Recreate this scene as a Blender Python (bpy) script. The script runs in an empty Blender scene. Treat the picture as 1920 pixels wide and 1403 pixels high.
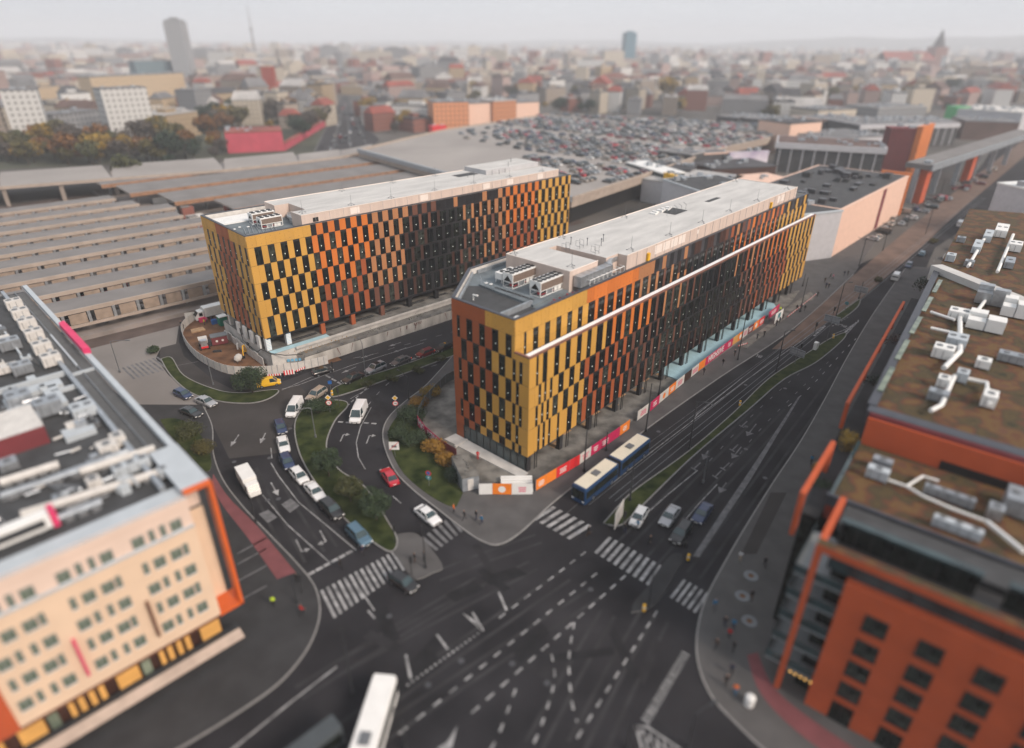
import bpy, math, random
from mathutils import Vector, Matrix
R = math.radians
random.seed(7)
scene = bpy.context.scene
COL = scene.collection
# ---------------------------------------------------------------- camera
PITCH, ROLL, FPX, HC = R(27.9144), R(0.39765), 1183.54, 60.0
fw = Vector((0, math.cos(PITCH), -math.sin(PITCH)))
rt0 = Vector((1, 0, 0)); up0 = rt0.cross(fw)
rt = rt0*math.cos(ROLL) + up0*math.sin(ROLL)
up = -rt0*math.sin(ROLL) + up0*math.cos(ROLL)
CAMP = Vector((0, 0, HC))
cam = bpy.data.cameras.new('camera')
cam.sensor_width = 360; cam.lens = FPX/1920*360
cam.clip_start = 1; cam.clip_end = 20000
co = bpy.data.objects.new('camera', cam); COL.objects.link(co)
m = Matrix(((rt.x, up.x, -fw.x), (rt.y, up.y, -fw.y), (rt.z, up.z, -fw.z))).to_4x4()
m.translation = CAMP; co.matrix_world = m
scene.camera = co
cam.dof.use_dof = True; cam.dof.focus_distance = 126; cam.dof.aperture_fstop = 0.20
cam.dof.aperture_blades = 0
# ---------------------------------------------------------------- world and sun
SUN_EL, SUN_AZ = R(36), R(-38)          # azimuth measured from +X towards +Y
sd = Vector((math.cos(SUN_EL)*math.cos(SUN_AZ), math.cos(SUN_EL)*math.sin(SUN_AZ), math.sin(SUN_EL)))
w = bpy.data.worlds.new('World'); scene.world = w; w.use_nodes = True
nt = w.node_tree; bg = nt.nodes['Background']
sky = nt.nodes.new('ShaderNodeTexSky'); sky.sky_type = 'NISHITA'; sky.sun_disc = False
sky.sun_elevation = SUN_EL; sky.sun_rotation = math.pi/2 - SUN_AZ
sky.air_density = 1.0; sky.dust_density = 4.0; sky.ozone_density = 1.0
mx = nt.nodes.new('ShaderNodeMix'); mx.data_type = 'RGBA'; mx.inputs[0].default_value = 0.86
cl = nt.nodes.new('ShaderNodeTexNoise'); cl.inputs['Scale'].default_value = 1.6; cl.inputs['Detail'].default_value = 3
tc = nt.nodes.new('ShaderNodeTexCoord'); mp = nt.nodes.new('ShaderNodeMapping'); mp.inputs['Scale'].default_value = (1, 1, 4)
rp = nt.nodes.new('ShaderNodeValToRGB')
rp.color_ramp.elements[0].position = .3; rp.color_ramp.elements[0].color = (5.2, 5.55, 6.1, 1)
rp.color_ramp.elements[1].position = .75; rp.color_ramp.elements[1].color = (7.2, 7.4, 7.7, 1)
nt.links.new(tc.outputs['Generated'], mp.inputs[0]); nt.links.new(mp.outputs[0], cl.inputs['Vector'])
nt.links.new(cl.outputs[0], rp.inputs[0]); nt.links.new(rp.outputs[0], mx.inputs[7])
nt.links.new(sky.outputs[0], mx.inputs[6]); nt.links.new(mx.outputs[2], bg.inputs[0])
bg.inputs[1].default_value = 0.10
sl = bpy.data.lights.new('sun', 'SUN'); sl.energy = 2.9; sl.angle = R(18); sl.color = (1, .85, .73)
so = bpy.data.objects.new('sun', sl); COL.objects.link(so); so.rotation_euler = sd.to_track_quat('Z', 'Y').to_euler()
scene.view_settings.view_transform = 'Standard'; scene.view_settings.look = 'None'
scene.view_settings.exposure = 0.38; scene.view_settings.gamma = 1
scene.cycles.max_bounces = 5; scene.cycles.diffuse_bounces = 2; scene.cycles.glossy_bounces = 2
scene.cycles.transmission_bounces = 2; scene.cycles.volume_bounces = 2
scene.cycles.use_denoising = True

# ---------------------------------------------------------------- helpers
def at(px, py, z=0.0):
    """World point at height z seen at pixel (px, py) of the survey photo (1920 x 1403)."""
    d = fw + rt*((px-960)/FPX) + up*((701.5-py)/FPX)
    return CAMP + d*((z-HC)/d.z)
def at2(px, py, z=0.0):
    p = at(px, py, z); return (p.x, p.y)
def tag(o, label=None, cat=None, group=None, kind=None):
    if label: o['label'] = label
    if cat: o['category'] = cat
    if group: o['group'] = group
    if kind: o['kind'] = kind
    return o
def empty(name, loc=(0, 0, 0), rz=0.0, label=None, cat=None, group=None):
    o = bpy.data.objects.new(name, None); COL.objects.link(o)
    o.location = loc; o.rotation_euler = (0, 0, rz); o.empty_display_size = .2
    return tag(o, label, cat, group)
class MB:
    def __init__(s): s.v = []; s.f = []; s.m = []
    def poly(s, pts, m=0):
        n = len(s.v); s.v += [tuple(p) for p in pts]; s.f.append(tuple(range(n, n+len(pts)))); s.m.append(m)
    def obox(s, o, a, b, c, m=0, mt=None):
        o = Vector(o); a = Vector(a); b = Vector(b); c = Vector(c)
        P = [o, o+a, o+a+b, o+b, o+c, o+a+c, o+a+b+c, o+b+c]
        n = len(s.v); s.v += [tuple(p) for p in P]
        for i, q in enumerate(((3, 2, 1, 0), (4, 5, 6, 7), (0, 1, 5, 4), (1, 2, 6, 5), (2, 3, 7, 6), (3, 0, 4, 7))):
            s.f.append(tuple(n+k for k in q)); s.m.append(mt if (mt is not None and i == 1) else m)
    def box(s, c, sz, m=0, a=0.0, mt=None):
        """c = centre of the base, sz = full sizes"""
        ca, sa = math.cos(a), math.sin(a)
        ax = Vector((ca*sz[0], sa*sz[0], 0)); ay = Vector((-sa*sz[1], ca*sz[1], 0)); az = Vector((0, 0, sz[2]))
        s.obox(Vector(c)-ax/2-ay/2, ax, ay, az, m, mt)
    def b2(s, x0, x1, y0, y1, z0, z1, m=0, mt=None):
        s.obox((x0, y0, z0), (x1-x0, 0, 0), (0, y1-y0, 0), (0, 0, z1-z0), m, mt)
    def prism(s, pts, z0, z1, m=0, mt=None):
        pts = [(p[0], p[1]) for p in pts]
        ar = sum(pts[i][0]*pts[(i+1) % len(pts)][1]-pts[(i+1) % len(pts)][0]*pts[i][1] for i in range(len(pts)))
        if ar < 0: pts = pts[::-1]
        k = len(pts); n = len(s.v)
        s.v += [(x, y, z0) for x, y in pts]+[(x, y, z1) for x, y in pts]
        for i in range(k):
            j = (i+1) % k; s.f.append((n+i, n+j, n+k+j, n+k+i)); s.m.append(m)
        s.f.append(tuple(range(n+k, n+2*k))); s.m.append(m if mt is None else mt)
        s.f.append(tuple(range(n+k-1, n-1, -1))); s.m.append(m)
    def tube(s, path, r, m=0, n=6, cap=True):
        path = [Vector(p) for p in path]; rs = r if isinstance(r, (list, tuple)) else [r]*len(path)
        base = len(s.v); L = len(path)
        for i, p in enumerate(path):
            d = (path[min(i+1, L-1)]-path[max(i-1, 0)]).normalized()
            h = Vector((0, 0, 1)) if abs(d.z) < .9 else Vector((1, 0, 0))
            a = d.cross(h).normalized(); b = d.cross(a).normalized()
            for k in range(n):
                t = 2*math.pi*k/n; s.v.append(tuple(p+(a*math.cos(t)+b*math.sin(t))*rs[i]))
        for i in range(L-1):
            for k in range(n):
                k2 = (k+1) % n; s.f.append((base+i*n+k, base+i*n+k2, base+(i+1)*n+k2, base+(i+1)*n+k)); s.m.append(m)
        if cap:
            s.f.append(tuple(base+k for k in range(n))); s.m.append(m)
            s.f.append(tuple(base+(L-1)*n+k for k in range(n-1, -1, -1))); s.m.append(m)
    def cyl(s, c, r, h, m=0, n=12, r2=None, mt=None):
        r2 = r if r2 is None else r2; b = len(s.v); c = Vector(c)
        for k in range(n):
            t = 2*math.pi*k/n; s.v.append((c.x+r*math.cos(t), c.y+r*math.sin(t), c.z))
        for k in range(n):
            t = 2*math.pi*k/n; s.v.append((c.x+r2*math.cos(t), c.y+r2*math.sin(t), c.z+h))
        for k in range(n):
            k2 = (k+1) % n; s.f.append((b+k, b+k2, b+n+k2, b+n+k)); s.m.append(m)
        s.f.append(tuple(range(b+n, b+2*n))); s.m.append(m if mt is None else mt)
        s.f.append(tuple(range(b+n-1, b-1, -1))); s.m.append(m)
    def ball(s, c, r, m=0, n=8, k=5):
        c = Vector(c); r = r if isinstance(r, (list, tuple)) else (r, r, r); b = len(s.v)
        s.v.append((c.x, c.y, c.z+r[2]))
        for i in range(1, k):
            ph = math.pi*i/k
            for j in range(n):
                t = 2*math.pi*j/n; s.v.append((c.x+r[0]*math.sin(ph)*math.cos(t), c.y+r[1]*math.sin(ph)*math.sin(t), c.z+r[2]*math.cos(ph)))
        s.v.append((c.x, c.y, c.z-r[2])); e = len(s.v)-1
        for j in range(n):
            j2 = (j+1) % n; s.f.append((b, b+1+j, b+1+j2)); s.m.append(m)
            for i in range(k-2):
                p = b+1+i*n; s.f.append((p+j, p+n+j, p+n+j2, p+j2)); s.m.append(m)
            p = b+1+(k-2)*n; s.f.append((p+j, e, p+j2)); s.m.append(m)
    def strip(s, pts, w, z, m=0):
        """flat ribbon along pts (2D) of width w at height z"""
        pts = [Vector((p[0], p[1])) for p in pts]; L = []; Rr = []
        for i, p in enumerate(pts):
            d = (pts[min(i+1, len(pts)-1)]-pts[max(i-1, 0)]).normalized(); n = Vector((-d.y, d.x))*w/2
            L.append(p+n); Rr.append(p-n)
        for i in range(len(pts)-1):
            s.poly([(Rr[i].x, Rr[i].y, z), (Rr[i+1].x, Rr[i+1].y, z), (L[i+1].x, L[i+1].y, z), (L[i].x, L[i].y, z)], m)
    def wall(s, pts, th, z0, z1, m=0, mt=None):
        pts = [Vector((p[0], p[1])) for p in pts]; L = []; Rr = []
        for i, p in enumerate(pts):
            d = (pts[min(i+1, len(pts)-1)]-pts[max(i-1, 0)]).normalized(); n = Vector((-d.y, d.x))*th/2
            L.append(p+n); Rr.append(p-n)
        s.prism([(p.x, p.y) for p in Rr]+[(p.x, p.y) for p in L[::-1]], z0, z1, m, mt)
    def mesh(s, name, mats):
        me = bpy.data.meshes.new(name); me.from_pydata(s.v, [], s.f)
        for x in mats: me.materials.append(M[x] if isinstance(x, str) else x)
        if len(mats) > 1: me.polygons.foreach_set('material_index', s.m)
        me.update(); return me
    def build(s, name, mats, parent=None, loc=None, rz=None):
        o = bpy.data.objects.new(name, s.mesh(name, mats)); COL.objects.link(o)
        if parent: o.parent = parent
        if loc is not None: o.location = loc
        if rz is not None: o.rotation_euler = (0, 0, rz)
        return o
def smooth(o):
    o.data.polygons.foreach_set('use_smooth', [True]*len(o.data.polygons)); return o
def inst(me, name, parent=None, loc=(0, 0, 0), rz=0.0, sc=None):
    o = bpy.data.objects.new(name, me); COL.objects.link(o); o.location = loc; o.rotation_euler = (0, 0, rz)
    if parent: o.parent = parent
    if sc: o.scale = sc
    return o
def copy_tree(o, parent=None):
    c = o.copy(); COL.objects.link(c); c.parent = parent
    for ch in list(o.children): copy_tree(ch, c)
    return c
def catmull(pts, k=6):
    pts = [Vector((p[0], p[1])) for p in pts]; out = []
    for i in range(len(pts)-1):
        p0 = pts[max(i-1, 0)]; p1 = pts[i]; p2 = pts[i+1]; p3 = pts[min(i+2, len(pts)-1)]
        for j in range(k):
            t = j/k
            q = 0.5*((2*p1)+(p2-p0)*t+(2*p0-5*p1+4*p2-p3)*t*t+(3*p1-p0-3*p2+p3)*t**3)
            out.append((q.x, q.y))
    out.append((pts[-1].x, pts[-1].y)); return out
def pxc(lst, z=0.0, k=5):
    return catmull([at2(x, y, z) for x, y in lst], k)
_used = set()
def uniq(make, tries=60):
    for _ in range(tries):
        l, extra = make()
        if l not in _used: break
    _used.add(l); return l, extra

# ---------------------------------------------------------------- materials
M = {}
def text_mesh(cu, name):
    t_ = bpy.data.objects.new('tmp', cu); COL.objects.link(t_); ev = t_.evaluated_get(bpy.context.evaluated_depsgraph_get())
    me = bpy.data.meshes.new_from_object(ev); me.name = name; bpy.data.objects.remove(t_); o = bpy.data.objects.new(name, me); COL.objects.link(o); return o
def mat(name, rgb, rough=.7, metal=0.0, var=.12, scale=.6, rgb2=None, bump=0.0, spec=.4, emit=None, detail=4, stretch=None, coat=0):
    ma = bpy.data.materials.new(name); ma.use_nodes = True; t = ma.node_tree; b = t.nodes['Principled BSDF']
    b.inputs['Roughness'].default_value = rough; b.inputs['Metallic'].default_value = metal
    b.inputs['Specular IOR Level'].default_value = spec
    if coat: b.inputs['Coat Weight'].default_value = coat; b.inputs['Coat Roughness'].default_value = .08
    b.inputs['Base Color'].default_value = (*rgb, 1)
    if var or rgb2:
        no = t.nodes.new('ShaderNodeTexNoise'); no.inputs['Scale'].default_value = scale; no.inputs['Detail'].default_value = detail
        tc = t.nodes.new('ShaderNodeTexCoord')
        if stretch:
            mp = t.nodes.new('ShaderNodeMapping'); mp.inputs['Scale'].default_value = stretch
            t.links.new(tc.outputs['Object'], mp.inputs[0]); t.links.new(mp.outputs[0], no.inputs['Vector'])
        else: t.links.new(tc.outputs['Object'], no.inputs['Vector'])
        cr = t.nodes.new('ShaderNodeValToRGB'); e = cr.color_ramp.elements
        e[0].position = .3; e[1].position = .7
        lo = [max(0, c*(1-var)) for c in rgb]; hi = list(rgb2) if rgb2 else [min(1, c*(1+var)) for c in rgb]
        e[0].color = (*lo, 1); e[1].color = (*hi, 1)
        t.links.new(no.outputs[0], cr.inputs[0]); t.links.new(cr.outputs[0], b.inputs['Base Color'])
        if bump:
            bp = t.nodes.new('ShaderNodeBump'); bp.inputs['Strength'].default_value = bump; bp.inputs['Distance'].default_value = .1
            n2 = t.nodes.new('ShaderNodeTexNoise'); n2.inputs['Scale'].default_value = scale*8; n2.inputs['Detail'].default_value = 4
            t.links.new(tc.outputs['Object'], n2.inputs['Vector']); t.links.new(n2.outputs[0], bp.inputs['Height']); t.links.new(bp.outputs[0], b.inputs['Normal'])
    if emit:
        b.inputs['Emission Color'].default_value = (*emit[0], 1); b.inputs['Emission Strength'].default_value = emit[1]
    M[name] = ma; return ma
def brickmat(name, wall, win, cw, ch, gap=.5, rough=.6, both=True):
    """Masonry with a regular grid of dark window openings, for buildings far off."""
    ma = bpy.data.materials.new(name); ma.use_nodes = True; t = ma.node_tree; b = t.nodes['Principled BSDF']
    b.inputs['Roughness'].default_value = rough
    tc = t.nodes.new('ShaderNodeTexCoord'); sx = t.nodes.new('ShaderNodeSeparateXYZ'); t.links.new(tc.outputs['Object'], sx.inputs[0])
    def math_(op, a, bb):
        n = t.nodes.new('ShaderNodeMath'); n.operation = op
        for i, q in enumerate((a, bb)):
            if isinstance(q, (int, float)): n.inputs[i].default_value = q
            else: t.links.new(q, n.inputs[i])
        return n.outputs[0]
    a = math_('ADD', sx.outputs[0], sx.outputs[1])
    fx = math_('FRACT', math_('DIVIDE', a, cw), 0); fz = math_('FRACT', math_('DIVIDE', sx.outputs[2], ch), 0)
    k = math_('MULTIPLY', math_('MULTIPLY', math_('GREATER_THAN', fx, gap), math_('GREATER_THAN', fz, .35)), math_('LESS_THAN', fz, .85))
    g = t.nodes.new('ShaderNodeNewGeometry'); s2 = t.nodes.new('ShaderNodeSeparateXYZ'); t.links.new(g.outputs['Normal'], s2.inputs[0])
    k = math_('MULTIPLY', k, math_('LESS_THAN', math_('ABSOLUTE', s2.outputs[2], 0), .5))
    oi = t.nodes.new('ShaderNodeObjectInfo'); hs = t.nodes.new('ShaderNodeHueSaturation')
    hs.inputs['Color'].default_value = (*wall, 1)
    t.links.new(math_('ADD', math_('MULTIPLY', oi.outputs['Random'], .5), .75), hs.inputs['Value'])
    mm = t.nodes.new('ShaderNodeMix'); mm.data_type = 'RGBA'; t.links.new(k, mm.inputs[0]); t.links.new(hs.outputs[0], mm.inputs[6])
    mm.inputs[7].default_value = (*win, 1); t.links.new(mm.outputs[2], b.inputs['Base Color']); M[name] = ma
mat('asphalt', (.017, .0167, .0195), .9, var=.25, scale=.11, rgb2=(.034, .033, .037), bump=.15, detail=12, spec=.14)
mat('asphalt_old', (.040, .039, .042), .9, spec=.15, var=.2, scale=.12, bump=.15, detail=8)
mat('asphalt_warm', (.048, .044, .043), .9, spec=.15, var=.2, scale=.15, detail=8)
mat('tram_paving', (.13, .085, .065), .9, var=.25, scale=.25, detail=8)
mat('pavement', (.088, .085, .085), .9, spec=.2, var=.16, scale=.35, bump=.2, detail=8)
mat('pavement_dark', (.040, .040, .042), .9, spec=.15, var=.2, scale=.3, detail=8)
mat('plaza', (.19, .175, .165), .9, var=.14, scale=.08, detail=8)
mat('bike_red', (.17, .055, .06), .9, var=.15, scale=.5)
mat('kerb', (.22, .215, .21), .85, var=.15, scale=1.5)
mat('paint', (.17, .17, .175), .7, var=.35, scale=.9, rgb2=(.40, .40, .40), detail=8)
mat('paint_worn', (.12, .12, .125), .8, var=.4, scale=1.0, detail=8)
mat('grass', (.016, .032, .007), .95, spec=.1, var=.4, scale=.45, rgb2=(.055, .066, .022), bump=.6, detail=9)
mat('leafy', (.016, .028, .011), .85, var=.4, scale=1.3, rgb2=(.03, .044, .017))
mat('leafy_autumn', (.26, .12, .015), .85, var=.4, scale=1.3, rgb2=(.34, .19, .03))
mat('soil', (.13, .058, .026), .95, var=.45, scale=.35, rgb2=(.2, .10, .05), bump=.8, detail=9)
mat('rubble', (.12, .115, .105), .95, var=.4, scale=.4, rgb2=(.23, .22, .2), bump=.8, detail=9)
mat('concrete', (.46, .45, .43), .9, var=.18, scale=.4, rgb2=(.58, .56, .53), bump=.15, detail=9)
mat('concrete_dirty', (.42, .40, .37), .9, var=.3, scale=.5, rgb2=(.58, .56, .52), detail=9, stretch=(1, 1, .25))
mat('rust_stain', (.16, .06, .05), .9, var=.3, scale=2)
mat('membrane', (.46, .455, .44), .85, var=.09, scale=.5, rgb2=(.55, .54, .52), detail=9, stretch=(.25, 1, 1))
mat('insulation', (.33, .50, .56), .8, var=.08, scale=.8)
mat('pent_wall', (.55, .445, .385), .75, var=.06, scale=.5, stretch=(3, 1, .3))
mat('pent_light', (.72, .64, .58), .7, var=.04)
mat('pent_shadow', (.42, .42, .43), .75, var=.08, scale=.5)
mat('deck_grey', (.13, .155, .17), .85, var=.25, scale=.4, detail=8)
mat('dark_roof', (.05, .052, .055), .85, var=.25, scale=.5, detail=8)
mat('coping', (.075, .08, .095), .45, metal=.5, var=.1)
mat('white_strip', (.84, .84, .84), .6, var=.05)
mat('brown_fascia', (.20, .095, .07), .6, var=.15, scale=1)
mat('yellow', (.60, .33, .070), .45, var=.08, scale=.12, metal=.15, detail=3)
mat('orange', (.60, .175, .035), .45, var=.08, scale=.12, metal=.1)
mat('redorange', (.34, .090, .032), .45, var=.09, scale=.12, metal=.1)
mat('tan', (.42, .19, .085), .45, var=.09, scale=.12, metal=.1)
mat('brown', (.145, .062, .042), .45, var=.12, scale=.12, metal=.1)
mat('umber', (.058, .026, .019), .45, var=.15, scale=.12, metal=.1)
mat('black_panel', (.016, .016, .018), .4, var=.2, scale=.3)
mat('grey_panel', (.05, .05, .056), .4, var=.2, scale=.3)
for n_, c_ in (('yellow', (.60, .33, .070)), ('orange', (.60, .175, .035)), ('redorange', (.34, .090, .032)), ('tan', (.42, .19, .085)), ('brown', (.145, .062, .042)), ('umber', (.058, .026, .019)), ('black_panel', (.016, .016, .018)), ('grey_panel', (.05, .05, .056))): mat(n_+'_worn', tuple(q*.92 for q in c_), .5, var=.08, scale=.2, metal=.1, rgb2=tuple(q*.99 for q in c_))
mat('frame_dark', (.018, .018, .02), .45, var=0)
mat('glass', (.005, .007, .007), .12, var=.9, scale=.9, rgb2=(.024, .030, .026), spec=.32, detail=2)
mat('glass_green', (.11, .15, .11), .1, var=.4, scale=.5, rgb2=(.22, .26, .19), spec=.6)
mat('glass_blue', (.03, .05, .055), .08, var=.4, scale=.5, spec=.7)
mat('glass_b', (.010, .013, .012), .10, var=.9, scale=1.3, rgb2=(.06, .07, .06), spec=.35, detail=2)
mat('glass_c', (.003, .004, .005), .10, var=.6, scale=.7, rgb2=(.012, .015, .016), spec=.45, detail=2)
mat('asphalt_wear', (.032, .0315, .034), .85, spec=.2, var=.3, scale=.3, detail=10); mat('rose', (.42, .06, .09), .7, var=.12, scale=.2); mat('asphalt_patch', (.018, .018, .020), .9, spec=.14, var=.25, scale=.6); mat('asphalt_pale', (.025, .0245, .027), .9, spec=.14, var=.25, scale=.6)
mat('pane_glow_dot', (.85, .9, .85), .5, var=0, emit=((.9, 1, .9), .12))  # white dot on the pane with a faint glow put into it
mat('white', (.72, .72, .70), .55, var=.06)
mat('offwhite', (.55, .53, .50), .7, var=.12, scale=1)
mat('steel', (.42, .44, .46), .35, metal=.7, var=.15, scale=1.5)
mat('galv', (.34, .37, .40), .45, metal=.5, var=.2, scale=1.2)
mat('pole', (.03, .032, .035), .5, var=.1)
mat('pole_grey', (.16, .17, .18), .5, metal=.4, var=.1)
mat('black', (.012, .012, .013), .5, var=0)
mat('rubber', (.015, .015, .016), .85, var=0)
mat('coil', (.17, .125, .10), .7, var=.3, scale=6)
mat('red_pipe', (.30, .04, .05), .5, var=.1)
mat('magenta', (.50, .015, .09), .5, var=.1, scale=.8)
mat('pink', (.62, .04, .13), .6, var=.08)
mat('red_sign', (.62, .025, .03), .5, var=.05)
mat('orange_sign', (.78, .21, .02), .5, var=.08)
mat('teal', (.03, .2, .24), .5, var=.05)
mat('blue_sign', (.02, .12, .38), .5, var=.05)
mat('yellow_sign', (.75, .42, .02), .5, var=.05)
mat('green_box', (.01, .20, .13), .5, var=.08)
mat('machine_yellow', (.70, .38, .02), .45, var=.08)
mat('tarp_blue', (.16, .42, .62), .6, var=.08)
mat('wood', (.42, .27, .15), .8, var=.25, scale=1)
mat('hotel', (.66, .49, .35), .8, var=.05, scale=.3)
mat('hotel_pale', (.66, .51, .42), .8, var=.05, scale=.3)
mat('hotel_rim', (.42, .46, .49), .6, var=.06)
mat('amber', (.62, .33, .09), .6, var=.1)
mat('hotel_orange', (.60, .11, .02), .5, var=.08)
mat('brick_red', (.43, .078, .024), .8, var=.10, scale=.35, detail=8)
mat('brick_deep', (.26, .045, .028), .8, var=.12, scale=.35, detail=8)
mat('plum', (.16, .03, .035), .7, var=.1)
mat('roof_green', (.05, .045, .02), .95, var=.5, scale=.4, rgb2=(.10, .042, .026), bump=.5, detail=14)
_cr = [n_ for n_ in M['roof_green'].node_tree.nodes if n_.type == 'VALTORGB'][0].color_ramp
for p_, c_ in ((.40, (.075, .05, .018, 1)), (.46, (.045, .036, .017, 1)), (.53, (.095, .034, .017, 1)), (.60, (.115, .066, .02, 1))): _cr.elements.new(p_).color = c_
mat('roof_gravel', (.11, .11, .11), .95, var=.35, scale=.5, detail=9)
mat('peach', (.68, .46, .36), .75, var=.06)
mat('mall_white', (.46, .46, .48), .7, var=.07)
mat('canopy', (.175, .165, .16), .8, var=.15, scale=.15, detail=7)
mat('canopy_edge', (.34, .28, .235), .8, var=.12, scale=.4)
mat('platform', (.24, .21, .195), .9, var=.2, scale=.2, detail=8)
mat('ballast', (.085, .062, .054), .95, var=.3, scale=.2, detail=8)
mat('deck_park', (.27, .25, .235), .9, var=.15, scale=.03, detail=9)
mat('land', (.06, .058, .055), .95, var=.45, scale=.012, rgb2=(.12, .11, .10), detail=12)
mat('land_green', (.05, .055, .035), .95, var=.4, scale=.02, detail=9)
mat('hill', (.045, .055, .05), .95, var=.25, scale=.004, detail=9)
mat('bark', (.05, .038, .028), .9, var=.3, scale=3)
mat('skin', (.5, .3, .22), .6, var=0)
mat('hair', (.03, .02, .015), .7, var=0)
mat('lamp_red', (.6, .02, .02), .4, var=0, emit=((1, .08, .05), 2.5))
mat('lamp_clear', (.7, .7, .68), .2, var=0)
mat('lamp_off_red', (.25, .01, .01), .3, var=0)
for n_, c_ in dict(white=(.68, .68, .68), silver=(.33, .34, .36), black=(.014, .014, .016), navy=(.015, .03, .09), red=(.45, .012, .03), darkred=(.16, .01, .015),
                   blue=(.07, .14, .20), grey=(.11, .115, .12), beige=(.33, .28, .24), yellow=(.72, .42, .02), green=(.03, .12, .06)).items():
    mat('car_'+n_, c_, .28, metal=.2 if n_ in ('silver', 'grey', 'beige', 'blue') else 0, var=0, coat=.6)
# ================================================================ ground, roads, pavements
def struct(mb, name, mats): return tag(mb.build(name, mats), kind='structure')
def slab(name, pts, z, mtop, mside='kerb', z0=-.3):
    b = MB(); b.prism(pts, z0, z, 1, 0); return struct(b, name, [mtop, mside])
def ring(pts, wd, name, z=.15, mt='kerb'):
    b = MB(); b.wall(pts, wd, -.2, z, 0); return struct(b, name, [mt])
g = MB(); n = 96; rad = [0, 300, 900, 2500, 9500]
for k in range(n):
    t0, t1 = 2*math.pi*k/n, 2*math.pi*(k+1)/n
    for a, b_ in zip(rad[:-1], rad[1:]):
        q = [(a*math.cos(t0), a*math.sin(t0), -.02), (b_*math.cos(t0), b_*math.sin(t0), -.02), (b_*math.cos(t1), b_*math.sin(t1), -.02), (a*math.cos(t1), a*math.sin(t1), -.02)]
        g.poly(q[1:] if a == 0 else q)
struct(g, 'ground', ['land'])
rd = MB()
rd.poly([(p[0], p[1], .0) for p in [(-95, -45), (95, -45), (60, 20), (38, 52), (62, 84), (92, 138), (140, 205), (262, 322), (420, 520), (640, 800), (620, 815),
     (395, 540), (250, 352), (128, 205), (96, 178), (98, 200), (40, 215), (-30, 150), (-90, 165), (-135, 120), (-80, 60)]])
struct(rd, 'road', ['asphalt'])
# old lighter asphalt of the inner street by the retaining wall
b = MB(); L = pxc([(470, 735), (560, 705), (640, 672), (750, 630), (850, 598), (900, 580)]); Rr = pxc([(500, 800), (560, 745), (630, 722), (750, 690), (850, 655), (900, 640)])
b.poly([(x, y, .004) for x, y in Rr]+[(x, y, .004) for x, y in L[::-1]]); struct(b, 'road_inner_surface', ['asphalt_old'])
# light asphalt apron to the left of the yard
b = MB(); b.poly([(*at2(x, y), .005) for x, y in [(345, 592), (335, 640), (345, 668), (400, 712), (465, 745), (560, 722), (590, 752), (552, 790), (520, 850), (430, 860), (400, 800), (330, 770), (300, 700), (300, 640)]])
struct(b, 'road_apron', ['asphalt_warm'])
# plaza between hotel and station
b = MB(); b.poly([(*at2(x, y), .012) for x, y in [(90, 645), (150, 623), (300, 583), (430, 549), (432, 558), (350, 588), (336, 608), (330, 645), (302, 652), (292, 672), (316, 704), (392, 756), (380, 775), (300, 780), (250, 760)]])
struct(b, 'plaza', ['plaza'])
for q, nm in (([(228, 690), (300, 668), (330, 688), (250, 712)], 'zebra_crossing_plaza'),):
    b = MB()
    A0, A1, A2, A3 = [Vector(at2(*p)) for p in q]
    for i in range(9):
        t = i/9; p0 = A0.lerp(A1, t); p1 = A0.lerp(A1, t+.055); p2 = A3.lerp(A2, t+.055); p3 = A3.lerp(A2, t)
        b.poly([(p.x, p.y, .02) for p in (p0, p1, p2, p3)])
    struct(b, nm, ['paint_worn'])
# hotel pavement
pv = pxc([(380, 760), (398, 800), (400, 850), (418, 900), (455, 950), (505, 1003), (555, 1055), (590, 1100), (600, 1145), (590, 1190), (565, 1235), (520, 1285), (450, 1335), (370, 1385), (300, 1425)])
hotel_pv = slab('pavement_hotel', pv+[(-60, 15), (-110, 60), (-92, 108), (-70, 100)], .12, 'pavement_dark')
ring(pv, .18, 'kerb_hotel')
b = MB(); a1 = pxc([(400, 890), (430, 935), (480, 985), (555, 1075)]); a2 = pxc([(398, 905), (415, 945), (465, 1010), (520, 1088)])
b.poly([(x, y, .135) for x, y in a1]+[(x, y, .135) for x, y in a2[::-1]]); struct(b, 'bike_lane', ['bike_red'])
b = MB()
for y0 in (1040, 1060, 1092, 1130):
    p, q = Vector(at2(445, y0)), Vector(at2(500, y0-30)); b.strip([p, q], .25, .135)
struct(b, 'pavement_bands', ['paint_worn'])
# corner pavement beside the right-hand office building, continuing up the main street
kl = pxc([(849, 668), (800, 722), (762, 752), (728, 785), (718, 822), (738, 879), (772, 917), (820, 955), (874, 997), (905, 1016), (935, 1022), (975, 1000), (1035, 945), (1092, 900), (1207, 809), (1350, 708), (1492, 613), (1600, 515)], 0, 5)
slab('pavement_corner', kl+[(140, 235), (120, 262), (60, 240), (-8, 124)], .13, 'pavement')
ring(kl, .2, 'kerb_corner', .16)
# grass beside it
gl = pxc([(836, 705), (800, 735), (768, 760), (738, 790), (728, 822), (750, 878), (790, 918), (835, 946), (856, 950)], .13)
gi = pxc([(868, 925), (848, 890), (850, 850), (815, 838), (788, 808), (792, 765), (822, 722), (850, 705)], .13)
slab('grass_verge', gl+gi, .20, 'grass', 'grass', .0)
# construction ground round the right-hand building
slab('site_ground', [at2(*p) for p in [(850, 700), (826, 722), (795, 768), (792, 806), (822, 840), (862, 868), (905, 905), (1000, 905), (1088, 862), (1165, 806), (1222, 762), (1300, 705), (1400, 632), (1480, 572), (1500, 545), (1440, 560), (1300, 650), (1000, 800)]], .17, 'rubble', 'rubble', .0)
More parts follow.
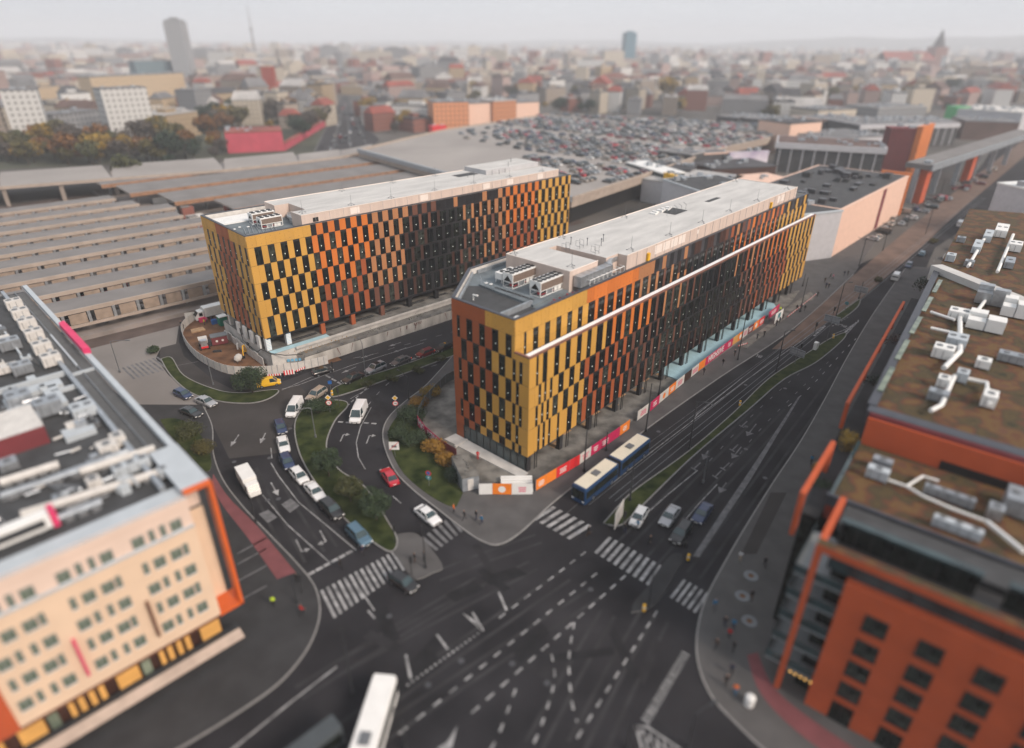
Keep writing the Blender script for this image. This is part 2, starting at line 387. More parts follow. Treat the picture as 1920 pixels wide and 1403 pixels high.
# grass island with trees between the two curved roads
gm = pxc([(592, 752), (640, 752), (652, 762), (628, 790), (612, 837), (634, 880), (685, 915), (731, 985), (745, 1015), (735, 1035), (706, 1022), (649, 976), (596, 912), (562, 851), (553, 797), (570, 765), (592, 752)])
slab('grass_island', gm, .14, 'grass')
ring(gm, .2, 'kerb_island', .17)
slab('pavement_island', pxc([(735, 1005), (775, 1000), (800, 1020), (830, 1062), (812, 1075), (775, 1086), (745, 1045), (728, 1028), (735, 1005)]), .13, 'pavement')
# hedge median in the inner street
hm = pxc([(620, 738), (640, 722), (749, 688), (850, 652), (900, 634), (905, 642), (849, 668), (717, 716), (632, 744), (620, 738)])
slab('grass_median', hm, .16, 'grass'); ring(hm, .18, 'kerb_median', .19)
# grass in front of the yard
gy = pxc([(302, 674), (322, 672), (345, 705), (400, 730), (450, 738), (520, 732), (505, 748), (467, 757), (410, 753), (358, 737), (320, 704), (302, 674)])
slab('grass_wedge', gy, .15, 'grass'); ring(gy, .18, 'kerb_wedge', .17)
slab('grass_round', pxc([(276, 656), (287, 649), (300, 655), (289, 663), (276, 656)]), .15, 'grass')
slab('grass_lot', pxc([(300, 788), (330, 786), (360, 800), (388, 835), (397, 872), (385, 885), (352, 850), (318, 815), (300, 788)]), .15, 'grass')
# long median of the main street
mm = pxc([(1132, 982), (1160, 950), (1193, 918), (1290, 848), (1375, 775), (1440, 712), (1500, 672), (1556, 636), (1585, 625), (1578, 640), (1530, 680), (1470, 712), (1400, 772), (1300, 856), (1195, 958), (1165, 985), (1140, 985)])
slab('grass_strip', mm, .15, 'grass'); ring(mm, .2, 'kerb_strip', .17)
mm = pxc([(1560, 598), (1592, 575), (1612, 562), (1606, 578), (1572, 603), (1560, 598)])
slab('grass_tip', mm, .15, 'grass'); ring(mm, .2, 'kerb_tip', .17)
slab('refuge_island', pxc([(1183, 1150), (1190, 1128), (1215, 1100), (1240, 1062), (1262, 1040), (1282, 1045), (1262, 1085), (1240, 1120), (1215, 1142), (1183, 1150)]), .13, 'pavement_dark')
# pavement along the red building
pr = pxc([(1700, 500), (1640, 585), (1590, 668), (1545, 752), (1500, 830), (1450, 905), (1400, 985), (1362, 1050), (1325, 1120), (1308, 1180), (1308, 1240), (1330, 1300), (1372, 1350), (1450, 1420), (1560, 1480)])
slab('pavement_right', pr+[(60, 10), (140, 60), (150, 180)], .12, 'pavement')
ring(pr, .2, 'kerb_right', .15)
slab('bike_path', [at2(*p) for p in [(1390, 1040), (1418, 1040), (1475, 925), (1445, 925)]], .135, 'asphalt_warm', 'asphalt_warm', .1)
b = MB(); a1 = pxc([(1420, 1225), (1450, 1290), (1520, 1350), (1640, 1430)]); a2 = pxc([(1400, 1230), (1425, 1300), (1490, 1370), (1600, 1450)])
b.poly([(x, y, .135) for x, y in a2]+[(x, y, .135) for x, y in a1[::-1]]); struct(b, 'brick_paving', ['bike_red'])
# tram paving further up the street
b = MB(); b.poly([(*at2(x, y), .006) for x, y in [(1447, 655), (1492, 616), (1600, 517), (1700, 432), (1800, 352), (1920, 262), (1925, 290), (1800, 395), (1720, 470), (1612, 562), (1560, 598), (1500, 640), (1475, 655)]])
struct(b, 'tram_track_bed', ['tram_paving'])
# rails
b = MB()
for a_, c_ in (((1092, 940), (1545, 590)), ((1104, 947), (1553, 592)), ((1142, 935), (1570, 590)), ((1153, 940), (1578, 592))):
    p, q = Vector(at2(*a_)), Vector(at2(*c_)); b.strip([p, q, q+(q-p)*1.9], .10, .011)
struct(b, 'tram_rails', ['pole_grey'])
# ---------------------------------------------------------------- markings
ZM = .009; PI_S = R(47)
wl = MB(); ww = MB()
def line(b, pts, w_, z=ZM): b.strip([at2(*p) for p in pts], w_, z)
def dash(b, pts, w_, on, off, z=ZM, k=8):
    P = [Vector(q) for q in pxc(pts, 0, k)] if len(pts) > 2 else [Vector(at2(*p)) for p in pts]
    seg = []; d = 0; ph = 0
    cur = [P[0]]; drawing = True; left = on
    for i in range(len(P)-1):
        a, c = P[i], P[i+1]; Ls = (c-a).length; pos = 0
        while Ls-pos > left:
            pos += left; q = a.lerp(c, pos/Ls)
            if drawing: cur.append(q); b.strip(cur, w_, z)
            drawing = not drawing; cur = [q]; left = on if drawing else off
        left -= Ls-pos; cur.append(c)
    if drawing and len(cur) > 1 and (cur[-1]-cur[0]).length > .3: b.strip(cur, w_, z)
def zebra(b, u0, u1, l0, l1, n, f=.5, z=ZM):
    u0, u1, l0, l1 = [Vector(at2(*p)) for p in (u0, u1, l0, l1)]
    for i in range(n):
        t = i/(n-1+f); t2 = t+f/(n-1+f)
        b.poly([(p.x, p.y, z) for p in (l0.lerp(l1, t), l0.lerp(l1, t2), u0.lerp(u1, t2), u0.lerp(u1, t))])
def arrow(b, base, tip, w_=.18, head=.6, side=0, z=ZM):
    p, q = Vector(at2(*base)), Vector(at2(*tip)); d = (q-p).normalized(); nn = Vector((-d.y, d.x)); h = q-d*1.5
    b.strip([p, h], w_, z)
    if side == 0: b.poly([(v.x, v.y, z) for v in (h-nn*head, q, h+nn*head)])
    else:
        e = h+nn*side*.45; b.strip([h, e], w_, z+.002)
        b.poly([(v.x, v.y, z+.001) for v in ((e-d*.45), e+nn*side*.7, (e+d*.45))][::side])
zb = MB(); zebra(zb, (600, 1108), (738, 1034), (626, 1160), (760, 1068), 14); struct(zb, 'zebra_crossing_hotel', ['paint'])
zb = MB(); zebra(zb, (778, 1018), (855, 960), (808, 1040), (877, 990), 8); struct(zb, 'zebra_crossing_verge', ['paint_worn'])
zb = MB(); zebra(zb, (1037, 949), (1110, 986), (999, 973), (1068, 1012), 6); struct(zb, 'zebra_crossing_tram', ['paint'])
zb = MB(); zebra(zb, (1142, 1006), (1243, 1062), (1114, 1036), (1217, 1099), 9); struct(zb, 'zebra_crossing_main', ['paint'])
zb = MB(); zebra(zb, (1282, 1086), (1330, 1113), (1256, 1120), (1304, 1150), 5, .45); struct(zb, 'zebra_crossing_slip', ['paint'])
# intersection guide lines
dash(wl, [(1098, 1035), (923, 1169)], .22, 1.0, 1.1); dash(wl, [(898, 1187), (761, 1287)], .28, .28, .32)
dash(wl, [(1119, 1075), (740, 1383)], .24, 1.0, 1.1); dash(wl, [(1173, 1079), (870, 1350)], .24, 1.1, 1.0); dash(wl, [(1232, 1146), (1077, 1392)], .24, 1.0, 1.0)
dash(wl, [(1077, 1167), (1067, 1233), (1071, 1308), (1082, 1354)], .22, 1.0, 1.0); dash(wl, [(1034, 1227), (1040, 1267), (1032, 1308), (1011, 1371), (990, 1415)], .22, .9, 1.0)
dash(wl, [(967, 1292), (952, 1333), (936, 1375), (915, 1415)], .22, .9, 1.1)
dash(wl, [(1286, 1225), (1207, 1358)], .9, .22, .32)
for a_, c_ in (((819, 1190), (840, 1218)), ((761, 1228), (770, 1272)), ((886, 1148), (906, 1183)), ((935, 1110), (950, 1145))): line(wl, [a_, c_], .3)
for k in range(4): line(wl, [(868+k*7, 1150+k*4), (905-k, 1184-k*2)], .12)
wl.poly([(*at2(x, y), ZM) for x, y in [(820, 1403), (838, 1392), (858, 1360), (848, 1400), (836, 1415)]])
for k in range(6): line(wl, [(1192+k*13, 1360+k*8), (1204+k*13, 1405+k*8)], .22)
line(wl, [(1190, 1362), (1212, 1362), (1275, 1405)], .22); line(wl, [(1190, 1362), (1240, 1412)], .22)
line(wl, [(632, 1250), (540, 1321), (430, 1410)], .22)
line(wl, [(690, 1145), (703, 1160)], .25); line(wl, [(675, 1105), (702, 1145)], .18)
# main street
line(wl, [(1150, 905), (1225, 845), (1392, 718), (1540, 613)], .14); line(wl, [(1300, 788), (1307, 777), (1392, 708)], .16)
line(ww, [(1060, 965), (1207, 838), (1492, 630)], .08)
line(wl, [(1210, 965), (1255, 925), (1308, 882)], .14); line(wl, [(1268, 995), (1310, 945), (1345, 908)], .14)
ww.poly([(*at2(x, y), ZM) for x, y in [(1299, 1043), (1311, 1045), (1406, 902), (1500, 745), (1497, 744), (1402, 888), (1352, 962)]])
dash(ww, [(1330, 865), (1420, 770), (1540, 665)], .14, 1.2, 3.2); dash(ww, [(1368, 875), (1440, 790), (1560, 672)], .14, 1.2, 3.2)
dash(wl, [(1478, 762), (1523, 722), (1600, 640), (1660, 585), (1760, 480)], .14, 1.4, 3.0)
for bs, tp in (((1328, 845), (1318, 862)), ((1418, 795), (1400, 818)), ((1390, 838), (1372, 860)), ((1362, 905), (1348, 925))): arrow(ww, bs, tp, .2, .7)
for k, (x, y) in enumerate(((1300, 880), (1390, 800), (1340, 895), (1372, 845), (1355, 880))):
    p = Vector(at2(x, y)); d = Vector((.67, .74)); b_ = ww; b_.strip([p, p+d*2.4], .22, ZM); b_.strip([p+Vector((.74, -.67))*.5, p-Vector((.74, -.67))*.5+d*.2], .3, ZM+.003)
for k in range(7):
    line(wl, [(1576+k*5.4, 632-k*4.5), (1582+k*4.6, 624-k*4.0)], .28)
line(wl, [(1560, 628), (1585, 618), (1609, 603)], .16); line(wl, [(1575, 640), (1609, 603)], .16)
for k in range(7): line(wl, [(1526+k*3.2, 630-k*2.8), (1528.2+k*3.2, 628-k*2.8)], .5)
dash(wl, [(1560, 612), (1590, 595)], .16, .8, .8)
# inner street lanes
line(wl, [(528, 730), (560, 722), (610, 703), (660, 685), (795, 643)], .16); line(wl, [(528, 732), (600, 700), (615, 694)], .14)
dash(wl, [(662, 672), (702, 664), (740, 652), (800, 636), (850, 622)], .13, 1.6, 2.4)
for k in range(3): line(wl, [(611+k*11, 704+k*6.2), (619+k*11, 708.5+k*6.2)], .45)
for bs, tp in (((700, 664), (676, 672)), ((762, 652), (735, 662)), ((790, 668), (768, 676)), ((668, 688), (640, 700)), ((752, 642), (728, 650))): arrow(wl, bs, tp, .2, .45)
dash(wl, [(690, 760), (720, 726), (747, 708), (800, 690), (850, 675)], .13, 1.3, 2.6)
line(wl, [(657, 748), (692, 728)], .1); dash(wl, [(650, 762), (692, 724)], .28, .9, .7)
line(wl, [(696, 764), (676, 800), (668, 830), (672, 858), (685, 880)], .15)
dash(wl, [(634, 791), (658, 793)], .4, .9, .5); dash(wl, [(682, 793), (710, 795)], .4, .9, .5)
arrow(wl, (638, 828), (648, 806), .2, .5, -1); arrow(wl, (687, 832), (696, 808), .2, .5, -1)
line(wl, [(736, 930), (752, 944)], .14)
# left street
line(wl, [(508, 868), (522, 892), (560, 942), (612, 985), (668, 1032)], .16); line(wl, [(492, 928), (540, 985), (618, 1055)], .14)
dash(wl, [(578, 1078), (662, 1032)], .5, .9, .18)
arrow(wl, (555, 1012), (572, 1048), .22, .55, 1); arrow(wl, (600, 995), (618, 1028), .22, .55, -1); arrow(wl, (508, 905), (522, 930), .22, .5); arrow(wl, (498, 812), (488, 832), .22, .5); arrow(wl, (448, 815), (432, 838), .2, .45)
line(wl, [(508, 840), (510, 860)], .14)
for k in range(5): ww.poly([(*at2(x, y), ZM) for x, y in [(485, 964), (503, 956), (520, 970), (502, 981)]] if k == 0 else [(*at2(x, y), ZM) for x, y in [(527, 946), (545, 935), (562, 948), (544, 962)]]) if k < 2 else None
line(ww, [(310, 690), (372, 678)], .14); line(ww, [(232, 655), (330, 620)], .2)
struct(wl, 'road_markings', ['paint']); struct(ww, 'road_markings_worn', ['paint_worn'])
# lanes polished by tyres
ty = MB(); tz = .0018
for a_, c_ in (((1080, 1400), (1215, 1150)), ((1000, 1400), (1140, 1150)), ((600, 1400), (1060, 1080)), ((680, 1400), (1120, 1110)), ((560, 1300), (900, 1090)), ((1215, 1060), (1480, 770)), ((1160, 1030), (1420, 770)), ((1300, 1080), (1580, 690)), ((560, 1060), (470, 880)), ((620, 1030), (520, 870)), ((820, 1080), (1010, 1010)), ((640, 1250), (1000, 1060)), ((1120, 1400), (1240, 1160))):
    p, q = Vector(at2(*a_)), Vector(at2(*c_)); d = (q-p).normalized(); nn = Vector((-d.y, d.x))
    for s in (-.85, .85): ty.strip([p+nn*s, (p+q)/2+nn*(s+.15), q+nn*s], .45, tz)
    tz += .00013
struct(ty, 'road_tyre_wear', ['asphalt_wear'])
# repairs, covers and tyre wear in the carriageway
random.seed(91); pt = MB(); pp = MB(); mh = MB()
for k in range(30):
    x, y = random.choice([(random.uniform(700, 1300), random.uniform(1080, 1400)), (random.uniform(1150, 1480), random.uniform(720, 980)), (random.uniform(430, 650), random.uniform(780, 1040)), (random.uniform(640, 840), random.uniform(660, 900)), (random.uniform(600, 1000), random.uniform(1030, 1200))])
    p = at(x, y); a = random.choice((PI_S, PI_S+1.571, random.uniform(0, 3))); (pt if k % 2 else pp).obox((p.x, p.y, -.1), (math.cos(a)*random.uniform(2, 9), math.sin(a)*random.uniform(2, 9), 0), (-math.sin(a)*random.uniform(.6, 2.2), math.cos(a)*random.uniform(.6, 2.2), 0), (0, 0, .1042+.00009*k), 0)
for k in range(22):
    x, y = random.choice([(random.uniform(700, 1300), random.uniform(1080, 1400)), (random.uniform(1150, 1480), random.uniform(720, 980)), (random.uniform(430, 650), random.uniform(780, 1040))]); p = at(x, y); mh.cyl((p.x, p.y, -.05), .36, .0635, 0, 12)
struct(pt, 'road_patches_dark', ['asphalt_patch']); struct(pp, 'road_patches_pale', ['asphalt_pale']); struct(mh, 'road_covers', ['grey_panel'])
def flat_text(txt, name, loc, rz, size, z, mt, sx=1):
    cu = bpy.data.curves.new(name, 'FONT'); cu.body = txt; cu.size = size; cu.align_x = 'CENTER'; cu.align_y = 'CENTER'; cu.extrude = .002
    cu.materials.append(M[mt]); o = text_mesh(cu, name); o.location = (loc[0], loc[1], z); o.rotation_euler = (0, 0, rz); o.scale = (sx, 1, 1)
    return o
flat_text('BUS', 'road_markings_letters', at2(1418, 666), R(-42), 2.0, .012, 'paint', .8).rotation_euler.z = R(138)
bpy.data.objects['road_markings_letters']['kind'] = 'structure'
o_ = flat_text('BUS', 'road_markings_letters', at2(1577, 610), R(138), 2.0, .012, 'paint', .8); o_['kind'] = 'structure'
# ================================================================ the two office buildings
CL = ['yellow', 'orange', 'redorange', 'tan', 'brown', 'umber', 'black_panel', 'grey_panel']; CL += [q_+'_worn' for q_ in CL]; PR_ = random.Random(4)
YE, OR, RO, TN, BR, UM, BK, GY = range(8)
_wm = {}
def window_mesh(w_, h, dot=True, mull=False, var=0):
    k = (round(w_, 2), round(h, 2), dot, mull, var)
    if k in _wm: return _wm[k]
    b = MB(); b.obox((0, -.03, 0), (w_, 0, 0), (0, .03, 0), (0, 0, h), 1)
    t = .055
    b.b2(0, w_, -.07, -.03, 0, t, 0); b.b2(0, w_, -.07, -.03, h-.32, h, 0); b.b2(0, t, -.07, -.03, t, h-.32, 0); b.b2(w_-t, w_, -.07, -.03, t, h-.32, 0)
    if mull or w_ > 1.5: b.b2(w_*.36, w_*.36+.05, -.065, -.03, t, h-.32, 0)
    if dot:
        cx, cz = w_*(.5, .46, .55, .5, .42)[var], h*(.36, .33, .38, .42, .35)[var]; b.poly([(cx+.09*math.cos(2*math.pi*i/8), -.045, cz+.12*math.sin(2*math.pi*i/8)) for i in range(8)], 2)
    if var in (1, 4): b.b2(w_*.55, w_-.06, -.034, -.031, .06, h*(.8 if var == 1 else .45), 3)
    _wm[k] = b.mesh('window', ['frame_dark', ['glass', 'glass', 'glass_c', 'glass_b', 'glass_c'][var], 'pane_glow_dot', 'glass_c']); return _wm[k]
class Facade:
    """Cladding and windows of one flat face: origin, direction along it, outward normal (all local to the building)."""
    def __init__(s, org, d, nrm, clad, wins, rz):
        s.o = Vector(org); s.d = Vector(d); s.n = Vector(nrm); s.c = clad; s.w = wins; s.rz = rz
    def panel(s, a, b, z0, z1, m):
        p = s.o+s.d*(a+.012)+s.n*.02; s.c.obox((p.x, p.y, z0+.012), s.d*(b-a-.024), s.n*.045, (0, 0, z1-z0-.024), m+(8 if PR_.random() < .3 else 0))
    def row(s, z0, z1, wins, L0, L1, col, mod=1.375, winz0=None, dot=True):
        wins = sorted(wins); cur = L0
        for a, b in wins+[(L1, L1)]:
            x = cur
            while x < a-.05:
                y = min(a, x+mod)
                if a-y < .45: y = a
                s.panel(x, y, z0, z1, col((x+y)/2)); x = y
            if b > a and winz0 != 99: s.w.append((s, a, b, (z0 if winz0 is None else winz0), z1, dot))
            cur = b
def place_windows(wins, parent, face_side):
    """the 100 windows that show largest as parts, the rest merged"""
    def size(wn):
        f, a, b, z0, z1, dot = wn; p = parent_m @ (f.o+f.d*((a+b)/2)+Vector((0, 0, z0)))
        d = p-CAMP; n = (parent_m.to_3x3() @ f.n); return -(b-a)*(z1-z0)*max(.01, -(d.normalized()).dot(n))/d.length_squared
    parent_m = Matrix.Translation(parent.location) @ Matrix.Rotation(parent.rotation_euler.z, 4, 'Z')
    wins = sorted(wins, key=size); rest = MB()
    for i, (f, a, b, z0, z1, dot) in enumerate(wins):
        right = f.n.cross(Vector((0, 0, 1))); # +X of the window when looked at from outside is the viewer's right
        st = f.o+f.d*(a if f.d.dot(Vector((-f.n.y, f.n.x, 0))) > 0 else b)
        rz = math.atan2(f.n.x, -f.n.y)
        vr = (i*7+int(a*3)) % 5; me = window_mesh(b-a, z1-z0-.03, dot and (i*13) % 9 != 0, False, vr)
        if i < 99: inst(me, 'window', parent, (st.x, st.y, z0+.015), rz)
        else:
            mtx = Matrix.Translation((st.x, st.y, z0+.015)) @ Matrix.Rotation(rz, 4, 'Z'); base = len(rest.v)
            rest.v += [tuple(mtx @ v.co) for v in me.vertices]
            for p in me.polygons: rest.f.append(tuple(base+k for k in p.vertices)); rest.m.append(p.material_index)
    if rest.f: o = rest.build('windows_farther_along', ['frame_dark', 'glass', 'pane_glow_dot', 'glass_c'], parent); o['kind'] = 'stuff'
def bands(bp):
    """colour from a list of (limit, colour)"""
    def f(x):
        for lim, c in bp:
            if x < lim: return c if not isinstance(c, tuple) else random.choice(c)
        return bp[-1][1] if not isinstance(bp[-1][1], tuple) else random.choice(bp[-1][1])
    return f
def rivets(b, fac, a0, a1, z0, z1, mod):
    x = a0+mod*.5
    while x < a1:
        for z in (z0+.5, z1-.55):
            p = fac.o+fac.d*x+fac.n*.066; b.obox((p.x, p.y, z), fac.d*.09, fac.n*.02, (0, 0, .09), 0)
        x += mod
def chiller(parent, x, y, z, L, W, H, fans, rz=0):
    e = empty('chiller', (x, y, z), rz); e.parent = parent
    b = MB(); zc = H*.42
    for sx in (0, .25, .5, .75, 1):
        for sy in (0, 1): b.b2(sx*(L-.12), sx*(L-.12)+.12, sy*(W-.1), sy*(W-.1)+.1, 0, zc, 0)
    b.b2(0, L, 0, .1, zc-.1, zc, 0); b.b2(0, L, W-.1, W, zc-.1, zc, 0); b.b2(0, L, 0, .1, 0, .1, 0); b.b2(0, L, W-.1, W, 0, .1, 0)
    b.b2(0, .1, 0, W, 0, .1, 0); b.b2(0, .1, 0, W, zc-.1, zc, 0)
    b.b2(-.02, L+.02, -.02, W+.02, H-.22, H, 0)
    for yy in (0.0, W):     # corner rails and triangular ends
        b.b2(0, .12, yy-.06, yy+.06, zc, H-.22, 0); b.b2(L-.12, L, yy-.06, yy+.06, zc, H-.22, 0)
    b.obox((-.01, 0, zc), (.05, 0, 0), (0, W*.5, H-.22-zc), (0, .12, 0), 0); b.obox((-.01, W, zc), (.05, 0, 0), (0, -W*.5, H-.22-zc), (0, -.12, 0), 0)
    b.poly([(-.015, 0, zc), (-.015, .0, H-.22), (-.015, W*.5, H-.22)], 0); b.poly([(-.015, W, zc), (-.015, W*.5, H-.22), (-.015, W, H-.22)], 0)
    b.build('chiller_frame', ['white'], e)
    b = MB(); b.b2(.12, L-.12, .03, .14, zc, H-.24, 0); b.b2(.12, L-.12, W-.14, W-.03, zc, H-.24, 0); b.b2(.14, L-.2, .2, W-.2, zc+.05, H-.3, 1); b.build('coil_panel', ['coil', 'black'], e)
    b = MB(); b.b2(L*.3, L*.55, .2, W*.45, .1, zc-.15, 0); b.b2(L*.62, L*.92, .25, W-.25, .1, zc-.12, 1); b.cyl((L*.15, W*.5, .15), .28, .7, 2); b.tube([(L*.1, .3, .3), (L*.6, .35, .3)], .1, 2); b.build('compressor', ['steel', 'white', 'red_pipe'], e)
    nx = fans//2
    for i in range(nx):
        for j in (0, 1):
            f = MB(); c = (L*(i+.5)/nx, W*(.27+.46*j), H); r = min(L/nx, W/2)*.42
            f.cyl(c, r, .10, 0, 14, mt=1); f.cyl((c[0], c[1], H+.10), r*.25, .03, 0, 8); f.build('fan', ['pole', 'black'], e)
    return e
def mast(parent, x, y, z, h, name='lightning_rod'):
    b = MB(); b.tube([(x, y, z), (x, y, z+h)], [.035, .02], 0, 5)
    for k in range(3):
        t = 2.1*k; b.tube([(x, y, z+.5), (x+.7*math.cos(t), y+.7*math.sin(t), z+.04)], .03, 0, 4); b.box((x+.7*math.cos(t), y+.7*math.sin(t), z), (.25, .25, .07), 0)
    return b.build(name, ['pole_grey'], parent)
# ---------------------------------------------------------------- right-hand building
PR = R(48.13)
rb = empty('office_building', (.332, 82.004, 0), PR, 'long checkered office block with a white terrace line beside the tram street', 'building')
LEN = 114.8
foot = [(0, 0), (LEN, 0), (LEN, 21), (11.5, 21), (0, 12.96)]
b = MB(); b.prism(foot, 3.0, 24.0, 0, 1); b.b2(0, LEN-.2, -2.87, -.02, 3.0, 18.6, 0); b.b2(0, LEN-.2, -2.87, -2.7, 18.6, 19.3, 0)
b.prism([(1.2, 3.2), (LEN-1, 3.2), (LEN-1, 20), (12, 20), (1.2, 12)], 0, 3.0, 0)
b.build('wall', ['frame_dark', 'deck_grey'], rb)
b = MB(); b.prism([(7.6, 3.0), (16.3, 3.0), (16.3, 17.8), (8.6, 15.6)], 24.0, 24.35, 0); b.b2(1, 8, 3.5, 3.8, 24.0, 24.9, 1)
b.prism([(.5, .5), (7.5, .5), (7.5, 3.0), (8.6, 15.6), (7.2, 17.4), (.5, 12.7)], 24.0, 24.02, 3)
b.build('roof_deck', ['deck_grey', 'galv', 'concrete', 'dark_roof'], rb)
b = MB()      # parapet: upstand + coping
def parapet(b, pts, z0, z1, th, mi, mo):
    n = len(pts); c = Vector((sum(p[0] for p in pts)/n, sum(p[1] for p in pts)/n))
    for i in range(n):
        p, q = Vector(pts[i]), Vector(pts[(i+1) % n]); d = (q-p).normalized(); nn = Vector((-d.y, d.x))
        if nn.dot(c-p) < 0: nn = -nn
        b.prism([(v.x, v.y) for v in (p+nn*.02+d*.02, q+nn*.02-d*.02, q+nn*th-d*th, p+nn*th+d*th)], z0, z1, mi)
        b.prism([(v.x, v.y) for v in (p-nn*.06-d*.0, q-nn*.06+d*.0, q+nn*(th+.06)-d*th, p+nn*(th+.06)+d*th)], z1, z1+.12, mo)
parapet(b, foot, 24.0, 25.06, .42, 0, 1)
b.build('parapet', ['offwhite', 'coping'], rb)
b = MB(); b.prism([(11.9, 20.2), (11.9, 20.55), (1.0, 12.9), (1.0, 12.4)], 24.0, 24.5, 0); b.b2(13, 26, 20.1, 20.4, 24.0, 24.6, 0); b.build('cable_tray', ['galv'], rb)
# penthouse
b = MB()
b.prism([(29.8, .9), (108, .9), (108, 16.6), (16.3, 16.6), (16.3, 2.9), (24.0, 2.9), (24.0, 13.5), (26.3, 13.5), (26.3, 2.8), (29.8, 2.8)], 24.0, 27.5, 0, 1)
pn = b.build('penthouse', ['pent_wall', 'membrane'], rb)
for s0, s1 in ((39, 41.6), (41.9, 44.5), (44.8, 47.4), (47.7, 50.3), (95.5, 97.5), (97.8, 99.8), (55, 55.8)):
    b = MB(); b.b2(s0, s1, .86, .90, 25.6 if s1-s0 > 1 else 26.2, 27.2 if s1-s0 > 1 else 27.0, 0); b.build('louvre_panel', ['pent_light'], pn)
b = MB()
for pts in ([(29.8, .9), (108, .9)], [(108, .9), (108, 16.6)], [(108, 16.6), (16.3, 16.6)], [(16.3, 16.6), (16.3, 2.9)], [(16.3, 2.9), (24, 2.9)]): b.wall(pts, .12, 27.5, 27.62, 0)
x = 33.0
while x < 107: b.b2(x, x+.04, .84, .90, 24.9, 27.5, 1); x += 3.2
b.build('flashing', ['pent_light', 'pent_shadow'], pn)
for q in ((61, 66.5, 9.2, 13.4), (77, 83, 9.5, 10.6)):
    b = MB(); b.b2(*q, 27.50, 27.53, 0); b.build('roof_shaft', ['dark_roof'], pn)
for x, y in ((18.5, 4.2), (33, 2.2), (46, 2.0), (59, 2.0), (72, 2.2), (86, 2.0), (104, 2.0), (104, 15.5), (52, 15.8), (31, 15.8), (17.3, 15.6)): mast(pn, x, y, 27.5, 2.6)
for x, y in ((30, 9.5), (31.5, 7.5), (34, 8.8), (28.5, 12)):
    b = MB(); b.tube([(x, y, 27.5), (x, y, 28.7)], .07, 0, 6); b.cyl((x, y, 28.7), .13, .2, 0, 8); b.build('vent_pipe', ['pole_grey'], pn)
b = MB()
for x, y in ((24.2, 9.8), (27.4, 9.2), (26.4, 5.2)):
    for dx in (0, 1.1): b.tube([(x+dx, y, 27.5), (x+dx, y, 28.9), (x+dx+.0, y+.9, 28.9), (x+dx, y+.9, 27.9), (x+dx, y, 27.9)], .04, 0, 4)
b.build('roof_ladder', ['pole_grey'], pn)
b = MB()
for k in range(9): b.b2(58+k*.9, 58.7+k*.9, 12.2+.25*(k % 3), 13.6, 27.5, 27.8+.2*(k % 2), 0)
for k in range(5): b.tube([(59+k*2, 10, 27.5), (59+k*2, 10, 28.6), (60.5+k*2, 11.5, 28.6)], .05, 1, 4)
b.build('pipework', ['white', 'pole_grey'], pn)
for k in range(6):
    b = MB(); b.b2(86+k*2.6, 88.1+k*2.6, 17.6, 19.2, 24.0, 25.6, 0); b.cyl((87+k*2.6, 18.4, 25.6), .5, .1, 1, 10); b.build('air_unit', ['white', 'black'], rb)
# big duct along the notch, in segments
b = MB()
for k in range(5): b.b2(17.2+k*1.75, 18.9+k*1.75, 1.25, 2.75, 24.9, 26.7, 0); b.b2(18.9+k*1.75, 18.95+k*1.75, 1.22, 2.78, 24.87, 26.73, 0)
for k in range(5): b.b2(25.2, 26.2, 1.3+.0, 2.7, 25.0, 26.6, 0)
b.tube([(26.0, 2.0, 26.1), (27.2, 3.0, 26.5), (28.6, 3.4, 26.6), (29.7, 3.4, 26.6)], .75, 0, 10)
b.build('duct', ['steel'], rb)
b = MB()
for k in range(9): b.b2(19+k*1.25, 19.08+k*1.25, .75, .83, 24.0, 25.9, 0); b.b2(19+k*1.25, 19.08+k*1.25, .75, 1.8, 25.82, 25.9, 0)
b.b2(19, 29, .74, .84, 25.82, 25.92, 0); b.b2(19, 29, .74, .84, 24.9, 24.98, 0); b.build('duct_support', ['white'], rb)
b = MB()
for k in range(7): b.b2(21.5+k*1.1, 22.3+k*1.1, 1.0, 1.9, 24.05, 24.8, k % 2)
b.tube([(20, 1.3, 24.4), (29, 1.3, 24.4)], .2, 0, 8); b.build('pump_set', ['steel', 'pole_grey'], rb)
b = MB()
for k in range(3): b.tube([(9+.4*k, 1.1+.3*k, 24.35), (17, 1.1+.3*k, 24.35)], .09, 0, 6)
for k in range(14): b.box((10+k*.55, 1.3+.25*(k % 3), 24.3), (.22, .3, .35), k % 2)
b.build('pipework', ['red_pipe', 'pole_grey'], rb)
chiller(rb, 10.5, 9.9, 24.35, 6.0, 2.1, 2.5, 12); chiller(rb, 10.6, 4.15, 24.35, 6.1, 2.15, 2.5, 12)
b = MB(); b.b2(11.2, 15.0, 12.9, 14.4, 25.0, 26.1, 0)
for x in (11.3, 13, 14.8):
    for y in (13.0, 14.3): b.b2(x, x+.1, y, y+.1, 24.35, 25.0, 0)
b.cyl((12.2, 13.6, 26.1), .5, .12, 1, 12); b.cyl((13.8, 13.6, 26.1), .5, .12, 1, 12); b.tube([(15, 13.4, 25.6), (16.2, 13.4, 25.6), (16.3, 13.4, 24.4)], .35, 2, 8)
b.build('air_unit', ['white', 'black', 'galv'], rb)
b = MB(); b.b2(8.9, 9.5, 4.4, 12.6, 24.36, 24.38, 0); b.build('deck_grating', ['black'], rb)
b = MB(); b.cyl((15.6, 5.9, 24.35), .3, 2.6, 0, 10); b.build('vent_pipe', ['pole_grey'], rb)
for x, y in ((9.8, 15.1), (9.9, 14.1)):
    b = MB(); b.ball((x, y, 24.4), (.35, .35, .12), 0, 10, 4); b.build('roof_dome', ['white'], rb)
b = MB()
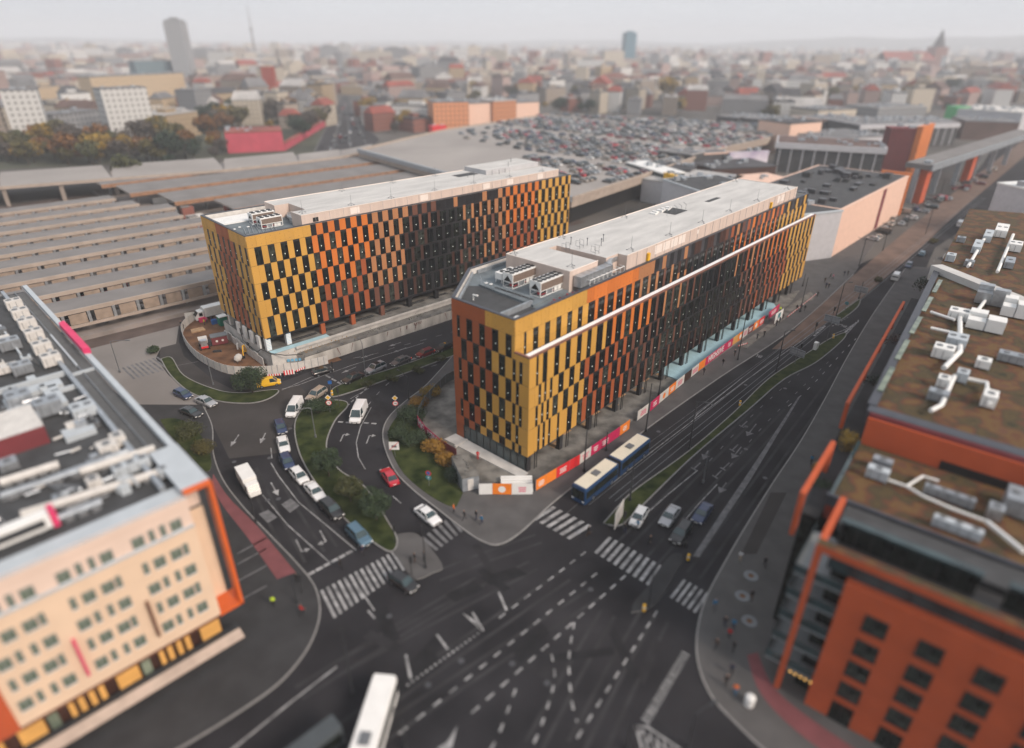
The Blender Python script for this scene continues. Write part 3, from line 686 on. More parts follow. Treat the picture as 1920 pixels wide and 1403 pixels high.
for k in range(7):
    y = 4.2+k*1.55; b.tube([(8.0, y, 24.3), (8.0, y, 25.4)], .03, 0, 4)
for z in (24.85, 25.4): b.tube([(8.0, 3.4, z), (8.0, 14.3, z), (9.5, 16.2, z)], .03, 0, 4)
b.build('guard_rail', ['galv'], rb)
b = MB(); b.tube([(3.5, 11.8, 24.05), (3.5, 11.8, 24.9), (3.5, 10.8, 25.0)], .14, 0, 8); b.build('vent_pipe', ['white'], rb)
b = MB(); b.ball((2.8, 2.1, 24.1), (.7, .4, .15), 0, 8, 4); b.build('roof_dome', ['white'], rb)
for q in ((36.2, 36.9), (91.2, 91.9)):
    b = MB(); b.b2(*q, .45, .9, 25.1, 26.5, 0); b.build('yellow_cabinet', ['yellow_sign'], rb)
# terrace line
b = MB(); b.b2(.1, LEN-.1, -1.7, -.02, 18.6, 18.9, 1); b.b2(.4, LEN-.1, -2.55, -1.75, 18.9, 20.14, 0); b.build('terrace', ['white_strip', 'galv'], rb)
b = MB(); b.b2(-.08, LEN+.08, -2.98, -2.56, 19.95, 20.16, 0); b.b2(0, LEN, -2.85, -2.76, 19.3, 19.95, 1); b.b2(-.08, .35, -2.55, .0, 19.95, 20.18, 0); b.build('fascia', ['brown_fascia', 'umber'], rb)
cl = MB(); wins = []
# upper face along the street
FA = Facade((0, 0, 0), (1, 0, 0), (0, -1, 0), cl, wins, 0)
wl_ = [(2.02, 2.54)]+[(4.05+2.75*k, 5.25+2.75*k) for k in range(5)]
x = 17.83
while x < LEN-3: wv = 1.85 if x < 96 else 1.45; wl_.append((x, x+wv)); x += 2.75
colA = bands([(17.7, YE), (33, OR), (41, TN), (52, (BR, UM, TN)), (66, (UM, BK, BK)), (72, (UM, BR, TN)), (84, (RO, TN, OR)), (97, OR), (200, YE)])
FA.row(20.25, 22.58, wl_, 0, LEN, colA, winz0=18.95)
FA.row(18.95, 20.22, wl_, 0, LEN, colA, winz0=99)
FA.row(22.6, 25.04, [], 0, 38.0, colA, 1.92)
colA2 = bands([(97, OR), (200, YE)])
x = 38.0; k = 0
while x < LEN-.3:
    y = min(x+1.37, LEN); f = [BK, GY, TN, GY, BK, GY] if x < 52 else ([UM, GY, BK, UM] if x < 66 else [BK, TN, BK, BR, GY, RO] if x < 78 else [BK, RO, GY, OR] if x < 97 else [GY, BK, YE, BK])
    FA.panel(x, y, 22.6, 25.04, f[k % len(f)]); x = y; k += 1
rivets_b = MB(); rivets(rivets_b, FA, 0, 38, 22.6, 25.0, 1.92)
# projecting face
FB = Facade((0, -2.89, 0), (1, 0, 0), (0, -1, 0), cl, wins, 0)
def genB(start, x0, pitch=2.75):
    out = []; x = start
    while x < LEN-1.2:
        c = x+.62; wv = 1.32 if c < 15 else (1.75 if c < 34 else 2.05 if c < 70 else 1.75 if c < 96 else 1.4)
        if x > x0: out.append((c-wv/2, c+wv/2))
        x += pitch
    return out
def colB(k):
    s = [0, -5.2, -5.2, -6.6][k]; t = [0, 4, 8, 12][k]
    o2 = OR if k == 0 else (RO if k > 1 else OR)
    return bands([(19.4+s, YE), (33+s, o2 if k < 1 else RO), (44+s, (TN, BR) if k < 2 else BR), (52+s, (BR, UM) if k < 2 else (UM, BR)), (60, (UM, BK, BK)), (66+t*.5, (UM, BK, BK)), (73+t*.6, (TN, UM, BK) if k < 1 else (UM, BK, BR)), (84+t*.3, (TN, RO) if k == 0 else (BR, RO)), (97+t*.2, OR if k == 0 else RO), (200, YE)])
FB.row(15.0, 19.93, [(1.5, 1.98), (2.95, 4.02), (5.65, 6.86), (8.41, 9.6), (11.24, 12.45), (13.9, 15.04)]+genB(13.97, 16), 0, LEN, colB(0))
FB.row(11.5, 14.95, [(2.16, 2.74), (3.5, 4.0), (4.85, 5.45)]+genB(6.95, 6), 0, LEN, colB(1))
FB.row(7.85, 11.45, [(1.55, 2.1), (2.9, 3.45), (4.2, 4.8), (5.66, 7.0)]+genB(8.35, 8), 0, LEN, colB(2))
FB.row(3.1, 7.8, [(2.2, 2.72), (3.45, 4.0), (4.83, 5.35), (7.05, 7.6)]+genB(9.65, 9), 0, LEN, colB(3))
# end face (towards the curved road)
FW = Facade((0, 0, 0), (0, 1, 0), (-1, 0, 0), cl, wins, 0)
c1 = bands([(5.8, YE), (99, RO)]); c2 = bands([(4.45, YE), (99, RO)]); c3 = bands([(7.2, YE), (99, RO)])
FW.row(22.63, 25.04, [], 0, 12.94, c1, 1.45); rivets(rivets_b, FW, 0, 12.9, 22.6, 25.0, 1.45)
FW.row(19.0, 22.6, [(.5, 1.67), (3.12, 4.41), (5.89, 7.06), (8.54, 9.79), (11.27, 11.89)], 0, 12.94, c2, 1.5)
FW.row(15.4, 18.95, [(-1.65, -1.05), (-.33, .28), (1.75, 3.05), (4.5, 5.8), (7.2, 8.5), (9.86, 11.11)], -2.85, 12.94, c1, 1.5)
FW.row(18.97, 19.92, [], -2.85, -.03, c1, 1.5)
FW.row(11.6, 15.35, [(-1.0, -.42), (.5, 1.7), (3.1, 4.4), (5.9, 7.1), (8.5, 9.8), (11.15, 11.83)], -2.85, 12.94, c2, 1.5)
FW.row(7.95, 11.55, [(-1.65, -1.05), (-.33, .28), (1.75, 3.05), (4.5, 5.8), (7.2, 8.5), (9.86, 11.02)], -2.85, 12.94, c3, 1.5)
FW.row(4.6, 7.9, [(-1.0, -.42), (.5, 1.7), (3.1, 4.4), (5.9, 7.1), (8.45, 9.7), (11.1, 11.7)], -2.85, 12.94, c3, 1.5)
FW.row(3.0, 4.55, [(-1.65, -1.05), (-.33, .28), (1.75, 3.05), (4.5, 5.8), (7.2, 8.5), (9.86, 11.02)], -2.85, 12.94, c3, 1.5, dot=False)
FW.row(.2, 3.0, [], 11.15, 12.94, c3, 1.9)
# chamfer, back and far end
cd = (Vector((11.5, 21, 0))-Vector((0, 12.96, 0))); cL = cd.length; cd.normalize(); cn = Vector((-cd.y, cd.x, 0))
FC = Facade((0, 12.96, 0), cd, cn, cl, wins, 0)
FD = Facade((11.5, 21, 0), (1, 0, 0), (0, 1, 0), cl, wins, 0)
for i, (z0, z1) in enumerate(((22.6, 25.04), (19, 22.55), (15.4, 18.95), (11.6, 15.35), (7.95, 11.55), (3, 7.9))):
    FC.row(z0, z1, [] if i == 0 else [(1+2.7*k+(i % 2)*1.35, 2.2+2.7*k+(i % 2)*1.35) for k in range(4)], 0, cL, bands([(99, RO)]), dot=False)
    FD.row(z0, z1, [], 0, LEN-11.5, bands([(20, RO), (40, BR), (60, UM), (85, RO), (200, YE)]), 2.7)
FE = Facade((LEN, 0, 0), (0, 1, 0), (1, 0, 0), cl, wins, 0)
FE.row(3, 25.04, [], 0, 21, bands([(99, YE)]), 2.7)
cl.build('cladding', CL, rb); rivets_b.build('cladding_fixings', ['umber'], rb)
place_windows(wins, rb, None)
# corner trim, ground floor glazing and columns
b = MB(); b.b2(-.1, .02, -2.99, -2.86, 3.1, 19.9, 0); b.build('corner_trim', ['yellow'], rb)
b = MB(); b.b2(-.02, .06, -2.4, 11.1, .2, 3.0, 0)
for k in range(10): b.b2(-.1, -.02, -2.4+1.5*k, -2.33+1.5*k, .2, 3.0, 1)
b.build('ground_floor_glazing', ['glass_blue', 'frame_dark'], rb)
b = MB(); b.b2(.2, LEN-2, 3.1, 3.18, .2, 3.0, 0)
for k in range(56): b.b2(.3+2*k, .38+2*k, 3.02, 3.1, .2, 3.0, 1)
b.build('ground_floor_glazing', ['glass', 'frame_dark'], rb)
for k in range(14):
    x = .45+8.15*k if k else .5
    b = MB(); b.b2(x-.4, x+.4, -2.8, -2.1, .15, 3.0, 0)
    for q in range(10): b.b2(x-.43, x+.43, -2.83, -2.80, .4+q*.27, .48+q*.27, 1)
    b.b2(x+1.0, x+1.12, -3.1, -2.98, .15, 3.4, 2); b.b2(x+1.5, x+1.6, -3.1, -3.0, .15, 3.4, 2); b.build('column', ['black', 'grey_panel', 'black'], rb)
b = MB(); b.b2(-3.0, -.1, 10.2, 10.6, .17, .5, 0); b.prism([(-.12, -3.2), (-1.9, -3.2), (-2.2, 4), (-2.6, 13.4), (-.12, 13.2)], .17, .35, 0); b.build('plinth', ['concrete'], rb)
# light blue insulation boards over the basement slab in front of the columns
b = MB(); b.prism([(43.2, -1.2), (43.2, -5.3), (54, -5.2), (94.3, -4.8), (97, -3.0), (97, 3.0), (43.2, 3.0)], .17, .42, 0)
b.build('insulated_slab', ['insulation'], rb)
for k in range(9):
    b = MB(); b.b2(8+k*4.3, 10+k*4.3, -1.9+(k % 2)*1.2, -.7+(k % 2)*1.2, .175, .2, 0); b.build('timber_board', ['wood'], rb)
# ---------------------------------------------------------------- left-hand building
PL = R(44.0555); CX, CY = -53.256*.9367, 123.431*.9367
lb = empty('office_building', (CX, CY, 0), PL, 'checkered yellow and orange office block raised on a concrete podium beside the brown yard', 'building')
LL, LW, PZ = 91.3, 21.8, 3.6
b = MB(); b.b2(0, LL, 0, LW, 6.3, 26.3, 0, 1); b.b2(3, LL-1, 4.5, LW-1, PZ, 6.3, 2)
b.build('wall', ['frame_dark', 'deck_grey', 'grey_panel'], lb)
fl = [(0, 0), (LL, 0), (LL, LW), (0, LW)]
b = MB(); parapet(b, fl, 26.3, 27.25, .4, 0, 1); b.build('parapet', ['offwhite', 'coping'], lb)
b = MB(); b.prism([(12, .9), (87.3, .9), (87.3, 17.2), (12, 17.2), (12, 12.6), (15.2, 12.6), (15.2, 5.2), (12, 5.2)], 26.3, 29.0, 0, 1); pn = b.build('penthouse', ['pent_wall', 'membrane'], lb)
b = MB(); b.prism([(67.5, 8.2), (86.8, 8.2), (86.8, 16.8), (67.5, 16.8)], 29.0, 30.1, 0, 1); b.build('penthouse_upper', ['pent_shadow', 'membrane'], pn)
b = MB(); b.b2(60.4, 67.0, 10.5, 13.5, 29.0, 29.03, 0); b.build('roof_shaft', ['dark_roof'], pn)
b = MB(); b.b2(14.4, 15.6, .86, .9, 27.35, 28.2, 0); b.build('vent_opening', ['black'], pn)
for s0 in (23, 41, 60, 68, 79):
    b = MB(); b.b2(s0, s0+2.2, .87, .90, 27.5, 28.8, 0); b.build('louvre_panel', ['pent_light'], pn)
b = MB()
for pts in ([(12, .9), (87.3, .9)], [(87.3, .9), (87.3, 17.2)], [(87.3, 17.2), (12, 17.2)], [(12, .9), (12, 5.2)], [(12, 12.6), (12, 17.2)]): b.wall(pts, .12, 29.0, 29.12, 0)
x = 15.0
while x < 87: b.b2(x, x+.04, .84, .90, 27.3, 29.0, 1); x += 3.2
b.build('flashing', ['pent_light', 'pent_shadow'], pn)
for x, y in ((13.4, 3), (24, 2), (34, 2.0), (46, 2), (58, 2), (70, 2), (82, 2), (30, 16), (44, 16), (57, 16)): mast(pn, x, y, 29.0, 2.4)
for x, y, z in ((69, 7.5, 29), (71, 7, 29), (73.5, 7.4, 29), (62, 9, 29), (64.5, 9.4, 29), (76, 8.8, 30.1), (81, 13, 30.1)):
    b = MB(); b.tube([(x, y, z), (x, y, z+1.1)], .08, 0, 6); b.build('vent_pipe', ['pole_grey'], pn)
b = MB()
for k in range(6): b.b2(12.3+.4*k, 12.9+.4*k, 6+k*1.0, 6.9+k*1.0, 26.4, 27.0+.2*(k % 3), 0)
b.tube([(13, 5.6, 27), (13, 9, 27.3), (14.5, 12, 27)], .3, 0, 8); b.build('duct', ['steel'], lb)
chiller(lb, 6.1, 6.5, 26.3, 4.5, 2.0, 2.1, 8); chiller(lb, 6.4, 11.2, 26.3, 4.8, 2.0, 2.1, 8)
b = MB(); b.b2(1.2, 11.5, 14.5, 20.6, 26.3, 26.5, 0); b.build('roof_patch', ['white'], lb)
b = MB()
for k in range(8): b.tube([(1.5+.9*k, 3+.5*(k % 3), 26.45), (3.5+.9*k, 9+.3*k, 26.45)], .06, 0, 5)
b.b2(1.4, 3.2, 1.4, 3.4, 26.3, 26.8, 1); b.b2(3.8, 4.6, 1.6, 2.6, 26.3, 26.7, 1); b.build('pipework', ['galv', 'pole_grey'], lb)
b = MB()
for k in range(6): b.ball((2+1.4*k, 10+.8*(k % 2), 26.35), (.3, .3, .12), 0, 8, 4)
b.build('roof_dome', ['white'], lb)
cl = MB(); wins = []; rv = MB()
FA = Facade((0, 0, 0), (1, 0, 0), (0, -1, 0), cl, wins, 0)
def genL(start, ww=1.2):
    out = []; x = start
    while x < LL-.6:
        c = x+.6; wv = 1.38 if c < 36 else (1.85 if c < 62 else 1.4); out.append((c-wv/2, min(c+wv/2, LL-.2))); x += 2.62
    return out
def colL(k):
    o2 = OR if k < 3 else RO
    return bands([(13.4, YE), (22.5-k*.3, OR if k < 2 else (OR if k < 3 else RO)), (27.3-k*.6, OR if k < 2 else RO), (36.6-k*.8, TN if k < 3 else (TN, BR)[k-3]), (44-k, BR if k < 1 else UM), (53-k, (UM, BK, BK)), (62+k, (TN, BR) if k < 4 else (BR, UM)), (66.2, TN if k < 3 else BR), (78.6, OR if k < 2 else RO), (200, YE)])
FA.row(24.95, 27.2, [], 0, 13.15, colL(0), 1.9); rivets(rv, FA, 0, 13, 24.95, 27.2, 1.9)
x = 13.18; k = 0; c0 = colL(0)
while x < LL-.3:
    if 44 < x < 62: c = BK if (k % 7) else TN
    else: c = BK if k % 2 == 0 else c0(x)
    y = min(x+(1.17 if k % 2 == 0 else 1.45), LL); FA.panel(x, y, 24.95, 27.2, c); x = y; k += 1
for i, (z0, z1) in enumerate(((21.4, 24.92), (17.85, 21.37), (14.3, 17.82), (10.75, 14.27), (6.35, 10.72))):
    FA.row(z0, z1, genL(1.34 if i % 2 == 0 else 2.65), 0, LL, colL(i), 1.42)
FW = Facade((0, 0, 0), (0, 1, 0), (-1, 0, 0), cl, wins, 0)
cw = bands([(7.3, YE), (14.9, RO), (99, YE)])
FW.row(24.95, 27.2, [], 0, LW, cw, 1.31); rivets(rv, FW, 0, LW, 24.95, 27.2, 1.31)
for i, (z0, z1) in enumerate(((21.4, 24.92), (17.85, 21.37), (14.3, 17.82), (10.75, 14.27), (6.35, 10.72))):
    st = .33 if i % 2 == 0 else 1.6
    FW.row(z0, z1, [(st+2.62*k, st+2.62*k+.95) for k in range(8) if st+2.62*k+.95 < LW-.2], 0, LW, cw, 1.7)
FE = Facade((LL, 0, 0), (0, 1, 0), (1, 0, 0), cl, wins, 0); FE.row(6.35, 27.2, [], 0, LW, bands([(99, YE)]), 2.7)
FD = Facade((0, LW, 0), (1, 0, 0), (0, 1, 0), cl, wins, 0); FD.row(6.35, 27.2, [], 0, LL, bands([(20, YE), (40, OR), (60, UM), (99, YE)]), 2.7)
cl.build('cladding', CL, lb); rv.build('cladding_fixings', ['brown'], lb)
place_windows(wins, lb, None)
b = MB(); b.b2(.3, LL-.3, -.06, -.02, 6.0, 6.34, 0); b.build('soffit_band', ['frame_dark'], lb)
for k, (x, mt) in enumerate(((.55, 'white'), (4.9, 'white'), (12.8, 'redorange'), (20.2, 'redorange'), (27.9, 'brown'), (35.6, 'black_panel'), (43.6, 'black_panel'), (51.6, 'black_panel'), (59.6, 'umber'), (67.6, 'redorange'), (75.6, 'yellow'))):
    b = MB(); b.b2(x-.5, x+.5, -.05, .95, PZ, 6.3, 0)
    if mt == 'white':
        for q in range(8): b.b2(x-.53, x+.53, -.08, -.05, PZ+.15+q*.33, PZ+.2+q*.33, 1)
    b.build('column', [mt, 'tarp_blue'], lb)
for k in range(3):
    b = MB(); b.b2(.05, .8, 6+6*k, 7+6*k, 0, 6.3, 0); b.build('column', ['offwhite'], lb)
# podium and retaining wall
pod = MB(); pod.prism([(-.2, -2.2), (LL+20, -2.6), (LL+20, LW), (-.2, LW)], 0, PZ, 0, 1)
pod.prism([(5.2, -5.4), (20, -5.6), (LL+20, -7.0), (LL+20, -2.65), (5.2, -2.35)], 0, 2.3, 2, 3)
pd = pod.build('podium', ['concrete', 'rubble', 'concrete_dirty', 'rubble'], lb)
b = MB(); b.prism([(.2, -2.1), (13, -2.3), (13, -.6), (.2, -.4)], PZ+.005, PZ+.03, 0); b.build('insulated_slab', ['insulation'], lb)
b = MB()
for k in range(12): b.b2(6+k*7.2, 11.8+k*7.2, .9, 1.9, PZ+.005, PZ+.03, 0); b.b2(6+k*7.2, 11.8+k*7.2, 1.35, 1.4, PZ+.03, PZ+.06, 1)
b.build('drain_grating', ['black', 'galv'], lb)
b = MB(); b.b2(5, LL+18, -2.75, -2.55, PZ-.3, PZ+.25, 0)
for k in range(36): b.b2(5.2+k*2.9, 5.3+k*2.9, -5.5-.016*k, -5.42-.016*k, 2.3, 3.0, 1)
for z in (2.65, 3.0): b.tube([(5.2, -5.46, z), (LL+16, -6.1, z)], .03, 1, 4)
b.build('handrail', ['concrete', 'pole_grey'], pd)
random.seed(3)
b = MB()
for k in range(26):
    x = random.uniform(9, 90); y = -5.43-.0165*(x-5); h = random.uniform(.6, 2.1); w_ = random.uniform(.06, .3); sl_ = random.uniform(-.8, .8)
    y -= .06 if x > 20 else .0
    b.poly([(x, y-.09, 2.25), (x+w_, y-.09, 2.25), (x+w_*.4+sl_*h*.5, y-.09, 2.25-h), (x+sl_*h*.5, y-.09, 2.25-h)])
b.build('creeper', ['rust_stain'], pd)
for x, y, cz in ((6, -3.6, .5), (14, -3.8, .35), (23, -4, .3), (34, -4.2, .4), (47, -4.2, .3)):
    b = MB()
    for k in range(60):
        p = Vector((x+random.gauss(0, 1.6), y+random.gauss(0, .5), 2.3+random.random()*cz*2)); a = Vector((random.uniform(-1, 1), random.uniform(-1, 1), random.uniform(-1, 1)))*.22; c = Vector((random.uniform(-1, 1), random.uniform(-1, 1), random.uniform(-1, 1)))*.22
        b.poly([p, p+a, p+c])
    b.build('weeds', ['leafy_autumn' if x < 20 else 'grass'], pd)
b = MB(); p = [(-.3, 12, 5), (-1.2, 9, 3.4), (-.6, 4, 2.2), (-1, .5, 4.2), (-.4, -2.0, 4.0), (2, -3.6, 3.3), (5, -5.2, 3.1)]
b.tube(p, .09, 0, 6); b.build('hose', ['pole'], pd)
for k in range(9):
    b = MB(); b.b2(-.9, -.75, 1.0+2.2*k, 3.0+2.2*k, 0, 1.9+.3*(k % 2), 0); b.build('boarding_panel', ['offwhite'], pd)
for k in range(4):
    b = MB(); b.b2(-.5, -.1, 2+3.3*k, 3.4+3.3*k, 3.6, 6.2, 0); b.build('wrapped_pier', ['white'], pd)
# ================================================================ vehicles
def loft(b, secs, m=0, capm=None):
    n = len(secs[0]); base = len(b.v)
    for s_ in secs: b.v += [tuple(p) for p in s_]
    for i in range(len(secs)-1):
        for k in range(n):
            k2 = (k+1) % n; b.f.append((base+i*n+k, base+(i+1)*n+k, base+(i+1)*n+k2, base+i*n+k2)); b.m.append(m)
    b.f.append(tuple(base+k for k in range(n))); b.m.append(m if capm is None else capm)
    b.f.append(tuple(base+(len(secs)-1)*n+k for k in range(n-1, -1, -1))); b.m.append(m if capm is None else capm)
CARS = {  # length, width, belt profile [(x, half width factor, z low, z shoulder)], cabin (x rear low, x rear top, x front top, x front low, z top)
 'saloon': (4.6, 1.8, [(-2.3, .82, .35, .72), (-2.22, .93, .25, .92), (-1.5, 1, .2, .97), (0, 1, .2, .93), (1.0, 1, .2, .90), (2.0, .95, .22, .76), (2.25, .86, .3, .62), (2.3, .78, .36, .5)], (-1.75, -1.05, .35, 1.05, 1.44)),
 'hatchback': (4.1, 1.75, [(-2.05, .84, .35, .8), (-1.98, .94, .25, .95), (-1.2, 1, .2, .98), (0, 1, .2, .95), (.95, 1, .2, .92), (1.8, .94, .22, .78), (2.0, .86, .3, .62), (2.05, .78, .36, .5)], (-1.98, -1.55, .35, 1.1, 1.48)),
 'suv': (4.6, 1.88, [(-2.3, .86, .4, .9), (-2.22, .95, .3, 1.05), (-1.2, 1, .28, 1.08), (0, 1, .28, 1.05), (1.05, 1, .28, 1.03), (2.05, .95, .3, .92), (2.25, .88, .35, .75), (2.3, .8, .4, .55)], (-2.2, -1.85, .4, 1.1, 1.68)),
 'van': (5.2, 1.95, [(-2.6, .95, .35, 1.1), (-2.55, .99, .3, 1.15), (0, 1, .28, 1.15), (1.2, 1, .28, 1.12), (2.0, .97, .28, 1.02), (2.5, .88, .32, .8), (2.6, .8, .4, .6)], (-2.57, -2.5, 1.0, 1.85, 2.05)),
}
def wheel(parent, x, y, r=.32, w_=.22):
    e = empty('wheel', (x, y, r)); e.parent = parent; s = 1 if y > 0 else -1
    b = MB(); b.tube([(0, -w_/2, 0), (0, w_/2, 0)], r, 0, 14); b.build('tyre', ['rubber'], e)
    b = MB(); b.tube([(0, s*w_*.5, 0), (0, s*(w_*.5+.02), 0)], r*.62, 0, 10)
    for k in range(5):
        t = 2*math.pi*k/5; b.obox((r*.1*math.cos(t), s*(w_*.5+.02), r*.1*math.sin(t)), (r*.45*math.cos(t), 0, r*.45*math.sin(t)), (0, s*.015, 0), (-.05*math.sin(t), 0, .05*math.cos(t)), 1)
    b.build('rim', ['steel', 'black'], e)
def car_shell(kind):
    L, W, prof, cab = CARS[kind]; h = W/2; b = MB(); secs = []
    for x, f, z0, z1 in prof:
        y = h*f; secs.append([(x, -y*.92, z0), (x, -y, z0+.15), (x, -y, z1-.16), (x, -y*.86, z1), (x, y*.86, z1), (x, y, z1-.16), (x, y, z0+.15), (x, y*.92, z0)])
    loft(b, secs)
    g = MB(); zb = prof[2][3]-.02; xr, xt, xf, xl, zt = cab; yb, yt = h*.90, h*.72
    g.poly([(xr, -yb, zb), (xl, -yb, zb), (xf, -yt, zt-.04), (xt, -yt, zt-.04)]); g.poly([(xl, yb, zb), (xr, yb, zb), (xt, yt, zt-.04), (xf, yt, zt-.04)])
    g.poly([(xl, -yb, zb), (xl, yb, zb), (xf, yt, zt-.04), (xf, -yt, zt-.04)]); g.poly([(xr, yb, zb), (xr, -yb, zb), (xt, -yt, zt-.04), (xt, yt, zt-.04)])
    loft(b, [[(xt-.04, -yt-.02, zt-.06), (xt+.1, -yt*.8, zt), (xt+.1, yt*.8, zt), (xt-.04, yt+.02, zt-.06)], [(xf+.04, -yt-.02, zt-.06), (xf-.1, -yt*.8, zt), (xf-.1, yt*.8, zt), (xf+.04, yt+.02, zt-.06)]])
    for s in (-1, 1):
        for lo, hi in (((xr, s*yb, zb), (xt, s*yt, zt-.04)), ((xl, s*yb, zb), (xf, s*yt, zt-.04))): b.tube([lo, hi], .045, 0, 4)
        xm = (xt+xf)/2-.1; b.tube([(xm, s*yb*1.0, zb), (xm, s*(yt+.01), zt-.04)], .04, 0, 4)
    if kind == 'van':   # closed sides behind the cab
        for s in (-1, 1): b.obox((xt, s*(yb+.03)-.02, zb-.05), (2.7, 0, 0), (0, .04, 0), (0, -s*(yb-yt-.02)*.95, zt-zb), 0)
        b.obox((xt-.06, -yb, zb-.05), (.05, 0, 0), (0, 2*yb, 0), (.04, 0, zt-zb), 0)
    return L, W, prof, cab, b, g
def make_car(kind, body='car_white', braking=False):
    L, W, prof, cab, b, g = car_shell(kind)
    e = empty('car' if kind != 'van' else 'van')
    sh = b.build('body', [body], e); g.build('windows', ['glass_blue'], e)
    lm = 'lamp_red' if braking else 'lamp_off_red'
    for s in (-1, 1):
        q = MB(); q.box((L/2-.10, s*W*.34, prof[-2][3]-.12), (.16, .34, .14)); q.build('headlight', ['lamp_clear'], e)
        q = MB(); q.box((-L/2+.07, s*W*.38, prof[1][3]-.28), (.1, .26, .18)); q.build('tail_light', [lm], e)
        q = MB(); q.box((cab[3]-.25, s*(W/2+.08), prof[3][3]), (.12, .18, .13)); q.build('mirror', ['black'], e)
        for x in (-L*.31, L*.31): wheel(e, x, s*(W/2-.1), .34 if kind in ('suv', 'van') else .31)
    q = MB(); q.box((L/2+.005, 0, .38), (.03, .5, .11), 0); q.box((-L/2-.005, 0, .5), (.03, .5, .11), 0); q.build('number_plate', ['white'], e)
    q = MB(); q.box((L/2-.03, 0, .45), (.08, W*.5, .16)); q.build('grille', ['black'], e)
    return e
_proto = {}
def put_car(kind, colour, c, ahead, label, cat='car', group=None, z=0, scale=1, braking=False, extra=None):
    """c: photo pixel of the middle of the car at mid height, ahead: pixel it points to"""
    p = at(c[0], c[1], z+.7); q = at(ahead[0], ahead[1], z+.7); a = math.atan2(q.y-p.y, q.x-p.x)
    key = (kind, braking); o = copy_tree(_proto[key]) if key in _proto else make_car(kind, braking=braking); _proto.setdefault(key, o)
    o.location = (p.x, p.y, z); o.rotation_euler = (0, 0, a); o.scale = (scale,)*3
    for ch in o.children:
        if ch.name.split('.')[0] == 'body': ch.material_slots[0].link = 'OBJECT'; ch.material_slots[0].material = M['car_'+colour]
    tag(o, label, cat, group)
    if extra: extra(o)
    return o
def taxi_sign(o):
    b = MB(); b.box((-.2, 0, 1.45), (.18, .5, .14)); b.build('roof_sign', ['yellow_sign'], o)
def roof_rack(o):
    b = MB()
    for s in (-.6, .6): b.b2(-1.5, .3, s-.03, s+.03, 1.68, 1.74, 0)
    b.b2(-.9, .1, -.5, .5, 1.74, 1.78, 0); b.build('roof_rack', ['black'], o)
GQ = 'cars queueing in the curved lane'
put_car('van', 'white', (552, 766), (536, 792), 'white panel van at the head of the grass island, rounding the bend', 'van')
put_car('suv', 'beige', (593, 739), (574, 752), 'champagne estate car crossing towards the bend beside the traffic light')
put_car('van', 'yellow', (504, 717), (540, 711), 'bright yellow van passing beside the round tree at the yard fence', 'van', scale=.85)
put_car('hatchback', 'black', (605, 695), (640, 685), 'dark hatchback driving past the red chevron barrier', extra=None)
put_car('saloon', 'black', (661, 708), (641, 717), 'black saloon first at the stop line of the inner street')
put_car('suv', 'silver', (704, 690), (684, 699), 'silver off-roader with a roof rack second in the inner street queue', extra=roof_rack)
put_car('saloon', 'grey', (751, 676), (735, 683), 'grey saloon third in the inner street queue with glowing brake lights', braking=True)
put_car('hatchback', 'darkred', (797, 661), (780, 667), 'dark red hatchback with glowing brake lights below the retaining wall', braking=True)
put_car('saloon', 'black', (833, 650), (815, 657), 'black taxi with a yellow roof sign at the tail of the inner queue', extra=taxi_sign)
put_car('van', 'white', (672, 776), (660, 800), 'white minibus driving down the curved inner carriageway', 'van', scale=1.1)
put_car('hatchback', 'navy', (526, 800), (534, 822), 'very dark blue hatchback behind the white van on the bend', group=GQ)
put_car('saloon', 'white', (531, 832), (537, 855), 'white saloon in the queue ahead of the dark blue hatchback', group=GQ)
put_car('hatchback', 'navy', (538, 864), (548, 884), 'bright navy hatchback between two white cars in the queue', group=GQ)
put_car('hatchback', 'white', (561, 891), (576, 908), 'small white hatchback just ahead of the navy one', group=GQ)
put_car('saloon', 'white', (590, 920), (606, 938), 'white saloon beside the middle of the grass island', group=GQ)
put_car('suv', 'black', (622, 954), (640, 972), 'black off-roader second from the stop line by the hotel crossing', group=GQ)
put_car('suv', 'blue', (673, 1003), (692, 1022), 'pale blue grey estate car waiting first at the hotel crossing', group=GQ)
put_car('saloon', 'red', (730, 892), (714, 868), 'bright red car on the curved carriageway beside the grass verge')
put_car('saloon', 'white', (802, 965), (826, 984), 'white car approaching the crossing by the corner pavement')
put_car('hatchback', 'black', (756, 1090), (790, 1112), 'black hatchback crossing the junction beyond the hotel zebra')
put_car('hatchback', 'white', (1198, 968), (1186, 988), 'white hatchback next to the grass strip at the main stop line')
put_car('saloon', 'silver', (1256, 966), (1240, 988), 'silver saloon in the middle lane at the main stop line')
put_car('saloon', 'navy', (1317, 961), (1298, 988), 'dark blue saloon standing behind the black one at the stop line')
put_car('suv', 'black', (1277, 998), (1262, 1020), 'black off-roader first in the lane by the white wedge marking')
GL = 'cars standing on the light apron by the hotel'
put_car('hatchback', 'navy', (343, 738), (375, 752), 'dark blue hatchback nearest the grass wedge on the light apron', group=GL)
put_car('saloon', 'silver', (386, 752), (420, 766), 'silver saloon nosing towards the bend on the light apron', group=GL)
put_car('saloon', 'black', (358, 772), (395, 787), 'black saloon on the light apron beside the lot grass', group=GL)
put_car('van', 'white', (255, 585), (285, 578), 'white van parked along the station platform edge', 'van', scale=1.1)
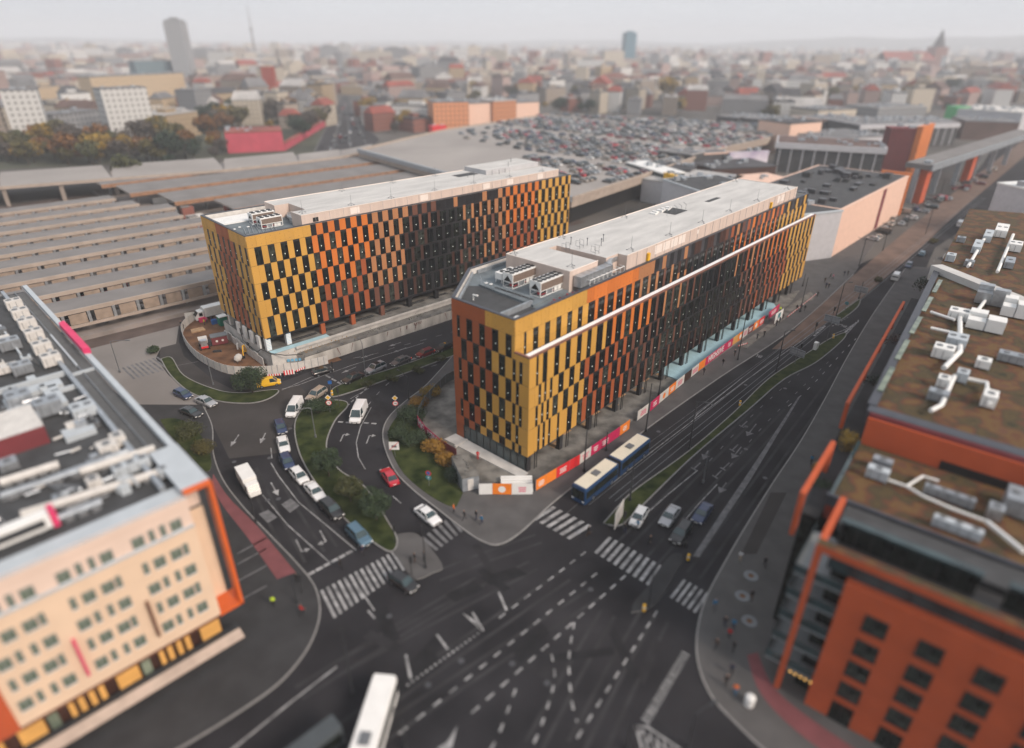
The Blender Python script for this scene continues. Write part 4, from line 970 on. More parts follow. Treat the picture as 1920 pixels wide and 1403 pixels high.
# ---- box truck, buses, tram
def box_vehicle(name, c, ahead, L, W, H, mats, label, cat, z0=.35, sections=1, nose=.0, windows=True, units=True, group=None, zc=1.5):
    p = at(c[0], c[1], zc); q = at(ahead[0], ahead[1], zc); a = math.atan2(q.y-p.y, q.x-p.x)
    e = empty(name, (p.x, p.y, 0), a, label, cat, group)
    sl_ = L/sections
    for i in range(sections):
        x0 = -L/2+i*sl_+(.35 if i else 0); x1 = -L/2+(i+1)*sl_-(.35 if i < sections-1 else 0)
        b = MB(); h = W/2
        fr = i == sections-1; secs = []
        for x, k in ((x0, .96), (x0+.15, 1), (x1-.5, 1), (x1-.15, .98), (x1, .9)):
            y = h*k; secs.append([(x, -y, z0), (x, -y, H-.25), (x, -y*.9, H), (x, y*.9, H), (x, y, H-.25), (x, y, z0)])
        loft(b, secs, 0)
        b.b2(x0+.25, x1-.35, -h*.86, h*.86, H-.01, H+.03, 1)
        b.build('body', [mats[0], mats[1]], e)
        if windows:
            b = MB()
            for s in (-1, 1):
                b.b2(x0+.3, x1-.3, s*(h+.012)-.012, s*(h+.012)+.012, H*.42, H*.82, 0)
            if fr: b.b2(x1-.03, x1+.03, -h*.84, h*.84, H*.32, H*.84, 0)
            if i == 0: b.b2(x0-.03, x0+.02, -h*.8, h*.8, H*.5, H*.84, 0)
            b.build('windows', ['glass'], e)
        if units:
            b = MB(); b.b2((x0+x1)/2-.6, (x0+x1)/2+.6, -.5, .5, H+.03, H+.22, 0); b.build('roof_vent', ['pole_grey'], e)
        for x in ([x0+1.6, x1-2.2] if i == 0 or fr else [x0+1.5]):
            for s in (-1, 1): wheel(e, x, s*(h-.14), .48, .28)
    for i in range(sections-1):
        b = MB(); xx = -L/2+(i+1)*sl_
        for k in range(7): b.b2(xx-.35+k*.1, xx-.29+k*.1, -W/2*.93, W/2*.93, z0+.1, H-.08-.05*(k % 2), 0)
        b.build('bellows', ['black'], e)
    for s in (-1, 1):
        b = MB(); b.box((L/2-.02, s*W*.36, .7), (.12, .4, .2)); b.build('headlight', ['lamp_clear'], e)
        b = MB(); b.box((-L/2+.02, s*W*.4, 1.0), (.1, .2, .35)); b.build('tail_light', ['lamp_off_red'], e)
    return e
mat('bus_cream', (.62, .57, .46), .55, var=.05); mat('bus_blue', (.012, .045, .12), .35, var=.05, coat=.4); mat('tram_grey', (.055, .065, .072), .5, var=.1)
box_vehicle('articulated_bus', (1150, 862), (1070, 925), 18.0, 2.55, 3.1, ['bus_blue', 'bus_cream'], 'blue articulated bus with a cream roof beside the hoarding', 'bus', sections=2, zc=3.1)
box_vehicle('bus', (684, 1385), (718, 1275), 13.5, 2.5, 3.1, ['white', 'white'], 'white bus with a roof hatch turning at the bottom edge of the junction', 'bus', sections=1, zc=3.2)
box_vehicle('tram', (478, 1462), (618, 1356), 16, 1.95, 3.0, ['tram_grey', 'tram_grey'], 'grey tram roof entering at the bottom near the hotel pavement', 'tram', zc=3.3)
def truck(c, ahead, label, col='white', L=8.0, sc=1.0):
    p = at(c[0], c[1], 1.3); q = at(ahead[0], ahead[1], 1.3); a = math.atan2(q.y-p.y, q.x-p.x); e = empty('box_truck', (p.x, p.y, 0), a, label, 'truck'); e.scale = (sc, sc, sc)
    b = MB(); b.b2(-L/2, L/2-2.2, -1.15, 1.15, .9, 3.1, 0); b.b2(-L/2, L/2-.4, -.5, .5, .5, .9, 1); b.build('cargo_box', [col, 'black'], e)
    b = MB(); x = L/2-2.0; loft(b, [[(x, -1.05, .5), (x, -1.05, 2.5), (x, 1.05, 2.5), (x, 1.05, .5)], [(x+1.1, -1.05, .5), (x+1.1, -1.0, 2.45), (x+1.1, 1.0, 2.45), (x+1.1, 1.05, .5)], [(x+1.9, -1.0, .5), (x+1.9, -1.0, 1.4), (x+1.9, 1.0, 1.4), (x+1.9, 1.0, .5)]]); b.build('cab', [col], e)
    b = MB(); b.obox((x+1.22, -.92, 2.4), (0, 1.84, 0), (.66, 0, -.92), (.02, 0, .02), 0); b.b2(x+.3, x+1.1, -1.07, -1.05, 1.4, 2.2, 0); b.b2(x+.3, x+1.1, 1.05, 1.07, 1.4, 2.2, 0); b.build('windows', ['glass'], e)
    for xx in (-L/2+1.3, x+1):
        for s in (-1, 1): wheel(e, xx, s*.95, .42, .25)
    for s in (-1, 1):
        b = MB(); b.box((x+1.9, s*.75, .65), (.1, .3, .18)); b.build('headlight', ['lamp_clear'], e)
truck((466, 903), (484, 932), 'white box truck driving down the hotel street', L=7.0, sc=.85)
truck((396, 586), (372, 592), 'white box truck parked beyond the yard fence')
# ================================================================ people
def person_mesh(pose):
    V = [(0, 0, .96), (0, .0, 1.18), (0, .0, 1.38), (0, .0, 1.50), (.01, 0, 1.60), (.0, 0, 1.72)]
    r = [(.15, .12), (.14, .11), (.16, .12), (.055, .055), (.095, .085), (.07, .07)]
    E_ = [(0, 1), (1, 2), (2, 3), (3, 4), (4, 5)]
    def chain(start, pts, rs):
        k = start
        for p, rr in zip(pts, rs): V.append(p); r.append((rr, rr)); E_.append((k, len(V)-1)); k = len(V)-1
    sw = {0: .28, 1: .12, 2: 0.0}[pose]; bend = .12 if pose == 0 else .04
    for s in (-1, 1):
        f = s*sw
        chain(0, [(0, s*.09, .90), (f*.55, s*.10, .50), (f-(.06 if s < 0 else 0), s*.10, .09), (f+.14, s*.11, .045)], [.095, .062, .045, .04])
        a = -f*.8
        chain(2, [(0, s*.19, 1.40), (a*.3-.02, s*.235, 1.13), (a*.8+bend, s*.23, .90), (a+bend+.02, s*.22, .82)], [.062, .045, .034, .036])
    me = bpy.data.meshes.new('person'); me.from_pydata(V, E_, []); o = bpy.data.objects.new('tmp', me); COL.objects.link(o)
    o.modifiers.new('s', 'SKIN'); sk = me.skin_vertices[0].data
    for i, (a, c) in enumerate(r): sk[i].radius = (a, c); sk[i].use_root = (i == 0)
    sb = o.modifiers.new('u', 'SUBSURF'); sb.levels = 1
    dg = bpy.context.evaluated_depsgraph_get(); ev = o.evaluated_get(dg); nm = bpy.data.meshes.new_from_object(ev); nm.name = 'person'
    bpy.data.objects.remove(o)
    nm.materials.clear()
    for x in ('skin', 'black', 'black', 'hair', 'black'): nm.materials.append(M[x])
    for p in nm.polygons:
        z = p.center.z; x, y = p.center.x, p.center.y; p.use_smooth = True
        if z > 1.50: p.material_index = 3 if (z > 1.68 or x < -.02) else 0
        elif z > .97 or (abs(y) > .185 and z > .9): p.material_index = 1
        elif abs(y) > .185 and z > .7: p.material_index = 0
        elif z > .1: p.material_index = 2
        else: p.material_index = 4
    return nm
PM = [person_mesh(i) for i in range(3)]
for n_, c_ in dict(black=(.015, .015, .017), grey=(.09, .09, .10), navy=(.015, .02, .05), red=(.45, .02, .02), blue=(.03, .16, .30), white=(.6, .6, .6), brown=(.07, .04, .025),
                   green=(.03, .07, .04), hivis=(.55, .75, .04), orange=(.75, .16, .02), pink=(.5, .12, .2), beige=(.35, .28, .2)).items(): mat('cloth_'+n_, c_, .9, var=0)
def person(px, py, rz, pose, top, legs, label, z=.13, group='people on foot', name='person'):
    o = inst(PM[pose], name, None, at(px, py, z), R(rz)); h = random.uniform(.95, 1.05); o.scale = (h, h, h)
    for i, c in ((1, top), (2, legs)): o.material_slots[i].link = 'OBJECT'; o.material_slots[i].material = M['cloth_'+c]
    return tag(o, label, 'person', group)
PP = [  # px, py (feet), heading, pose, top, legs, where
 (851, 962, 20, 1, 'orange', 'black', 'person in an orange jacket waiting at the corner kerb'),
 (871, 975, 200, 0, 'black', 'black', 'person all in black stepping off by the verge crossing'),
 (893, 975, 30, 1, 'black', 'navy', 'person in a black coat on the corner pavement by the blue jacket'),
 (903, 983, 210, 0, 'blue', 'navy', 'person in a light blue jacket on the corner pavement'),
 (896, 862, 90, 2, 'red', 'red', 'worker in red overalls on the plinth by the glazed corner'),
 (1319, 703, 48, 0, 'black', 'black', 'person in black walking beside the orange hoarding panel'),
 (1355, 686, 48, 0, 'black', 'grey', 'person in black and grey mid pavement beside the long lettering'),
 (1377, 668, 228, 1, 'black', 'brown', 'person in black beside the tram pole at the lettering'),
 (1419, 637, 48, 1, 'grey', 'black', 'person in a grey coat just past the magenta panel'),
 (1432, 632, 228, 0, 'black', 'black', 'person in black walking alone by the broken paving'),
 (1455, 612, 48, 1, 'black', 'navy', 'person in black beside the pale sign board'),
 (1461, 606, 228, 2, 'navy', 'black', 'person in navy standing in the group by the sign board'),
 (1467, 600, 48, 0, 'brown', 'black', 'person in a brown jacket leaving the sign board group'),
 (1462, 586, 100, 2, 'hivis', 'navy', 'worker in a yellow vest at the end of the hoarding'),
 (1458, 600, 60, 2, 'hivis', 'black', 'worker in a yellow vest standing behind the sign board'),
 (1493, 583, 48, 0, 'black', 'black', 'person in black beside the slender tram pole'),
 (1501, 582, 228, 1, 'navy', 'navy', 'person in navy close to the slender tram pole'),
 (1508, 584, 48, 1, 'black', 'grey', 'person in black and grey on the kerb past the tram pole'),
 (1532, 557, 48, 0, 'black', 'black', 'person in black walking along the red and white tape'),
 (1548, 541, 48, 1, 'navy', 'black', 'person in navy approaching the far street corner'),
 (1553, 541, 228, 0, 'black', 'navy', 'person in a black jacket and navy trousers at the far corner'),
 (1546, 531, 48, 2, 'brown', 'brown', 'person in brown waiting at the far street corner'),
 (1556, 523, 140, 0, 'black', 'black', 'person in black crossing the pale far pavement'),
 (1561, 524, 140, 1, 'pink', 'black', 'person in pink on the pale far pavement'),
 (1582, 518, 20, 0, 'navy', 'grey', 'person in navy and grey at the far end of the pale pavement'),
 (1589, 517, 20, 1, 'black', 'black', 'person in black farthest along the pale pavement'),
 (1171, 1000, 100, 1, 'black', 'navy', 'person in black waiting at the tram end of the main crossing'),
 (1218, 1022, 300, 0, 'black', 'black', 'person in black walking on the main zebra crossing'),
 (1103, 1005, 10, 0, 'black', 'brown', 'person in black and brown on the tram crossing'),
 (1195, 992, 200, 0, 'blue', 'grey', 'person in blue between the cars and the main crossing'),
 (1358, 1175, 240, 1, 'black', 'navy', 'person in black and navy in the group on the corner pavement'),
 (1374, 1180, 60, 1, 'blue', 'navy', 'person in a blue jacket in the group on the corner pavement'),
 (1366, 1197, 60, 2, 'red', 'black', 'person in a red jacket in the group on the corner pavement'),
 (1342, 1216, 200, 0, 'brown', 'black', 'person in brown near the kerb of the red building corner'),
 (1374, 1222, 20, 1, 'black', 'black', 'person in black behind the group by the red building'),
 (1408, 1126, 70, 0, 'black', 'brown', 'person in black and brown by the tree grate'),
 (1433, 1063, 70, 0, 'black', 'black', 'person in black on the paving by the brown bike path'),
 (1387, 1052, 70, 1, 'white', 'beige', 'person in white at the kerb of the slip lane'),
 (1339, 1142, 250, 0, 'blue', 'grey', 'person in blue stepping onto the slip lane crossing'),
 (1360, 1285, 240, 1, 'black', 'black', 'person in black at the kerb of the brick paving'),
 (1370, 1264, 60, 0, 'navy', 'black', 'person in navy walking by the curved kerb'),
 (1377, 1302, 60, 1, 'orange', 'blue', 'person in orange and blue jeans by the curved kerb'),
 (1520, 870, 50, 0, 'blue', 'black', 'person in blue walking beside the red building front'),
 (514, 1137, 90, 1, 'hivis', 'black', 'person in a yellow vest on the hotel pavement'),
 (567, 1153, 50, 0, 'red', 'black', 'person in red waiting at the hotel zebra'),
 (557, 1093, 50, 1, 'black', 'black', 'person in black waiting by the end of the bike lane'),
 (640, 1066, 120, 0, 'black', 'black', 'person in black walking ahead of the hotel zebra'),
 (681, 1040, 300, 0, 'navy', 'black', 'person in navy by the light blue estate car'),
 (778, 1055, 30, 1, 'black', 'brown', 'person in black and brown on the refuge between the zebras'),
 (795, 1053, 30, 2, 'grey', 'black', 'person in grey by the signal mast on the refuge'),
 (341, 614, 250, 1, 'black', 'navy', 'person in black beside the curve of the yard fence'),
 (345, 619, 70, 0, 'grey', 'black', 'person in grey beside the curve of the yard fence'),
]
for a in PP: person(*a)
for px, py, top in ((389, 607, 'pink'), (398, 605, 'navy'), (384, 610, 'hivis')): person(px, py, random.uniform(0, 360), 2, top, 'navy', 'worker in a %s jacket standing in the yard by the green cabin' % {'pink': 'pink', 'navy': 'navy blue', 'hivis': 'yellow'}[top], .1)
# ================================================================ hoardings, fences, signs, poles
def loc_(x, y, z=0): return Matrix.Translation(rb.location) @ Matrix.Rotation(PR, 4, 'Z') @ Vector((x, y, z))
def text_part(txt, parent, loc, rot, size, mt, sx=1.0, name='lettering'):
    cu = bpy.data.curves.new(name, 'FONT'); cu.body = txt; cu.size = size; cu.align_x = 'CENTER'; cu.align_y = 'CENTER'; cu.extrude = .01; cu.offset = .02*size
    cu.materials.append(M[mt]); o = text_mesh(cu, name); o.parent = parent; o.location = loc; o.rotation_euler = rot; o.scale = (sx, 1, 1); return o
random.seed(11)
def hoarding(pts, panels, label, H=2.05, z=.15, name='hoarding'):
    """pts: run in world xy; panels: (start, end, material, mark) in metres along the run"""
    P = [Vector(p) for p in pts]; cum = [0]
    for a, c in zip(P[:-1], P[1:]): cum.append(cum[-1]+(c-a).length)
    def along(t):
        for i in range(len(P)-1):
            if t <= cum[i+1] or i == len(P)-2: return P[i].lerp(P[i+1], (t-cum[i])/(cum[i+1]-cum[i]))
    e = empty(name, (P[0].x, P[0].y, z), 0, label, 'hoarding')
    fr = MB()
    for t0, t1, mt, mark in panels:
        a, c = along(t0)-P[0], along(t1)-P[0]; d = (c-a); L = d.length; d.normalize(); n = Vector((d.y, -d.x)); ang = math.atan2(d.y, d.x)
        if mt is None: continue
        q = empty('panel', (a.x, a.y, 0), ang); q.parent = e
        b = MB(); b.b2(.02, L-.02, -.04, .0, .1, H, 0); b.build('board', [mt], q)
        if mark == 'logo':
            b = MB(); mw = random.uniform(.5, .75)*L
            for r_ in range(3):
                w_ = mw*random.uniform(.6, 1); b.b2((L-w_)/2, (L+w_)/2, -.055, -.045, H*(.62-.17*r_), H*(.70-.17*r_), 0)
            b.build('printed_mark', ['white' if mt not in ('white', 'offwhite') else 'pink'], q)
        elif mark == 'round':
            b = MB(); b.poly([(L/2+.55*math.cos(k*math.pi/8), -.05, H/2+.6*math.sin(k*math.pi/8)) for k in range(16)]); b.build('printed_mark', ['orange_sign' if mt in ('white', 'offwhite') else 'white'], q)
        elif mark: text_part(mark, q, (L/2, -.06, H*.53), (math.pi/2, 0, 0), H*.92, 'white', min(1.3, L/(len(mark)*H*.66)))
        fr = MB(); fr.box((a.x, a.y+.02, 0), (.09, .09, H+.05), 0, ang); fr.build('post', ['galv'], e)
    return e
def run(*sv): return [tuple(loc_(s_, v_)[:2]) for s_, v_ in sv]
HR = run((-2.6, -6.85), (1.2, -7.15), (7, -7.7), (10.2, -7.7), (15.4, -7.8), (21.4, -7.85))
hoarding(HR, [(0, 2.2, 'orange_sign', 'logo'), (2.2, 4.4, 'orange_sign', None), (4.4, 7.4, 'red_sign', 'logo'), (7.4, 9.8, 'red_sign', None), (9.8, 12.8, 'offwhite', 'logo'), (12.8, 15.4, 'magenta', 'logo'), (15.4, 18, 'magenta', 'logo'), (18, 21, 'magenta', None), (21, 24, 'orange_sign', 'logo')], 'hoarding of orange, red and magenta panels behind the bus')
pan = [(0, 3.6, 'magenta', 'logo'), (3.6, 7.4, 'offwhite', 'round'), (7.4, 10.4, 'orange_sign', 'logo'), (10.4, 14.0, 'offwhite', 'logo'), (14, 17.2, 'umber', None), (17.2, 20.4, 'offwhite', 'logo'), (20.4, 23.6, 'orange_sign', None),
       (23.6, 33.6, 'magenta', 'HIGH5IVE'), (33.6, 37.0, 'magenta', 'logo'), (37.0, 39.6, 'amber', None), (39.6, 42.2, 'orange_sign', 'round'), (42.2, 44.9, 'offwhite', 'logo'), (44.9, 48.0, 'plum', 'logo'), (48, 51, 'orange_sign', 'round'), (51, 54.4, 'red_sign', 'logo'), (57.0, 64.3, 'magenta', 'logo')]
hoarding(run((28.9, -7.4), (39, -6.8), (52, -6.3), (65, -6.05), (82, -6.05), (94.5, -5.55)), pan, 'long hoarding with white HIGH5IVE lettering in front of the blue slab')
hoarding(run((24.6, -7.4), (28.7, -7.35)), [(0, 4.0, 'offwhite', 'logo')], 'single white hoarding panel beside the debris gap')
hoarding(run((-9.0, -1.2), (-7.6, -2.6), (-5.7, -4.8), (-3.4, -7.2)), [(0, 2.0, 'white', None), (2.0, 4.85, 'orange_sign', 'round'), (4.85, 8.0, 'white', 'logo')], 'short corner hoarding of white and orange panels at the junction')
cv = [(-17.0, 97.5), (-16.4, 93.4), (-14.6, 90.0), (-11.5, 85.9), (-8.8, 83.4)]
Pc = [Vector(p) for p in cv]
e = empty('hoarding', (*cv[1], .15), 0, 'curved magenta hoarding with white lettering above the orange shrubs', 'hoarding')
for i, (a, c, tx) in enumerate(((cv[1], cv[2], 'HIG'), (cv[2], cv[3], 'H5IVE'), (cv[3], cv[4], None))):
    a, c = Vector(a), Vector(c); d = c-a; L = d.length; q = empty('panel', (a.x-cv[1][0], a.y-cv[1][1], 0), math.atan2(d.y, d.x)); q.parent = e
    b = MB(); b.b2(0, L, -.04, 0, .1, 2.1, 0); b.build('board', ['magenta' if tx else 'plum'], q)
    if tx: text_part(tx, q, (L/2, -.06, 1.15), (math.pi/2, 0, 0), 1.8, 'white', L/(len(tx)*1.35))
def mesh_fence(pts, H, label, mt='galv', z=.13, name='fence', panel='steel', solid=True, step=2.4):
    P = [Vector(p) for p in pts]; e = empty(name, (P[0].x, P[0].y, z), 0, label, 'fence'); b = MB(); ps = MB()
    q = [p-P[0] for p in P]
    if solid: b.wall([(p.x, p.y) for p in q], .05, .08, H, 0)
    for a, c in zip(q[:-1], q[1:]):
        n = max(1, round((c-a).length/step))
        for k in range(n): p = a.lerp(c, k/n); ps = MB(); ps.box((p.x, p.y, 0), (.1, .1, H+.08), 0); ps.build('post', [mt], e)
    if not solid:
        for zz in (.2, H*.5, H): b.wall([(p.x, p.y) for p in q], .05, zz-.03, zz+.03, 0)
    b.build('infill', [panel], e); return e
mat('fence_grey', (.12, .14, .145), .6, var=.15, scale=1)
mesh_fence([(-10.5, 112.5), (-11.5, 110.5), (-13.0, 108.8), (-14.7, 104.4), (-16.0, 100.3), (-16.6, 96.5), (-16.4, 93.6)], 2.0, 'grey sheet fence curving down the grass verge towards the magenta hoarding', panel='fence_grey')
yf = catmull([(-75.8, 143), (-76.3, 135.2), (-74.3, 129.6), (-69.3, 122.3), (-64.0, 116.9), (-57.3, 112.4), (-51.3, 112.0), (-47.2, 112.6), (-42.3, 114.6), (-38.3, 117.2)], 4)
slab('yard_ground', yf+[(-36, 119), (-55, 140)], .1, 'soil', 'soil', -.1)
fy = mesh_fence(yf, 2.0, 'white sheet fence curving round the brown construction yard', panel='offwhite', z=.0, mt='galv')
b = MB(); p = Vector((*at2(541, 688), 1.2)); d = Vector((.97, .22, 0))
for k in range(5): b.obox(p-Vector((*yf[0], 0))+d*(k*.75)+Vector((0, -.12, 0)), d*.55, Vector((0, .02, 0)), Vector((0, 0, .6)), 0)
b.build('printed_mark', ['tarp_blue'], fy)
# red and white barriers
def chevron(px, py, px2, py2, label, n=8, H=.7, z0=.25):
    a, c = at(px, py, 0), at(px2, py2, 0); d = c-a; L = d.length; e = empty('traffic_barrier', a, math.atan2(d.y, d.x), label, 'barrier')
    b = MB()
    for k in range(n): b.obox((L*k/n, -.03, z0), (L/n, 0, 0), (0, .06, 0), (0, 0, H), k % 2)
    b.build('board', ['red_sign', 'white'], e); b = MB()
    for x in (.1, L/2, L-.1): b.b2(x-.03, x+.03, -.02, .04, 0, z0+.05, 0); b.b2(x-.15, x+.15, -.25, .25, 0, .08, 0)
    b.build('foot', ['pole'], e)
chevron(533, 706, 553, 703, 'large red and white chevron board by the yard fence', 8, 1.0)
chevron(500, 709, 528, 707, 'low red and white barrier behind the yellow van', 12, .4, .4)
chevron(556, 701, 572, 694, 'red and white barrier beside the start of the retaining wall', 9, .4, .4)
chevron(430, 701, 450, 705, 'low red and white barrier under the yard fence beside the round tree', 9, .3, .3)
chevron(1383, 655, 1400, 650, 'red and white tape barrier by the tram pole at the broken paving', 9, .25, .7)
chevron(1475, 600, 1530, 556, 'long red and white tape barrier along the trench', 30, .25, .7)
b = MB()
b.prism([at2(*p) for p in ((1380, 652), (1400, 655), (1450, 615), (1492, 585), (1528, 560), (1520, 548), (1480, 575), (1430, 618))], .14, .28, 0); tag(b.build('rubble', ['rubble']), kind='stuff')
# ---------------------------------------------------------------- yard equipment
def thing_at(name, px, py, z, rz, label, cat, group=None):
    p = at(px, py, z); return empty(name, p, R(rz), label, cat, group)
e = thing_at('portable_toilet', 419, 609, .1, 44, 'green portable toilet cabin with a white roof in the yard', 'toilet cabin')
b = MB(); b.b2(-.9, .9, -.9, .9, .1, 2.2, 0); b.build('cabin', ['green_box'], e); b = MB(); b.prism([(-1, -1), (1, -1), (1, 1), (-1, 1)], 2.2, 2.35, 0); b.cyl((.4, .4, 2.35), .12, .5, 0, 8); b.build('roof', ['white'], e); b = MB(); b.b2(-.4, .4, -.95, -.9, .2, 2.0, 0); b.build('door', ['green_box'], e)
e = thing_at('generator', 413, 645, .1, 30, 'brown generator cabin with two round vents in the yard', 'generator')
b = MB(); b.b2(-1.6, 1.6, -1, 1, .3, 2.1, 0); b.b2(-1.7, 1.7, -1.1, 1.1, 2.1, 2.25, 1); b.build('housing', ['plum', 'pole_grey'], e)
for x in (-.6, .6):
    b = MB(); b.tube([(x, -1.0, 1.2), (x, -1.06, 1.2)], .25, 0, 10); b.build('vent', ['white'], e)
b = MB(); b.b2(-2.3, -1.7, -.6, .6, .2, 1.3, 0); b.tube([(-2, 0, 1.3), (-2, 0, 2.2)], .08, 0, 6); b.build('engine', ['pole'], e)
e = thing_at('dumper', 384, 652, .1, 120, 'pale site dumper with a red chassis beside the yard fence', 'dumper')
b = MB(); b.b2(-1.6, 1.6, -.7, .7, .5, .9, 0); b.build('chassis', ['red_sign'], e)
b = MB(); loft(b, [[(.1, -.8, .9), (.1, -.9, 1.8), (.1, .9, 1.8), (.1, .8, .9)], [(1.9, -.7, 1.0), (2.1, -.9, 1.9), (2.1, .9, 1.9), (1.9, .7, 1.0)]]); b.build('skip', ['offwhite'], e)
b = MB(); b.b2(-1.5, -.3, -.65, .65, .9, 2.2, 0); b.b2(-1.4, -.4, -.67, .67, 1.4, 2.1, 1); b.build('cab', ['steel', 'glass'], e)
for x in (-1.1, 1.1):
    for s in (-1, 1): wheel(e, x, s*.85, .45, .3)
def excavator(px, py, rz):
    e = thing_at('mini_excavator', px, py, .1, rz, 'yellow mini excavator with its arm lowered to the brown soil', 'excavator')
    for s in (-1, 1):
        b = MB(); secs = []
        for x, z in ((-1.0, .22), (-.85, .42), (.85, .42), (1.0, .22), (.85, .02), (-.85, .02)): secs.append((x, z))
        loft(b, [[(x, s*.75-.17, z) for x, z in secs], [(x, s*.75+.17, z) for x, z in secs]]); b.build('track', ['rubber'], e)
    b = MB(); b.b2(-1.2, .7, -.75, .75, .5, 1.2, 0); b.b2(-1.3, -.6, -.7, .7, .6, 1.45, 0); b.build('body', ['machine_yellow'], e)
    b = MB(); b.b2(-.5, .5, -.05, .7, 1.2, 2.3, 0); b.b2(-.55, .55, -.1, .75, 2.3, 2.4, 1); b.build('cab', ['glass', 'pole'], e)
    b = MB(); b.tube([(.7, -.3, 1.0), (1.6, -.3, 2.5), (2.6, -.3, 2.7)], [.16, .17, .13], 0, 6); b.tube([(1.0, -.3, 1.0), (1.9, -.3, 2.2)], .07, 1, 5); b.build('boom', ['machine_yellow', 'steel'], e)
    b = MB(); b.tube([(2.5, -.3, 2.8), (3.1, -.3, 1.5), (3.2, -.3, .8)], [.14, .12, .1], 0, 6); b.build('arm', ['machine_yellow'], e)
    b = MB(); loft(b, [[(3.0, -.6, .8), (3.5, -.6, .7), (3.3, -.6, .2), (2.9, -.6, .3)], [(3.0, 0, .8), (3.5, 0, .7), (3.3, 0, .2), (2.9, 0, .3)]]); b.build('bucket', ['pole'], e)
excavator(467, 661, -82)
e = thing_at('cable_drum', 431, 632, .1, 20, 'yellow cable drum lying on the yard soil', 'drum'); b = MB(); b.tube([(-.5, 0, .7), (-.42, 0, .7)], .7, 0, 14); b.tube([(.42, 0, .7), (.5, 0, .7)], .7, 0, 14); b.tube([(-.42, 0, .7), (.42, 0, .7)], .42, 0, 12); b.build('reel', ['yellow_sign'], e)
e = thing_at('concrete_mixer', 447, 680, .1, 60, 'pale rounded concrete mixer near the bottom of the yard', 'mixer'); b = MB(); b.tube([(-.5, 0, .6), (-.1, 0, .9), (.5, 0, 1.3), (.8, 0, 1.6)], [.45, .75, .7, .35], 0, 12); b.build('drum', ['concrete'], e); b = MB(); b.tube([(-.6, -.5, 0), (0, -.5, 1.0), (.6, -.5, 0)], .05, 0, 5); b.tube([(-.6, .5, 0), (0, .5, 1.0), (.6, .5, 0)], .05, 0, 5); b.build('stand', ['pole'], e)
e = thing_at('pipe_stub', 446, 655, .1, 0, 'white standpipe in the middle of the yard', 'pipe'); b = MB(); b.cyl((0, 0, 0), .16, 1.3, 0, 10); b.tube([(0, 0, 1.3), (.3, 0, 1.45)], .14, 0, 8); b.build('pipe', ['white'], e)
for px, py, rz, mt, sz, lb_ in ((371, 620, 35, 'wood', (3, 2, .3), 'stack of pale timber boards at the top of the yard fence'), (366, 600, 20, 'offwhite', (4, .3, 2), 'pale wall panel standing in the upper yard'), (402, 607, 44, 'blue_sign', (1.2, 1.0, 1.1), 'dark blue crate beside the green toilet cabin'), (380, 603, 44, 'pink', (1.6, 1.0, 1.0), 'pink covered pallet in the upper yard'), (436, 612, 44, 'steel', (1.6, 1.2, .5), 'flat grey crate beside the building in the yard'), (408, 660, 10, 'pole', (1.8, .5, .4), 'dark pipe bundle beside the generator')):
    p = at(px, py, .1); b = MB()
    for k in range(4): b.box((0, (k-1.5)*sz[1]/4, 0), (sz[0]*(1-.04*k), sz[1]/4-.03, sz[2]*(1-.06*(k % 2))), 0)
    o = b.build('crate' if 'crate' in lb_ else 'pallet' if 'pallet' in lb_ else 'board_stack' if 'boards' in lb_ else 'wall_panel' if 'panel' in lb_ else 'pipe_bundle', [mt], None, p, R(rz)); tag(o, lb_, 'site material')
# site cabin and deck at the corner
e = empty('site_cabin', (*loc_(-7.7, 3.0)[:2], .17), PR+R(62), 'grey container cabin with debris on its roof behind the corner hoarding', 'container')
b = MB(); b.b2(-3.0, 3.0, -1.3, 1.3, .1, 2.5, 0); b.build('shell', ['galv'], e)
b = MB(); b.b2(-3.05, 3.05, -1.35, 1.35, 2.5, 2.58, 0)
for k in range(7): b.box((-2.3+k*.75, random.uniform(-.7, .7), 2.58), (.5, .4, random.uniform(.05, .3)), 0, k)
b.build('roof', ['rubble'], e)
b = MB()
for x in (-2, 0, 2): b.b2(x-.5, x+.5, -1.35, -1.3, 1.0, 2.0, 0)
b.build('window', ['glass_green'], e)
b = MB(); b.b2(-3.06, -3.0, -.4, .5, .15, 2.15, 0); b.build('door', ['offwhite'], e)
b = MB()
for k in range(6): b.b2(-2.4, 2.4, -1.5+.5*k, -1.06+.5*k, 0, .16+.13*k, 0)
o = b.build('step_deck', ['white'], None, (*loc_(-3.6, -3.9)[:2], .17), PR-R(46)); tag(o, 'white stepped deck between the cabin and the glazed corner', 'steps')
